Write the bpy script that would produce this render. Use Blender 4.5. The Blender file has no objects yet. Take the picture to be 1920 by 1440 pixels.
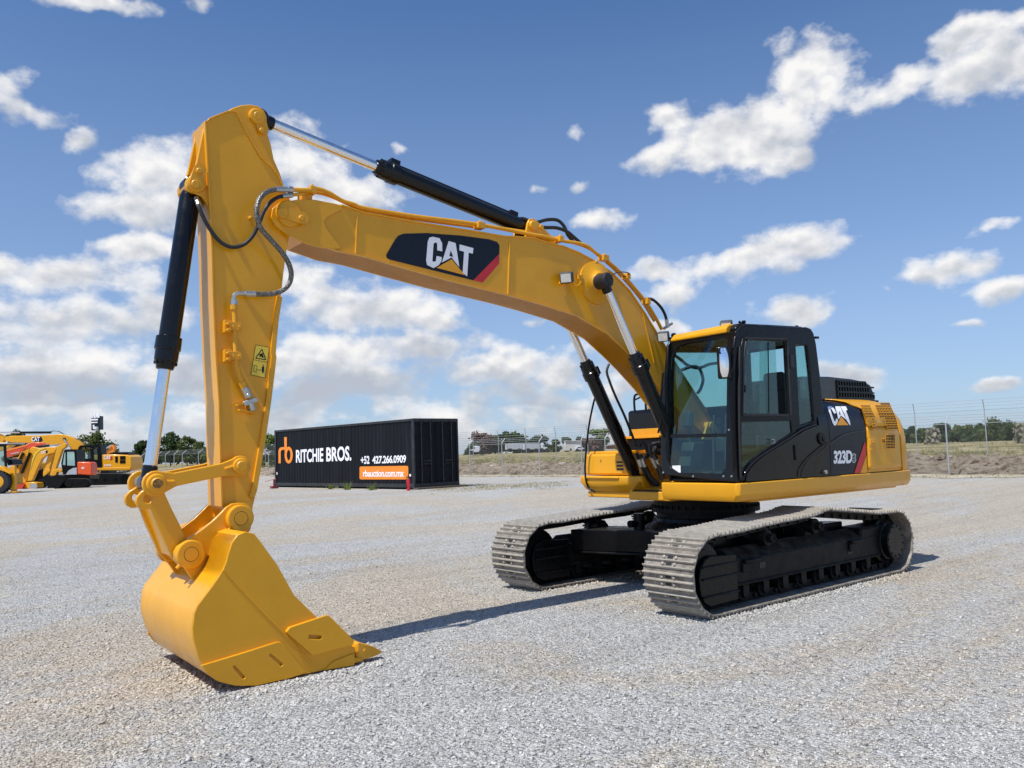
import bpy, bmesh, math, random
import numpy as np
from mathutils import Vector, Matrix, noise
random.seed(7); rng = np.random.default_rng(7)
R = math.radians
scene = bpy.context.scene
COL = scene.collection
# ------------------------------------------------------------------ camera solved from the machine's real dimensions
CAM = dict(x=8.4155, y=6.5419, z=1.6663, yaw=4.02926, pitch=0.084296, roll=-0.032135, f=1520.02)
SWING = -0.021777
YB = -0.074            # centre plane of boom and stick
C0 = np.array([CAM['x'], CAM['y'], CAM['z']])
_fw = np.array([math.cos(CAM['yaw'])*math.cos(CAM['pitch']), math.sin(CAM['yaw'])*math.cos(CAM['pitch']), math.sin(CAM['pitch'])])
_rt = np.array([math.sin(CAM['yaw']), -math.cos(CAM['yaw']), 0.0]); _up = np.cross(_rt, _fw)
RT = _rt*math.cos(CAM['roll']) + _up*math.sin(CAM['roll']); UPV = _up*math.cos(CAM['roll']) - _rt*math.sin(CAM['roll']); FW = _fw
FWH = np.array([math.cos(CAM['yaw']), math.sin(CAM['yaw']), 0.0]); RTH = _rt
def ray(px, py): return FW + RT*(px-960)/CAM['f'] + UPV*(720-py)/CAM['f']
def unsw(v):
    c, s = math.cos(-SWING), math.sin(-SWING); return np.array([c*v[0]-s*v[1], s*v[0]+c*v[1], v[2]])
CU = unsw(C0)
def U(px, py, ax, val):          # photo point -> machine-frame point on the plane axis=val
    d = unsw(ray(px, py)); t = (val-CU[ax])/d[ax]; return tuple(CU+t*d)
def S(px, py, y): return U(px, py, 1, y)
def XZ(px, py, y): p = U(px, py, 1, y); return (p[0], p[2])
def Wp(px, py, ax, val):
    d = ray(px, py); t = (val-C0[ax])/d[ax]; return tuple(C0+t*d)
def PL(px, py, p0, n):           # on a slanted machine-frame plane
    d = unsw(ray(px, py)); p0 = np.array(p0); n = np.array(n); t = np.dot(p0-CU, n)/np.dot(d, n); return tuple(CU+t*d)
def LT(l, t, z=0.0):             # lateral / depth from the camera's foot
    p = C0 + RTH*l + FWH*t; return (p[0], p[1], z)
def DT(px, py, t):               # photo point at horizontal depth t
    d = ray(px, py); k = t/np.dot(d, FWH); return tuple(C0+d*k)
def lt_of(x, y):
    d = np.array([x-C0[0], y-C0[1], 0]); return float(d@RTH), float(d@FWH)
def sst(a, b, x): x = min(1, max(0, (x-a)/(b-a))); return x*x*(3-2*x)
def s_of(l, t): return (t+1.1*l-49)/1.487
def gh(l, t):                    # height of the ground
    s = s_of(l, t); h = 0.25*sst(16, 32, t)
    if s > 0: h += .62*sst(.2, 5.0, s)+.42*sst(4.5, 30, s)
    return h
def G(px, t):                    # ground point under photo column px at depth t
    l = (px-960)/CAM['f']*t; return LT(l, t, gh(l, t))
def zm(ox, oy, k): return lambda x, y: (ox+x/k, oy+y/k)
Z1 = zm(230, 180, 3.6); Z2 = zm(230, 560, 3.6); Z3 = zm(230, 860, 3.2); Z4 = zm(600, 250, 3.6); Z5 = zm(960, 380, 3.6)
Z6 = zm(1060, 580, 3.6); Z7 = zm(1360, 580, 3.6); ZB = zm(0, 770, 7.111); ZC = zm(490, 770, 4.683)
ZF = zm(1220, 590, 7.2); ZS = zm(1370, 590, 7.579); ZT = zm(1370, 740, 7.579); ZR = zm(1530, 690, 6.0); ZG = zm(1080, 740, 6.545)
def ZZ(z, pts, y): return [XZ(*z(*p), y) for p in pts]
# ------------------------------------------------------------------ mesh building
class MB:
    def __init__(s): s.v = []; s.f = []; s.m = []
    def add(s, vs, fs, mi=0):
        b = len(s.v); s.v += [tuple(map(float, p)) for p in vs]; s.f += [tuple(b+i for i in f) for f in fs]; s.m += [mi]*len(fs); return s
    def box(s, x0, x1, y0, y1, z0, z1, mi=0):
        return s.add([(x, y, z) for x in (x0, x1) for y in (y0, y1) for z in (z0, z1)],
                     [(0, 1, 3, 2), (4, 6, 7, 5), (0, 4, 5, 1), (2, 3, 7, 6), (0, 2, 6, 4), (1, 5, 7, 3)], mi)
    def obox(s, c, a, b, d, mi=0):   # centre and three half-axis vectors
        c, a, b, d = map(np.array, (c, a, b, d))
        return s.add([c+i*a+j*b+k*d for i in (-1, 1) for j in (-1, 1) for k in (-1, 1)],
                     [(0, 1, 3, 2), (4, 6, 7, 5), (0, 4, 5, 1), (2, 3, 7, 6), (0, 2, 6, 4), (1, 5, 7, 3)], mi)
    def prism(s, pts, y0, y1, mi=0):  # polygon in (x,z) pushed along y
        n = len(pts); v = [(p[0], y0, p[1]) for p in pts]+[(p[0], y1, p[1]) for p in pts]
        return s.add(v, [tuple(range(n)), tuple(range(2*n-1, n-1, -1))]+[(i, i+n, (i+1) % n+n, (i+1) % n) for i in range(n)], mi)
    def extr(s, pts3, vec, mi=0):
        n = len(pts3); v = [tuple(p) for p in pts3]+[tuple(np.array(p)+np.array(vec)) for p in pts3]
        return s.add(v, [tuple(range(n)), tuple(range(2*n-1, n-1, -1))]+[(i, i+n, (i+1) % n+n, (i+1) % n) for i in range(n)], mi)
    def lathe(s, p0, p1, prof, n=24, mi=0, caps=True):  # prof: (distance from p0 along axis, radius)
        p0 = np.array(p0, float); ax = np.array(p1, float)-p0; ax /= np.linalg.norm(ax)
        u = np.cross(ax, [0, 0, 1.0]) if abs(ax[2]) < .95 else np.cross(ax, [1.0, 0, 0]); u /= np.linalg.norm(u); w = np.cross(ax, u)
        v = []; f = []
        for d, r in prof:
            for i in range(n):
                a = 2*math.pi*i/n; v.append(p0+ax*d+(u*math.cos(a)+w*math.sin(a))*r)
        for k in range(len(prof)-1):
            for i in range(n): f.append((k*n+i, k*n+(i+1) % n, (k+1)*n+(i+1) % n, (k+1)*n+i))
        if caps: f.append(tuple(range(n-1, -1, -1))); f.append(tuple(range((len(prof)-1)*n, len(prof)*n)))
        return s.add(v, f, mi)
    def cyl(s, p0, p1, r, r1=None, n=20, mi=0, ch=0.0):
        L = float(np.linalg.norm(np.array(p1, float)-np.array(p0, float))); r1 = r if r1 is None else r1
        if ch: return s.lathe(p0, p1, [(0, r-ch), (ch, r), (L-ch, r1), (L, r1-ch)], n, mi)
        return s.lathe(p0, p1, [(0, r), (L, r1)], n, mi)
    def tube(s, pts, r, n=8, mi=0, smooth=True, sub=6):
        P = [np.array(p, float) for p in pts]
        if smooth and len(P) > 2:
            Q = []
            for i in range(len(P)-1):
                a = P[max(i-1, 0)]; b = P[i]; c = P[i+1]; d = P[min(i+2, len(P)-1)]
                for k in range(sub):
                    t = k/sub; Q.append(.5*((2*b)+(c-a)*t+(2*a-5*b+4*c-d)*t*t+(3*b-a-3*c+d)*t**3))
            Q.append(P[-1]); P = Q
        v = []; f = []; u = None
        for i, p in enumerate(P):
            t = P[min(i+1, len(P)-1)]-P[max(i-1, 0)]; t = t/(np.linalg.norm(t)+1e-12)
            if u is None: u = np.cross(t, [0, 0, 1.0]) if abs(t[2]) < .9 else np.cross(t, [0, 1.0, 0])
            u = u-t*np.dot(u, t); u /= np.linalg.norm(u); w = np.cross(t, u)
            for k in range(n):
                a = 2*math.pi*k/n; v.append(p+(u*math.cos(a)+w*math.sin(a))*r)
        for i in range(len(P)-1):
            for k in range(n): f.append((i*n+k, i*n+(k+1) % n, (i+1)*n+(k+1) % n, (i+1)*n+k))
        f.append(tuple(range(n-1, -1, -1))); f.append(tuple(range((len(P)-1)*n, len(P)*n)))
        return s.add(v, f, mi)
    def grid(s, fn, nu, nv, mi=0, both=0.0):
        v = [fn(i/nu, j/nv) for i in range(nu+1) for j in range(nv+1)]
        return s.add(v, [(i*(nv+1)+j, (i+1)*(nv+1)+j, (i+1)*(nv+1)+j+1, i*(nv+1)+j+1) for i in range(nu) for j in range(nv)], mi)
    def holed(s, outer, holes, to3, vec, mi=0):   # 2-D outline with holes, mapped by to3, given thickness vec
        bm = bmesh.new(); es = []
        for lp in [outer]+holes:
            vs = [bm.verts.new((p[0], p[1], 0)) for p in lp]
            es += [bm.edges.new((vs[i], vs[(i+1) % len(vs)])) for i in range(len(vs))]
        bmesh.ops.triangle_fill(bm, use_beauty=True, use_dissolve=False, edges=es)
        bm.verts.index_update(); vv = [np.array(to3(v.co.x, v.co.y)) for v in bm.verts]; n = len(vv)
        fs = [tuple(v.index for v in f.verts) for f in bm.faces]
        if not fs: print('HOLED FAIL')
        bd = [tuple(v.index for v in e.verts) for e in bm.edges if len(e.link_faces) == 1]
        bm.free()
        return s.add(vv+[p+np.array(vec) for p in vv], fs+[tuple(i+n for i in reversed(f)) for f in fs]+[(a, b, b+n, a+n) for a, b in bd], mi)
def tag(o, label=None, cat=None, group=None, kind=None):
    if label: o['label'] = label
    if cat: o['category'] = cat
    if group: o['group'] = group
    if kind: o['kind'] = kind
    return o
def obj(name, mb, mat, parent=None, up=False, bevel=0.0, seg=2, smooth=32, fix=True):
    me = bpy.data.meshes.new(name); me.from_pydata(mb.v, [], mb.f)
    mats = mat if isinstance(mat, (list, tuple)) else [mat]
    for m in mats: me.materials.append(m)
    if any(mb.m): me.polygons.foreach_set('material_index', mb.m)
    if fix:
        bm = bmesh.new(); bm.from_mesh(me); bmesh.ops.recalc_face_normals(bm, faces=bm.faces); bm.to_mesh(me); bm.free()
    if smooth:
        me.shade_smooth(); me.set_sharp_from_angle(angle=R(smooth))
    me.update()
    o = bpy.data.objects.new(name, me); COL.objects.link(o)
    if parent is not None:
        o.parent = parent
        if parent.type == 'EMPTY': o.matrix_parent_inverse = Matrix.LocRotScale(parent.location, parent.rotation_euler, None).inverted()
    if up: o.rotation_euler.z = SWING
    if bevel:
        b = o.modifiers.new('bevel', 'BEVEL'); b.width = bevel; b.segments = seg; b.limit_method = 'ANGLE'; b.angle_limit = R(35); b.harden_normals = False
    return o
def empty(name, loc, label, cat, group=None):
    o = bpy.data.objects.new(name, None); COL.objects.link(o); o.location = loc; o.empty_display_size = .3
    return tag(o, label, cat, group)
def copy_tree(o, parent=None):
    c = o.copy(); COL.objects.link(c)
    if parent is not None: c.parent = parent
    for ch in list(o.children): copy_tree(ch, c)
    return c
def text2d(s, size, off=0.0, xs=1.0, space=1.0):      # lettering as flat polygons: (verts2d, faces)
    cu = bpy.data.curves.new('lettering', 'FONT'); cu.body = s; cu.size = size; cu.offset = off; cu.space_character = space; cu.resolution_u = 4
    ob = bpy.data.objects.new('lettering', cu); COL.objects.link(ob)
    dg = bpy.context.evaluated_depsgraph_get(); dg.update()
    me = bpy.data.meshes.new_from_object(ob.evaluated_get(dg))
    v = [(p.co.x*xs, p.co.y) for p in me.vertices]; f = [tuple(q.vertices) for q in me.polygons]
    bpy.data.objects.remove(ob); bpy.data.meshes.remove(me); bpy.data.curves.remove(cu)
    return v, f
def put2d(mb, vf, org, rt, up, mi=0, shear=0.0):
    org, rt, up = map(lambda a: np.array(a, float), (org, rt, up))
    return mb.add([org+rt*(x+shear*y)+up*y for x, y in vf[0]], vf[1], mi)
def fit2d(vf, w, h):
    xs = [p[0] for p in vf[0]]; ys = [p[1] for p in vf[0]]; x0, x1, y0, y1 = min(xs), max(xs), min(ys), max(ys)
    return [((x-x0)/(x1-x0)*w, (y-y0)/(y1-y0)*h) for x, y in vf[0]], vf[1]
# ------------------------------------------------------------------ materials
def newmat(name):
    m = bpy.data.materials.new(name); m.use_nodes = True; nt = m.node_tree; return m, nt, nt.nodes['Principled BSDF']
def N(nt, t, **k):
    n = nt.nodes.new(t)
    for a, b in k.items():
        if a == 'inp':
            for i, v in b.items(): n.inputs[i].default_value = v
        else: setattr(n, a, b)
    return n
def L(nt, a, b): nt.links.new(a, b)
def ramp(nt, fac, stops, interp='LINEAR'):
    n = N(nt, 'ShaderNodeValToRGB'); n.color_ramp.interpolation = interp; e = n.color_ramp.elements
    while len(e) < len(stops): e.new(.5)
    for i, (p, c) in enumerate(stops): e[i].position = p; e[i].color = (*c, 1) if len(c) == 3 else c
    L(nt, fac, n.inputs[0]); return n
def noise_tex(nt, scale, detail=4, rough=.55, vec=None, dist=0.0):
    n = N(nt, 'ShaderNodeTexNoise', inp={'Scale': scale, 'Detail': detail, 'Roughness': rough, 'Distortion': dist})
    if vec is not None: L(nt, vec, n.inputs['Vector'])
    return n
def objco(nt): return N(nt, 'ShaderNodeTexCoord').outputs['Object']
def geopos(nt): return N(nt, 'ShaderNodeNewGeometry').outputs['Position']
def paint(name, col, rough=.35, metal=0.0, coat=0.3, var=.12, dust=0.0, dustcol=(.32, .27, .2), peel=.06, scale=3.0, spec=.5):
    m, nt, b = newmat(name); co = objco(nt)
    n1 = noise_tex(nt, scale, 5, .6, co); lo = tuple(c*(1-var) for c in col); hi = tuple(min(1, c*(1+var*.6)) for c in col)
    r1 = ramp(nt, n1.outputs[0], [(.3, lo), (.7, hi)]); out = r1.outputs[0]
    rr = ramp(nt, noise_tex(nt, scale*2.7, 6, .65, co).outputs[0], [(.3, (max(0, rough-.08),)*3), (.75, (min(1, rough+.14),)*3)])
    if dust:
        n2 = noise_tex(nt, 7, 8, .7, co); geo = N(nt, 'ShaderNodeNewGeometry'); sp = N(nt, 'ShaderNodeSeparateXYZ'); L(nt, geo.outputs['True Normal'], sp.inputs[0])
        mm = N(nt, 'ShaderNodeMath', operation='MULTIPLY_ADD', inp={1: .34, 2: .06}); L(nt, sp.outputs[2], mm.inputs[0])
        aa = N(nt, 'ShaderNodeMath', operation='ADD'); L(nt, mm.outputs[0], aa.inputs[0]); L(nt, n2.outputs[0], aa.inputs[1])
        k = ramp(nt, aa.outputs[0], [(.70, (0, 0, 0)), (1.0, (dust,)*3)])
        mx = N(nt, 'ShaderNodeMix', data_type='RGBA'); L(nt, k.outputs[0], mx.inputs[0]); L(nt, out, mx.inputs[6]); mx.inputs[7].default_value = (*dustcol, 1); out = mx.outputs[2]
    L(nt, out, b.inputs['Base Color']); L(nt, rr.outputs[0], b.inputs['Roughness'])
    b.inputs['Metallic'].default_value = metal; b.inputs['Coat Weight'].default_value = coat; b.inputs['Coat Roughness'].default_value = .12
    b.inputs['Specular IOR Level'].default_value = spec
    if peel:
        bp = N(nt, 'ShaderNodeBump', inp={'Strength': peel, 'Distance': .004}); nn = noise_tex(nt, 26, 4, .6, co)
        L(nt, nn.outputs[0], bp.inputs['Height']); L(nt, bp.outputs[0], b.inputs['Normal'])
    return m
M = {}
M['yel'] = paint('yellow_paint', (.80, .37, .006), .34, var=.06, coat=.30, dust=.05, dustcol=(.62, .42, .2), peel=.08, spec=.4)
M['yel2'] = paint('yellow_paint_satin', (.77, .355, .010), .45, var=.10, coat=.05, dust=.08, dustcol=(.55, .4, .2))
M['blk'] = paint('black_gloss_paint', (.005, .0055, .0065), .20, var=.15, coat=.10, spec=.32, dust=.06, dustcol=(.12, .11, .1), peel=.012)
M['blk2'] = paint('black_satin_paint', (.0035, .004, .005), .28, var=.15, coat=.02, dust=.30, spec=.22, dustcol=(.11, .10, .085), peel=.02)
M['blkdust'] = paint('dusty_black_frame', (.006, .006, .007), .5, var=.4, coat=0, dust=.7, dustcol=(.10, .09, .07), peel=.15, spec=.18)
M['rubber'] = paint('rubber_hose', (.018, .018, .019), .55, var=.3, coat=0, peel=.2, scale=12)
M['navy'] = paint('decal_black', (.007, .010, .018), .30, var=.1, coat=.05, spec=.3, peel=.02)
M['white'] = paint('decal_white', (.90, .90, .93), .4, var=.04, coat=0, peel=0)
M['red'] = paint('decal_red', (.62, .02, .025), .4, var=.06, coat=.1, peel=0)
M['hood'] = paint('hood_plastic', (.022, .022, .022), .28, var=.1, coat=.2, peel=0)
M['tri'] = paint('decal_orange_yellow', (.86, .36, .005), .4, var=.03, coat=.1, peel=0)
M['grey'] = paint('grey_plastic', (.06, .063, .066), .6, var=.2, coat=0, peel=.2)
M['seat'] = paint('seat_fabric', (.035, .04, .045), .85, var=.3, coat=0, peel=.5, scale=20)
M['steel'] = paint('zinc_steel', (.55, .54, .50), .35, metal=.9, var=.15, coat=0, peel=.1, scale=15)
M['chrome'] = paint('chrome_rod', (.86, .87, .88), .20, metal=1.0, var=.0, coat=0, peel=0)
M['lamp'] = paint('lamp_lens', (.75, .73, .68), .15, var=.2, coat=.5, peel=0, scale=30)
M['mirror'] = paint('mirror_glass', (.9, .9, .92), .02, metal=1.0, var=.01, coat=0, peel=0)
M['paper'] = paint('white_sticker', (.78, .78, .76), .6, var=.06, coat=0, peel=0, scale=30)
M['warn'] = paint('warning_yellow', (.85, .62, .06), .45, var=.05, coat=0, peel=0)
M['orange'] = paint('orange_paint', (.88, .26, .02), .45, var=.06, coat=0, peel=0)
def mat_braid():
    m, nt, b = newmat('braided_hose'); co = objco(nt)
    v = N(nt, 'ShaderNodeTexVoronoi', inp={'Scale': 110.0}); L(nt, co, v.inputs['Vector'])
    r = ramp(nt, v.outputs[0], [(.1, (.45, .43, .38)), (.6, (.10, .095, .085))]); L(nt, r.outputs[0], b.inputs['Base Color'])
    b.inputs['Metallic'].default_value = .6; b.inputs['Roughness'].default_value = .42
    bp = N(nt, 'ShaderNodeBump', inp={'Strength': .6, 'Distance': .004}); bp.invert = True; L(nt, v.outputs[0], bp.inputs['Height']); L(nt, bp.outputs[0], b.inputs['Normal'])
    return m
M['braid'] = mat_braid()
def mat_shoe():
    m, nt, b = newmat('worn_track_steel'); co = objco(nt); gp = geopos(nt)
    n1 = noise_tex(nt, 9, 8, .7, gp); n2 = noise_tex(nt, 55, 5, .7, gp)
    r1 = ramp(nt, n1.outputs[0], [(.28, (.10, .088, .075)), (.42, (.24, .21, .18)), (.56, (.36, .325, .28)), (.74, (.54, .50, .44))])
    r2 = ramp(nt, n2.outputs[0], [(.3, (.55, .5, .45)), (.6, (1, 1, 1))])
    mx = N(nt, 'ShaderNodeMix', data_type='RGBA', blend_type='MULTIPLY', inp={0: .7}); L(nt, r1.outputs[0], mx.inputs[6]); L(nt, r2.outputs[0], mx.inputs[7])
    L(nt, mx.outputs[2], b.inputs['Base Color']); b.inputs['Metallic'].default_value = .25
    rr = ramp(nt, n1.outputs[0], [(.3, (.75,)*3), (.75, (.45,)*3)]); L(nt, rr.outputs[0], b.inputs['Roughness'])
    bp = N(nt, 'ShaderNodeBump', inp={'Strength': .5, 'Distance': .006}); L(nt, n2.outputs[0], bp.inputs['Height']); L(nt, bp.outputs[0], b.inputs['Normal'])
    return m
M['grease'] = paint('greasy_pin_face', (.30, .15, .02), .35, var=.95, coat=.2, peel=.2, scale=45); M['shoe'] = mat_shoe(); M['grouser'] = paint('polished_sunlit_grouser', (.40, .365, .31), .5, metal=.2, coat=0, var=.28, peel=.3, scale=14)  # grouser: polished wear, coloured lighter to carry the sunlit highlight on the bars
def mat_glass(name, tint, gl=.06, shade=.0):
    m, nt, b = newmat(name); nt.nodes.remove(b); out = nt.nodes['Material Output']
    tr = N(nt, 'ShaderNodeBsdfTransparent', inp={0: (*tint, 1)}); gs = N(nt, 'ShaderNodeBsdfGlossy', inp={0: (.9, .95, .95, 1), 1: .02})
    g = N(nt, 'ShaderNodeNewGeometry'); dt = N(nt, 'ShaderNodeVectorMath', operation='DOT_PRODUCT'); L(nt, g.outputs['Incoming'], dt.inputs[0]); L(nt, g.outputs['Normal'], dt.inputs[1])
    ab = N(nt, 'ShaderNodeMath', operation='ABSOLUTE'); L(nt, dt.outputs['Value'], ab.inputs[0]); om = N(nt, 'ShaderNodeMath', operation='SUBTRACT', inp={0: 1.0}); L(nt, ab.outputs[0], om.inputs[1])
    pw = N(nt, 'ShaderNodeMath', operation='POWER', inp={1: 5.0}); L(nt, om.outputs[0], pw.inputs[0]); fr = N(nt, 'ShaderNodeMath', operation='MULTIPLY_ADD', inp={1: .9, 2: gl}); L(nt, pw.outputs[0], fr.inputs[0]); mx = N(nt, 'ShaderNodeMixShader')
    L(nt, fr.outputs[0], mx.inputs[0]); L(nt, tr.outputs[0], mx.inputs[1]); L(nt, gs.outputs[0], mx.inputs[2]); L(nt, mx.outputs[0], out.inputs[0])
    return m
M['glass'] = mat_glass('tinted_cab_glass', (.70, .84, .80), .06); M['glass2'] = mat_glass('clear_pane', (.84, .95, .92), .03)
# unit logo (height 1) : letters, hole, triangle
LOGO_W = [[(.10, 1), (.32, 1), (.42, .88), (.42, .62), (.28, .62), (.28, .82), (.25, .86), (.18, .86), (.15, .82), (.15, .20), (.18, .15), (.25, .15), (.28, .20), (.28, .34), (.41, .38), (.42, .26), (.27, 0), (.10, 0), (0, .12), (0, .88)],
          [(.55, 1), (.77, 1), (.98, .10), (.66, .52), (.39, .22)],
          [(.83, 1), (1.40, 1), (1.40, .83), (1.22, .83), (1.22, -.02), (1.18, -.02), (1.04, .16), (1.04, .83), (.87, .83)]]
LOGO_K = [[(.66, .84), (.71, .62), (.61, .60)]]
LOGO_T = [[(.66, .43), (1.10, 0), (.33, 0)]]
# =================================================================== the tracked excavator
EX = empty('tracked_excavator', (0, 0, 0), 'big yellow excavator with black cab, its bucket resting on the gravel in front', 'excavator')
# ---- undercarriage (machine does not swing with it)
TW, TS = 1.559, .626; TC = TW-TS/2
def track_path():
    pts = []
    for i in range(40): pts.append((-1.83+i/40*3.67, .034))
    for i in range(25): a = -math.pi/2+math.pi*i/25; pts.append((1.845+.376*math.cos(a), .41+.376*math.sin(a)))
    top = [(1.845, .786), (1.39, .800), (.82, .832), (.2, .850), (-.05, .872), (-.24, .898), (-.42, .880), (-1.04, .815), (-1.4, .775), (-1.83, .762)]
    P = [np.array(p) for p in top]
    for i in range(len(P)-1):
        a, b, c, d = P[max(i-1, 0)], P[i], P[i+1], P[min(i+2, len(P)-1)]
        for k in range(6):
            t = k/6; q = .5*((2*b)+(c-a)*t+(2*a-5*b+4*c-d)*t*t+(3*b-a-3*c+d)*t**3); pts.append((q[0], q[1]))
    for i in range(25): a = math.pi/2+math.pi*i/25; pts.append((-1.83+.364*math.cos(a), .398+.364*math.sin(a)))
    P = np.array(pts+[pts[0]]); seg = np.linalg.norm(np.diff(P, axis=0), axis=1); cum = np.concatenate([[0], np.cumsum(seg)]); n = round(cum[-1]/.19)
    out = []
    for k in range(n):
        d = cum[-1]*(k+.35)/n; j = np.searchsorted(cum, d)-1; t = (d-cum[j])/seg[j]; c = P[j]+(P[j+1]-P[j])*t
        q0 = np.array([np.interp(d-.09, cum, P[:, i]) for i in (0, 1)]); q1 = np.array([np.interp(d+.09, cum, P[:, i]) for i in (0, 1)])
        tg = (q1-q0)/np.linalg.norm(q1-q0); out.append((c, tg))
    return out
PATH = track_path()
def shoe_mesh():
    m = MB(); h = TS/2
    m.prism([(-.094, -.006), (.088, -.006), (.100, -.012), (.102, -.002), (.092, .006), (-.094, .006)], -h, h)
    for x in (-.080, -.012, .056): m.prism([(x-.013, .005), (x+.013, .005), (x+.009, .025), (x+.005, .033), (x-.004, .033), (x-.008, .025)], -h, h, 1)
    for x in (-.045, .023):
        for y in (-.075, .075): m.lathe((x, y, .004), (x, y, .022), [(0, .018), (.014, .017), (.020, .009)], 8, 1)
        m.box(x-.013, x+.013, -.035, .035, .004, .0085, 2)
    return m
shoe_o = None
for sd in (1, -1):
    m = MB(); yc = TC*sd
    for (c, tg) in PATH:                       # chain links inside the shoes
        nrm = np.array([tg[1], -tg[0]])        # outward
        for yy in (-.085, .085):
            ct = c-nrm*.052; m.obox((ct[0], yc+yy, ct[1]), (tg[0]*.098, 0, tg[1]*.098), (0, .02, 0), (nrm[0]*.038, 0, nrm[1]*.038))
        pc = c-nrm*.06+tg*.09; m.cyl((pc[0], yc-.125, pc[1]), (pc[0], yc+.125, pc[1]), .024, n=8)
    ch = obj('track_chain', m, M['blkdust'], EX, bevel=0)
    for k, (c, tg) in enumerate(PATH):
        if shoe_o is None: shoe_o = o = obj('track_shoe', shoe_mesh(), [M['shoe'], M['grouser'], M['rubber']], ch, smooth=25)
        else: o = shoe_o.copy(); COL.objects.link(o); o.parent = ch
        nrm = np.array([tg[1], -tg[0]])
        X = Vector((tg[0], 0, tg[1])); Z = Vector((nrm[0], 0, nrm[1])); Y = Z.cross(X)
        jit = math.radians(random.uniform(-1.2, 1.2))
        o.matrix_local = Matrix(((X.x, Y.x, Z.x, c[0]), (X.y, Y.y, Z.y, yc), (X.z, Y.z, Z.z, c[1]), (0, 0, 0, 1))) @ Matrix.Rotation(jit, 4, 'Y')
    # frame
    def yy(a): return yc+a*sd
    m = MB()
    prof = [(.175, .25), (.175, .495), (.03, .60), (-.03, .60), (-.175, .495), (-.175, .25)]
    vs = []
    for x in (1.42, -1.62): vs += [(x, yy(a), z) for a, z in prof]
    n = 6; m.add(vs, [tuple(range(n)), tuple(range(2*n-1, n-1, -1))]+[(i, i+n, (i+1) % n+n, (i+1) % n) for i in range(n)])
    m.box(-1.58, 1.40, min(yy(.17), yy(.198)), max(yy(.17), yy(.198)), .235, .262)                 # lower ledge
    m.box(-1.58, 1.40, min(yy(-.17), yy(-.198)), max(yy(-.17), yy(-.198)), .235, .262)
    for x in (1.15, -.98): m.box(x-.17, x+.12, min(yy(.17), yy(.225)), max(yy(.17), yy(.225)), .455, .49); m.box(x-.02, x+.14, min(yy(.17), yy(.20)), max(yy(.17), yy(.20)), .36, .455)
    fr = obj('track_frame', m, M['blkdust'], EX, bevel=.012)
    m = MB()
    for x0 in (.62, -.55, ): m.obox((x0, yy(.06), .57), (.14, 0, -.01), (0, .09, -.055*sd), (0, .003, .004))
    for x, z in ((.92, .40), (-.88, .36)): m.box(x-.055, x+.055, min(yy(.176), yy(.179)), max(yy(.176), yy(.179)), z-.032, z+.032)
    obj('frame_opening', m, M['rubber'], fr)
    m = MB()                                   # idler guard with horizontal ribs
    for s2 in (.175, -.205):
        a, b = min(yy(s2), yy(s2+.03)), max(yy(s2), yy(s2+.03))
        m.prism([(1.40, .11), (1.86, .10), (1.95, .15), (2.00, .25), (2.01, .38), (1.98, .48), (1.91, .555), (1.82, .585), (1.40, .56)], a, b)
        for z in (.20, .37, .485): m.box(1.40, 1.97, a-.02, b+.02, z-.010, z+.010)
    m.box(1.36, 1.92, min(yy(.16), yy(-.16)), max(yy(.16), yy(-.16)), .22, .50)
    obj('idler_guard', m, M['blk2'], fr, bevel=.008)
    m = MB(); m.lathe((1.845, yc-.16, .41), (1.845, yc+.16, .41), [(0, .24), (.06, .24), (.07, .315), (.12, .315), (.13, .29), (.19, .29), (.20, .315), (.25, .315), (.26, .24), (.32, .24)], 32)
    obj('idler', m, M['blk2'], fr)
    for x in (1.22, .86, .50, .14, -.22, -.58, -.94, -1.30):
        m = MB(); m.lathe((x, yc-.17, .155), (x, yc+.17, .155), [(0, .05), (.03, .06), (.035, .095), (.09, .095), (.1, .075), (.24, .075), (.25, .095), (.305, .095), (.31, .06), (.34, .05)], 18)
        m.box(x-.05, x+.05, yc-.175, yc-.15, .13, .25); m.box(x-.05, x+.05, yc+.15, yc+.175, .13, .25)
        obj('track_roller', m, M['blkdust'], fr)
    for x in (.72, -.24):
        m = MB(); zt = .66 if x > 0 else .71
        m.lathe((x, yc-.15, zt), (x, yc+.19, zt), [(0, .05), (.02, .085), (.10, .085), (.11, .06), (.19, .06), (.20, .085), (.28, .085), (.29, .05), (.34, .045)], 18)
        for k in range(6): a = k*math.pi/3; m.box(x+.04*math.cos(a)-.012, x+.04*math.cos(a)+.012, yy(.17) if sd > 0 else yy(.2), yy(.2) if sd > 0 else yy(.17), zt+.04*math.sin(a)-.012, zt+.04*math.sin(a)+.012)
        m.box(x-.06, x+.06, yc-.1, yc+.02, .56, zt)
        obj('carrier_roller', m, M['blkdust'], fr)
    m = MB(); cx, cz = -1.83, .40
    teeth = []
    for k in range(42):
        a = 2*math.pi*k/42; r = .335 if k % 2 else .285; teeth.append((cx+r*math.cos(a), cz+r*math.sin(a)))
    m.prism(teeth, yc-.03, yc+.03); obj('sprocket', m, M['blkdust'], fr)
    m = MB(); m.lathe((cx, yy(-.22), cz), (cx, yy(.3), cz), [(0, .2), (.18, .24), (.24, .275), (.33, .275), (.34, .245), (.40, .235), (.41, .215), (.485, .215), (.495, .20)], 40)
    for k in range(12):
        a = 2*math.pi*k/12+.2; c = (cx+.185*math.cos(a), yy(.27), cz+.185*math.sin(a)); m.cyl(c, (c[0], yy(.285), c[2]), .012, n=6)
    obj('final_drive', m, M['blk2'], fr)
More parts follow.
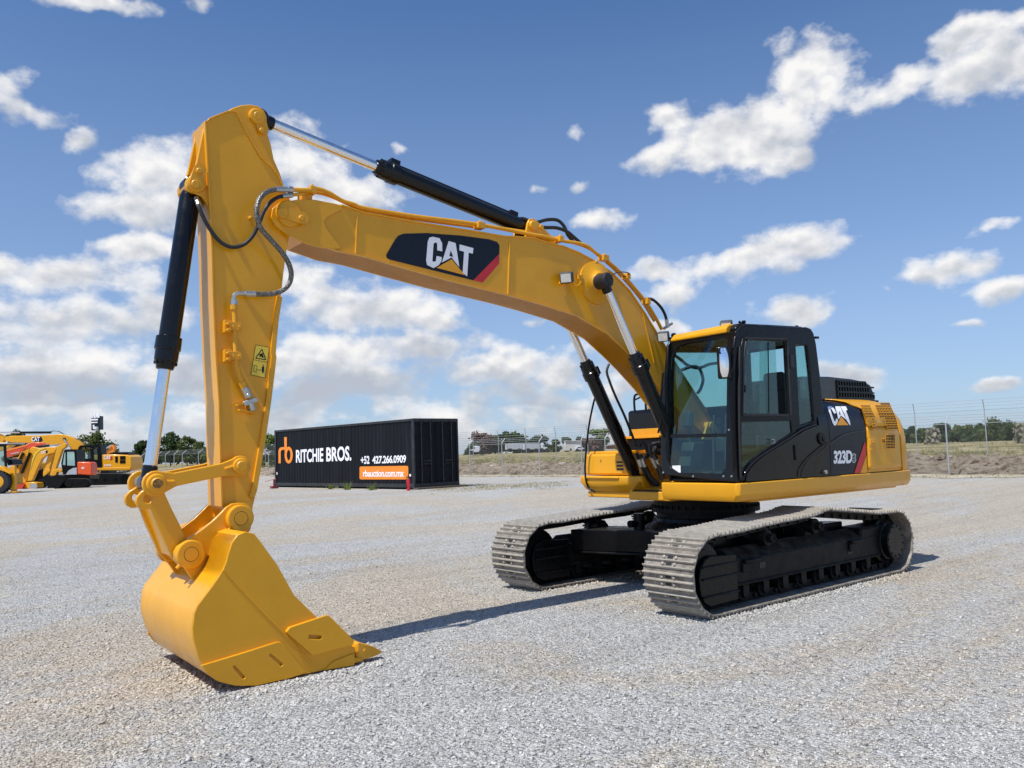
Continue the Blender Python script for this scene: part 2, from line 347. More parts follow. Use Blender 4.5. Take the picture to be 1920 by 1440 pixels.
    m = MB(); m.obox((-1.45, yy(0), .42), (.28, 0, 0), (0, .17, 0), (0, 0, .19)); obj('drive_housing', m, M['blkdust'], fr, bevel=.03)
# carbody
m = MB()
pl = [(1.32, 1.1), (.72, 1.1), (.55, .75), (-.55, .75), (-.72, 1.1), (-1.32, 1.1), (-.98, .35), (-.98, -.35), (-1.32, -1.1), (-.72, -1.1), (-.55, -.75), (.55, -.75), (.72, -1.1), (1.32, -1.1), (.98, -.35), (.98, .35)]
m.extr([(x, y, .40) for x, y in pl], (0, 0, .27))
m.extr([(x*1.02, y, .375) for x, y in pl], (0, 0, .025))
m.lathe((0, 0, .60), (0, 0, .80), [(0, .78), (.08, .76), (.14, .66), (.2, .64)], 40)
obj('carbody', m, M['blk2'], EX, bevel=.02)
m = MB(); m.lathe((0, 0, .78), (0, 0, 1.04), [(0, .61), (.08, .61), (.085, .665), (.135, .665), (.14, .64), (.26, .64)], 56)
for k in range(44):
    a = 2*math.pi*k/44; m.box(.65*math.cos(a)-.014, .65*math.cos(a)+.014, .65*math.sin(a)-.014, .65*math.sin(a)+.014, .86, .95)
obj('swing_bearing', m, M['blkdust'], EX)
m = MB(); m.cyl((.78, -.42, .66), (.78, -.42, .86), .07, n=12); m.cyl((.78, -.42, .74), (.95, -.42, .74), .045, n=12); obj('grease_fitting', m, M['blk2'], EX)
# ---- upper structure
m = MB(); m.box(-2.35, .80, -1.30, 1.28, 1.045, 1.12); m.box(.5, .98, YB-.30, .30, 1.04, 1.10)
obj('deck', m, M['yel2'], EX, up=True, bevel=.01)
m = MB()
pl = [(1.115, .285), (1.115, 1.33), (1.085, 1.362), (-2.57, 1.362), (-2.625, 1.345), (-2.645, 1.30), (-2.645, 1.12), (.86, 1.12), (.86, .285)]
m.extr([(x, y, 1.115) for x, y in pl], (0, 0, .145))
pl2 = [(1.085, .295), (1.085, 1.29), (1.05, 1.325), (-2.53, 1.325), (-2.58, 1.30), (-2.58, 1.14), (.88, 1.14), (.88, .295)]
nb = len(pl); 
m2 = MB(); v = [(x, y, 1.265) for x, y in pl]+[(x, y, 1.13) for x, y in pl]+[(x-(.03 if x > 1 else 0), y-(.05 if y > 1.2 else 0), 1.065) for x, y in pl]
n = nb; f = [tuple(range(n)), tuple(range(3*n-1, 2*n-1, -1))]
for k in (0, 1): f += [(k*n+i, k*n+(i+1) % n, (k+1)*n+(i+1) % n, (k+1)*n+i) for i in range(n)]
m2.add(v, f); obj('side_skirt', m2, M['yel'], EX, up=True, bevel=.012)
# right-hand front box
m = MB(); pl = [(.84, -1.30), (.84, -.52), (.70, -.36), (.1, -.36), (.1, -1.30)]
m.extr([(x, y, 1.335) for x, y in pl], (0, 0, .275)); tb = obj('toolbox', m, M['yel'], EX, up=True, bevel=.03, seg=3)
m = MB(); m.box(.12, .79, -1.26, -.56, 1.605, 1.645); obj('lid', m, M['yel'], tb, bevel=.012)
m = MB()
for z in (1.50, 1.455, 1.41): m.box(.835, .843, -.70, -.58, z-.012, z+.012)
m.box(.835, .844, -.99, -.98, 1.50, 1.535)
obj('vent_slot', m, M['rubber'], tb)
m = MB(); v = []
for dz, ins in ((1.325, 0), (1.24, .0), (1.15, .05), (1.09, .14)):
    v += [(x-(ins if x > .5 else 0), y+(ins if y < -1 else 0), dz) for x, y in [(.885, -1.355), (.885, -.42), (.80, -.30), (.1, -.30), (.1, -1.355)]]
f = [(0, 1, 2, 3, 4), (19, 18, 17, 16, 15)]
for k in range(3): f += [(k*5+i, k*5+(i+1) % 5, (k+1)*5+(i+1) % 5, (k+1)*5+i) for i in range(5)]
m.add(v, f); m.box(.86, .91, -1.22, -.62, 1.285, 1.325); obj('front_skirt', m, M['yel'], EX, up=True, bevel=.02, seg=3)
m = MB(); m.extr([(.30, -1.27, 1.33), (.30, -1.21, 1.80), (-.1, -1.21, 1.80), (-.1, -1.32, 1.33)], (0, .85, 0)); obj('battery_box', m, M['blk2'], EX, up=True, bevel=.02)
m = MB(); m.box(-.08, .33, -1.13, -.42, 1.80, 1.83); m.box(-.08, .10, -1.13, -.42, 1.83, 1.93)
for k in range(9): m.box(.12+.02*k, .13+.02*k, -1.12, -.43, 1.83, 1.836)
obj('step_plate', m, M['yel2'], EX, up=True, bevel=.005)
m = MB(); m.box(-1.05, .0, -1.30, -.40, 1.30, 2.20); tk = obj('fuel_tank', m, M['blk'], EX, up=True, bevel=.05, seg=3)
m = MB(); m.box(-.6, -.05, -.95, -.45, 2.20, 2.235); obj('tank_step', m, M['yel2'], tk, bevel=.006)
m = MB(); m.tube([(-.02, -1.16, 2.18), (-.02, -1.16, 2.36), (-.04, -1.12, 2.42), (-.3, -1.12, 2.42), (-.9, -1.12, 2.42), (-.94, -1.12, 2.38), (-.94, -1.12, 2.18)], .016)
m.tube([(-.02, -.95, 2.18), (-.02, -.95, 2.66), (-.02, -1.00, 2.70), (-.5, -1.0, 2.70), (-.94, -1.0, 2.66), (-.94, -1.0, 2.2)], .016); m.cyl((-.02, -1.16, 2.34), (-.02, -.95, 2.40), .012, n=8)
obj('handrail', m, M['blk'], EX, up=True)
m = MB(); m.tube([S(1123, 722, -.9), S(1113, 755, -1.0), S(1104, 800, -1.1), S(1098.5, 850, -1.2), S(1097, 880, -1.22), S(1099, 902, -1.22), S(1105, 916, -1.2), S(1115, 922, -1.1)], .013)
obj('grab_rail', m, M['blk'], EX, up=True)
# boom bracket plates and yellow frame front
m = MB()
for yc in (YB-.275, YB+.245):
    m.prism([(.98, 1.06), (.98, 1.16), (.86, 1.24), (.62, 1.34), (.36, 1.50), (.16, 1.86), (.10, 1.97), (-.02, 1.97), (-.08, 1.88), (-.28, 1.35), (-.7, 1.12), (-.8, 1.06)], yc, yc+.03)
m.box(-.3, .55, YB-.27, YB+.27, 1.10, 1.28)
m.prism([(.99, 1.05), (.99, 1.14), (.55, 1.20), (.55, 1.05)], YB-.27, YB+.27)
for yc in (YB-.47, YB-.36, YB+.34, YB+.45):
    m.prism([(.50, 1.05), (.50, 1.16), (.58, 1.20), (.70, 1.19), (.76, 1.10), (.75, 1.05)], yc-.012, yc+.012)
m.cyl((.04, YB-.29, 1.92), (.04, YB+.29, 1.92), .05)
obj('boom_bracket', m, M['yel2'], EX, up=True, bevel=.006)
# ---- cab
sp = [(1380, 905), (1375, 800), (1373, 720), (1375, 665), (1379, 633), (1384, 620), (1391, 610.5), (1402, 607), (1436, 609.5), (1489, 613.5), (1513, 613), (1521, 616), (1526, 624), (1531, 645), (1539, 709), (1545, 775), (1548, 892)]
YC = 1.335
side = [XZ(x, y, YC) for x, y in sp]
qw = [(1493, 647), (1513, 648), (1519, 700), (1526, 788), (1501, 797), (1497, 720)]
dwin = [(1394, 775), (1396, 700), (1401, 643), (1404, 638), (1472, 640), (1475, 700), (1478, 776)]
dlow = [(1391, 792), (1483, 789), (1485, 811), (1470, 821), (1449, 834), (1425, 849), (1409, 863), (1398, 880), (1391, 874)]
def H(pts, y=YC): return [XZ(a, b, y) for a, b in pts]
openS = [(1390, 880), (1389, 700), (1396, 634), (1477, 634), (1484, 700), (1488, 812), (1470, 826), (1425, 856), (1402, 880)]
m = MB(); m.holed(side, [H(openS), H(qw)], lambda a, b: (a, YC, b), (0, -.05, 0))
# right wall, rear wall, floor, roof shell
YR = .375
xr = min(p[0] for p in side)
rs = [(1.10, 1.28), (1.10, 2.3), (1.02, 2.86), (.95, 2.95), (-.40, 3.02), (-.50, 2.9), (-.56, 1.28)]
m.holed(rs, [[(.98, 1.75), (.96, 2.3), (.90, 2.78), (-.30, 2.84), (-.38, 2.2), (-.38, 1.75)]], lambda a, b: (a, YR, b), (0, .04, 0))
m.holed([(YR+.04, 1.28), (YR+.04, 2.98), (YC-.05, 2.98), (YC-.05, 1.28)], [[(YR+.07, 1.75), (YR+.07, 2.84), (YC-.07, 2.84), (YC-.07, 1.75)]], lambda a, b: (-.50-.02*(b > 2.5), a, b), (.04, 0, 0))
m.box(-.52, 1.08, YR+.04, YC-.05, 1.275, 1.32)
cab = obj('cab', m, M['blk2'], EX, up=True, bevel=.018, seg=3)
tag(cab, 'black operator cab with green tinted windows')
m = MB(); pr = [(.93, 2.955), (.86, 3.02), (.3, 3.045), (-.35, 3.07), (-.45, 3.03), (-.50, 2.93), (.9, 2.90)]
m.prism([(x, z-.015) for x, z in pr], YR+.02, YC-.03); obj('roof', m, M['blk2'], cab, bevel=.03, seg=3)
m = MB(); m.add([(.99, .42, 2.93), (.99, 1.22, 2.955), (.93, .42, 2.985), (.93, 1.22, 3.0), (.35, .45, 3.045), (.35, 1.2, 3.04), (.35, .45, 2.95), (.35, 1.2, 2.95), (.99, .42, 2.90), (.99, 1.22, 2.90)],
      [(0, 1, 3, 2), (2, 3, 5, 4), (4, 5, 7, 6), (8, 9, 1, 0), (0, 2, 4, 6, 8), (1, 9, 7, 5, 3), (6, 7, 9, 8)])
obj('roof_hatch', m, M['yel'], cab, bevel=.015, seg=3)
# slanted front frame
p0 = np.array(S(1379, 905, YC)); p1 = np.array(S(1380, 632, YC)); dv = p1-p0; nF = np.array([dv[2], 0, -dv[0]]); nF /= np.linalg.norm(nF)
def FR(px, py): return PL(px, py, p0, nF)
def f2(pts): return [(FR(*p)[1], FR(*p)[2]) for p in pts]
def f3(a, b): return (p0[0]+(b-p0[2])/dv[2]*dv[0], a, b)
fo = f2([(1379, 904), (1241, 890), (1238, 850), (1241, 740), (1249, 652), (1254, 643), (1262, 639), (1359, 624), (1380, 620)])
fh1 = f2([(1249, 815), (1253, 740), (1260, 672), (1264, 660), (1272, 651), (1286, 645), (1363, 633), (1362, 720), (1361, 812)])
fh2 = f2([(1249, 821), (1361, 818), (1359, 878), (1352, 888), (1272, 886), (1257, 876), (1250, 856)])
m = MB(); m.holed(fo, [fh1, fh2], f3, tuple(nF*-.05)); ff = obj('front_frame', m, M['blk'], cab, bevel=.012, seg=3)
m = MB()
for q in ((1239, 812), (1244, 886), (1357, 893), (1372, 893), (1367, 806), (1300, 893)):
    c = np.array(FR(*q)); m.lathe(c, c+nF, [(0, .012), (.006, .012), (.008, .006)], 8)
obj('screw', m, M['steel'], ff)
def pane(name, pts2, f, off, mat, par, th=.004):
    m = MB(); v = [np.array(f(*p))+np.array(off) for p in pts2]; nn = len(v); v2 = [p+np.array(off)/np.linalg.norm(off)*th for p in v]
    m.add(v+v2, [tuple(range(nn)), tuple(range(2*nn-1, nn-1, -1))]+[(i, i+nn, (i+1) % nn+nn, (i+1) % nn) for i in range(nn)]); return obj(name, m, mat, par, smooth=0)
pane('windscreen', fh1, f3, nF*-.018, M['glass'], cab); pane('lower_windscreen', fh2, f3, nF*-.018, M['glass'], cab)
pane('quarter_window', H(qw), lambda a, b: (a, YC, b), (0, -.02, 0), M['glass'], cab)
pane('right_window', [(.98, 1.75), (.96, 2.3), (.90, 2.78), (-.30, 2.84), (-.38, 2.2), (-.38, 1.75)], lambda a, b: (a, YR, b), (0, .02, 0), M['glass2'], cab)
pane('rear_window', [(YR+.07, 1.75), (YR+.07, 2.84), (YC-.07, 2.84), (YC-.07, 1.75)], lambda a, b: (-.5, a, b), (.012, 0, 0), M['glass2'], cab)
m = MB(); c = np.array(FR(1274, 880)); a1 = np.array(FR(1259, 873)); 
q = [np.array(FR(*p))+nF*.004-nF*.018 for p in ((1259, 873), (1274.5, 872.5), (1275, 887), (1260, 887.5))]; m.extr(q, nF*.002); st = obj('inspection_sticker', m, M['paper'], cab)
m = MB()
for ln in ((1261, 1267, 875.2), (1268, 1273, 876), (1264, 1271, 884)):
    qq = [np.array(FR(*p))+nF*-.0115 for p in ((ln[0], ln[2]), (ln[1], ln[2]), (ln[1], ln[2]+1.3), (ln[0], ln[2]+1.3))]; m.extr(qq, nF*.0008)
# door with its two panes
YD = YC+.012
do = [(1387, 902), (1385, 800), (1384, 720), (1388, 660), (1393, 636), (1398, 628), (1406, 621), (1480, 625), (1484, 632), (1489, 780), (1494, 812), (1500, 895)]
m = MB(); m.holed(H(do, YD), [H(dwin, YD), H(dlow, YD)], lambda a, b: (a, YD, b), (0, -.035, 0)); door = obj('cab_door', m, M['blk2'], EX, up=True, bevel=.008)
door.parent = cab; door.rotation_euler.z = 0
m = MB()
for a, b in (((1396, 634), (1476, 636)), ((1478, 779), (1392, 778))): m.cyl(S(*a, YD), S(*b, YD), .012, n=8)
for yy_ in (0,): m.tube([S(1392, 778, YD), S(1394, 700, YD), S(1398, 645, YD), S(1405, 635, YD)], .013); m.tube([S(1476, 636, YD), S(1479, 700, YD), S(1483, 779, YD)], .014)
obj('window_seal', m, M['rubber'], door)
w1 = [(1394, 775), (1396, 700), (1401, 643), (1404, 638), (1440, 639), (1440, 776)]; w2 = [(1428, 639), (1457, 639.5), (1463, 776), (1428, 776)]
pane('sliding_pane', H(w1, YD), lambda a, b: (a, YD, b), (0, -.012, 0), M['glass'], door); pane('sliding_pane', H(w2, YD), lambda a, b: (a, YD, b), (0, -.024, 0), M['glass'], door)
pane('lower_pane', H(dlow, YD), lambda a, b: (a, YD, b), (0, -.012, 0), M['glass'], door)
m = MB(); m.cyl(S(1440, 641, YD-.01), S(1441.5, 775, YD-.01), .008, n=6); m.box(*sorted((S(1398, 725, YD)[0], S(1395.5, 725, YD)[0])), YD-.02, YD+.006, S(1396, 735, YD)[2], S(1396, 722, YD)[2]); obj('pane_rail', m, M['blk2'], door)
m = MB(); a = S(1487, 834, YD); b = S(1497, 862, YD); m.box(b[0], a[0], YD, YD+.03, b[2], a[2]); obj('door_handle', m, M['blk'], door, bevel=.008)
m = MB(); a = S(1477, 665, YD); b = S(1486, 690, YD); m.box(b[0], a[0], YD, YD+.03, b[2], a[2]); obj('hinge', m, M['blk'], door, bevel=.006)
m = MB(); m.tube([S(1447, 824, YD+.02), S(1452, 823.5, YD+.02), S(1453, 830, YD+.02), S(1448, 831, YD+.02)], .006, smooth=False); obj('latch', m, M['steel'], door)
# lower flank body panel under the diagonal rib
m = MB(); rib = [(1396, 892), (1397, 886), (1402, 878), (1410, 868), (1425, 855), (1449, 840), (1486, 817), (1505, 805), (1530, 795)]
m.tube([S(a, b, YC+.02) for a, b in rib], .013, n=8)
fl = [(1396, 903), (1397, 889), (1404, 878), (1412, 869), (1427, 856), (1451, 841), (1487, 819), (1506, 807), (1531, 797), (1545, 797), (1548, 892)]
m.prism(H(fl), YC+.0125, YC+.022); obj('flank_panel', m, M['blk'], cab, bevel=.004)
m = MB(); m.cyl(S(1539, 822, YC+.02), tuple(np.array(S(1539, 822, YC+.02))+[0, .025, 0]), .072, n=24, ch=.008); m.cyl(tuple(np.array(S(1541, 823, YC+.02))+[0, .02, 0]), tuple(np.array(S(1541, 823, YC+.02))+[0, .035, 0]), .03, n=12)
obj('filler_cap', m, M['blk2'], cab)
m = MB(); m.cyl(S(1541, 885, YC), tuple(np.array(S(1541, 885, YC))+[0, .05, 0]), .016, n=10); m.cyl(tuple(np.array(S(1541, 885, YC))+[0, .045, 0]), tuple(np.array(S(1541, 885, YC))+[0, .06, 0]), .024, n=12); obj('door_stop', m, M['steel'], cab)
m = MB(); m.tube([S(1387, 650, YC+.01), S(1386, 700, YC+.02), S(1386, 800, YC+.02), S(1389, 895, YC+.015)], .011); obj('door_seal', m, M['rubber'], cab)
# interior
m = MB(); m.box(-.30, .22, .66, 1.12, 1.32, 1.55); m.obox((.0, .89, 1.62), (.27, 0, .02), (0, .24, 0), (-.01, 0, .075)); m.obox((-.27, .89, 1.98), (.05, 0, .01), (0, .22, 0), (-.05, 0, .34)); m.obox((-.33, .89, 2.42), (.045, 0, 0), (0, .14, 0), (-.01, 0, .12))
seat = obj('seat', m, M['seat'], cab, bevel=.04, seg=3)
m = MB()
for y in (.60, 1.17): m.obox((.12, y, 1.68), (.30, 0, 0), (0, .06, 0), (0, 0, .09)); m.cyl((.36, y, 1.74), (.40, y, 1.92), .018); m.cyl((.395, y, 1.90), (.41, y, 2.0), .032)
obj('joystick_console', m, M['grey'], cab, bevel=.02)
m = MB()
for y in (.80, .97): m.tube([(.80, y, 1.33), (.78, y, 1.7), (.74, y, 2.02)], .013); m.box(.76, .93, y-.05, y+.05, 1.36, 1.38)
obj('travel_lever', m, M['grey'], cab)
m = MB(); m.obox((.86, .52, 1.98), (.03, -.02, .01), (.03, .06, 0), (-.02, 0, .09)); m.cyl((.86, .52, 1.9), (.80, .50, 1.45), .02); m.obox((.84, .52, 1.58), (.1, 0, 0), (0, .09, 0), (-.05, 0, .14)); obj('monitor', m, M['grey'], cab, bevel=.015)
m = MB(); m.box(-.48, -.2, YR+.05, YC-.07, 1.32, 1.72); m.box(-.5, .9, YR+.05, YC-.07, 2.87, 2.93); obj('cab_liner', m, M['grey'], cab, bevel=.02)
# lamps, mirror on cab
def work_lamp(name, c, d, par, up=True, s=1.0, mat='grey'):
    c = np.array(c, float); d = np.array(d, float); d /= np.linalg.norm(d); r = np.cross(d, [0, 0, 1]); r /= np.linalg.norm(r); u = np.cross(r, d)
    m = MB(); m.obox(c, d*.045*s, r*.058*s, u*.05*s); o = obj(name, m, M[mat], par, bevel=.012*s, up=up)
    m = MB(); m.obox(c+d*.047*s, d*.003*s, r*.046*s, u*.038*s); obj('lens', m, M['lamp'], o)
    return o
a = np.array(S(1244, 631, .30)); work_lamp('work_lamp', a, (1, .65, -.35), cab, up=False, s=1.15)
b = np.array(S(1362, 611, 1.12)); work_lamp('work_lamp', b, (1, .6, -.45), cab, up=False, s=1.15)
m = MB(); m.tube([a+[-.05, 0, -.02], a+[-.08, .1, -.03], a+[-.12, .2, -.05]], .014); m.cyl(a+[-.05, .10, .0], a+[-.05, .13, .0], .03); m.tube([b+[-.05, .0, 0], b+[-.06, .08, -.02], b+[-.12, .18, -.05]], .014); m.cyl(b+[-.12, .13, .03], b+[-.12, .16, .03], .02); obj('lamp_bracket', m, M['blk2'], cab)
mc = np.array(S(1357.5, 680, 1.27)); dr = np.array([.80, .60, 0]); rr_ = np.array([-.60, .80, 0])
mv = CU-mc; mv[2] = 0; mv /= np.linalg.norm(mv); back = np.array([.1, 1.0, 0]);
mn = mv+np.array([.45, 0.35, 0.0]); mn /= np.linalg.norm(mn); mr = np.cross(mn, [0, 0, 1]); mr /= np.linalg.norm(mr)
m = MB(); m.obox(mc, mn*.02, mr*.072, (0, 0, .175)); mi = obj('rear_mirror', m, M['blk'], cab, bevel=.02, seg=3)
m = MB(); m.grid(lambda u, v: mc+mn*(.024+.022*(1-((u-.5)*1.3)**2*2-((v-.5)*2)**2*.5)-.012)+mr*.058*(2*u-1)+np.array([0, 0, .158*(2*v-1)]), 8, 14); obj('mirror_face', m, M['mirror'], mi, smooth=80, fix=False)
m = MB(); m.tube([S(1377, 652, 1.33), S(1360, 652.5, 1.29), S(1350, 653, 1.25), S(1348.5, 660, 1.25), mc-mn*.02-mr*0.06], .010, smooth=False); m.tube([S(1377, 652, 1.34), S(1377, 680, 1.36), S(1370, 700, 1.33), S(1364, 708, 1.30)], .008); obj('mirror_arm', m, M['blk'], mi)
m = MB(); m.tube([S(1243, 700, .36), S(1240, 740, .38), S(1238, 790, .38), S(1234, 812, .36)], .012); m.box(*sorted((1.02, 1.08)), .335, .37, 2.30, 2.36); obj('front_hand_rail', m, M['blk'], cab)
m = MB(); m.cyl(S(1528, 633, YC-.04), S(1534, 633, YC-.04), .016); m.cyl(S(1389, 607, YC-.1), S(1386, 603, YC-.1), .014); m.cyl((-.4, 1.2, 3.04), (-.4, 1.2, 3.08), .02); obj('cab_fitting', m, M['blk'], cab)
# ---- engine cover: curved flank, black front panel, yellow rear door
cp = [(1.352, 1.275), (1.352, 1.60), (1.352, 1.86), (1.345, 1.95), (1.325, 2.03), (1.28, 2.10), (1.20, 2.155), (1.10, 2.185), (.95, 2.205), (.60, 2.215)]
cum = [0]
for i in range(len(cp)-1): cum.append(cum[-1]+math.dist(cp[i], cp[i+1]))
def cs(v): d = v*cum[-1]; return (float(np.interp(d, cum, [c[0] for c in cp])), float(np.interp(d, cum, [c[1] for c in cp])))
def vz(z): return float(np.interp(z, [c[1] for c in cp], cum))/cum[-1]
def on_cover(px, py, off):      # photo point onto the curved flank
    y = 1.37
    for _ in range(14):
        p = S(px, py, y)
        yy2, zz = cs(vz(min(p[2], 2.214))); y = .5*y+.5*(yy2+off)
    return (p[0], y, p[2])
_xe = sorted((on_cover(a, b, 0)[2], on_cover(a, b, 0)[0]) for a, b in ((1602, 750), (1613, 765.6), (1619, 781), (1622.8, 797), (1623.5, 808), (1625, 844), (1626.5, 886)))
_xe = [(1.27, _xe[0][1])]+[e for e in _xe if e[0] < 2.12]+[(2.165, -1.27), (2.22, -1.16)]
def xb(z): return float(np.interp(z, [e[0] for e in _xe], [e[1] for e in _xe]))
def cover(x0f, x1f, off=0.0, v0=0.0, v1=1.0, nu=12, nv=34):
    def fn(u, v):
        y, z = cs(v0+(v1-v0)*v); x = x0f(z)+(x1f(z)-x0f(z))*u
        e = max(0, (-2.10-x)/.36)**2; k = min(1, max(0, (z-1.75)/.35))
        return (x, y+off-e*(.03+.10*k), z+(off if z > 2.15 else 0)-e*.11*k)
    return fn
m = MB(); m.grid(cover(lambda z: -.50, lambda z: xb(z)+.006), 14, 34); pb = obj('engine_side_panel', m, M['navy'], EX, up=True, fix=True)
m = MB(); m.grid(cover(lambda z: xb(z)-.006, lambda z: -2.46), 14, 34); dr_ = obj('engine_door', m, M['yel'], EX, up=True)
m = MB(); m.grid(cover(lambda z: xb(z)-.02, lambda z: -2.45, off=.012, v0=0.02, v1=vz(1.845)), 14, 10); m.grid(cover(lambda z: xb(z)-.012, lambda z: -2.45, off=.022, v0=vz(1.855), v1=.78), 14, 16)
o = obj('door_skin', m, M['yel'], dr_); md = o.modifiers.new('thick', 'SOLIDIFY'); md.thickness = .012; md.offset = -1
def on_cover(px, py, off):      # photo point onto the curved flank
    y = 1.37
    for _ in range(12):
        p = S(px, py, y)
        yy2, zz = cs(vz(min(p[2], 2.214))); y = yy2+off
    return (p[0], y, p[2])
def decal(mb, polys, z, off, mi=0, sub=6):   # photo-traced flat marks laid on the curved flank
    for pl in polys:
        bm = bmesh.new(); vs = [bm.verts.new((*z(*p), 0)) for p in pl]; bm.faces.new(vs)
        bmesh.ops.triangulate(bm, faces=bm.faces[:])
        bmesh.ops.subdivide_edges(bm, edges=bm.edges[:], cuts=2, use_grid_fill=True)
        bm.verts.index_update(); mb.add([on_cover(v.co.x, v.co.y, off) for v in bm.verts], [tuple(v.index for v in f.verts) for f in bm.faces], mi); bm.free()
def logo_px(o, rt, up):          # unit logo mapped into photo px by an affine frame
    f = lambda p: (o[0]+rt[0]*p[0]+up[0]*p[1], o[1]+rt[1]*p[0]+up[1]*p[1])
    return [[f(p) for p in q] for q in LOGO_W], [[f(p) for p in q] for q in LOGO_K], [[f(p) for p in q] for q in LOGO_T]
ident = lambda x, y: (x, y)
# logo on side panel: slants with the curve
ZD = zm(1540, 750, 9.6)
lC = [(112, 135), (135, 200), (165, 290), (200, 400), (225, 452), (255, 462), (272, 440), (300, 385), (290, 332), (256, 345), (262, 378), (246, 388), (230, 368), (203, 300), (176, 215), (160, 172), (168, 158), (186, 168), (208, 200), (230, 243), (268, 238), (248, 188), (222, 145), (190, 115), (150, 108), (122, 115)]
lA = [(246, 114), (338, 114), (448, 352), (352, 280), (313, 350), (300, 330), (285, 250), (262, 170)]
lT = [(344, 114), (440, 114), (472, 180), (440, 188), (470, 260), (515, 385), (525, 450), (508, 450), (456, 368), (415, 245), (385, 190), (372, 168)]
m = MB(); decal(m, [lC, lA, lT], ZD, .006); decal(m, [[(322, 190), (348, 258), (322, 262)]], ZD, .008, 1); decal(m, [[(355, 298), (490, 452), (278, 455)]], ZD, .0075, 2)
decal(m, [[(782, 745), (803, 840), (808, 985), (700, 1316), (592, 1320)]], ZD, .0055, 3); decal(m, [[(812, 992), (830, 1308), (705, 1314)]], ZD, .0056, 2)
obj('side_logo', m, [M['white'], M['navy'], M['tri'], M['red']], pb, fix=False)
vf = fit2d(text2d('323D', 1, .045, .62, .95), 1, 1); m = MB()
m.add([on_cover(*ZD(222+338*x, 1150-238*y-10*x), .0065) for x, y in vf[0]], vf[1])
vf = fit2d(text2d('3', 1, .035, .7), 1, 1); vg = fit2d(text2d('3', 1, .0, .6), 1, 1)
m.add([on_cover(*ZD(562+62*x, 1130-168*y), .0065) for x, y in vf[0]], vf[1])
m.add([on_cover(*ZD(571+44*x, 1120-148*y), .0072) for x, y in vg[0]], vg[1], 1)
obj('model_number', m, [M['white'], M['navy']], pb, fix=False)
m = MB(); m.tube([on_cover(*ZR(*p), .004) for p in ((0, 985), (60, 925), (140, 860), (250, 780), (350, 735), (450, 715), (550, 710))], .009, n=6)
m.tube([on_cover(*ZR(*p), .0) for p in ((95, 480), (130, 560), (150, 700), (160, 900), (170, 1200))], .006, n=6)
m.tube([on_cover(*ZT(*p), .03) for p in ((1410, 670), (1300, 750), (1150, 880), (1050, 1000), (1010, 1080), (1000, 1170))], .007, n=6)
obj('panel_crease', m, M['blk'], pb)
def grille(mb, mbb, x0, x1, y0, y1, nx, ny, sk, z=ZR, r=.0028, off=.014):
    q = lambda u, v, o: on_cover(*z(x0+(x1-x0)*u+sk*v, y0+(y1-y0)*v), o)
    mb.grid(lambda u, v: q(u, v, off), 6, 10)
    for i in range(nx+1): mbb.tube([q(i/nx, j/6, off+.008) for j in range(7)], r, n=4, smooth=False)
    for j in range(ny+1): mbb.tube([q(i/4, j/ny, off+.008) for i in range(5)], r*1.3, n=4, smooth=False)
m = MB(); mb_ = MB()
grille(m, mb_, 487, 590, 390, 560, 7, 6, 78, off=.023); grille(m, mb_, 625, 650, 565, 690, 2, 4, 18, off=.023); grille(m, mb_, 650, 825, 390, 560, 10, 6, 72, off=.023); grille(m, mb_, 775, 900, 560, 690, 8, 5, 25, off=.023)
grille(m, mb_, 785, 885, 752, 908, 6, 5, 4, off=.013); grille(m, mb_, 740, 778, 800, 840, 2, 2, 1, off=.013)
gr = obj('grille', m, M['rubber'], dr_); obj('grille_bars', mb_, M['yel2'], dr_)
m = MB(); a = on_cover(*ZR(600, 800), .012); b = on_cover(*ZR(662, 868), .012); m.box(b[0], a[0], a[1], a[1]+.012, b[2], a[2]); m.box(b[0]+.03, a[0]-.03, a[1]+.012, a[1]+.02, b[2]+.03, a[2]-.03)
m.box(b[0]-.04, a[0]+.01, a[1], a[1]+.015, b[2]-.06, b[2]-.045); obj('door_latch', m, M['yel2'], dr_, bevel=.003)
# inner bulk so nothing shows hollow, roof deck of the engine bay
m = MB(); m.box(-2.44, -.60, -1.25, 1.30, 1.12, 1.95); m.box(-2.44, -.60, -1.1, 1.08, 1.95, 2.17); m.box(-2.44, -.60, -1.3, .62, 2.10, 2.2); obj('engine_bay', m, M['blk2'], EX, up=True, bevel=.03)
m = MB(); 
pl = [(-2.44, 1.345), (-2.57, 1.34), (-2.645, 1.28), (-2.68, 1.05), (-2.71, .7), (-2.74, .3), (-2.75, 0), (-2.74, -.3), (-2.71, -.7), (-2.68, -1.05), (-2.645, -1.28), (-2.57, -1.34), (-2.44, -1.345)]
lv = [(1.07, .04), (1.11, .0), (1.70, .0), (1.84, .025), (1.95, .07), (2.03, .13), (2.085, .21), (2.11, .32)]; v = []; n = len(pl)
for z, ins in lv: v += [(min(-2.435, x+ins*.75*(x < -2.45)), y*(1-ins*.55/1.345), z) for x, y in pl]
m.add(v, [tuple(range(n-1, -1, -1)), tuple(range((len(lv)-1)*n, len(lv)*n))]+[(k*n+i, k*n+(i+1) % n, (k+1)*n+(i+1) % n, (k+1)*n+i) for k in range(len(lv)-1) for i in range(n)])
obj('counterweight', m, M['yel'], EX, up=True, bevel=.02, seg=3, smooth=40)
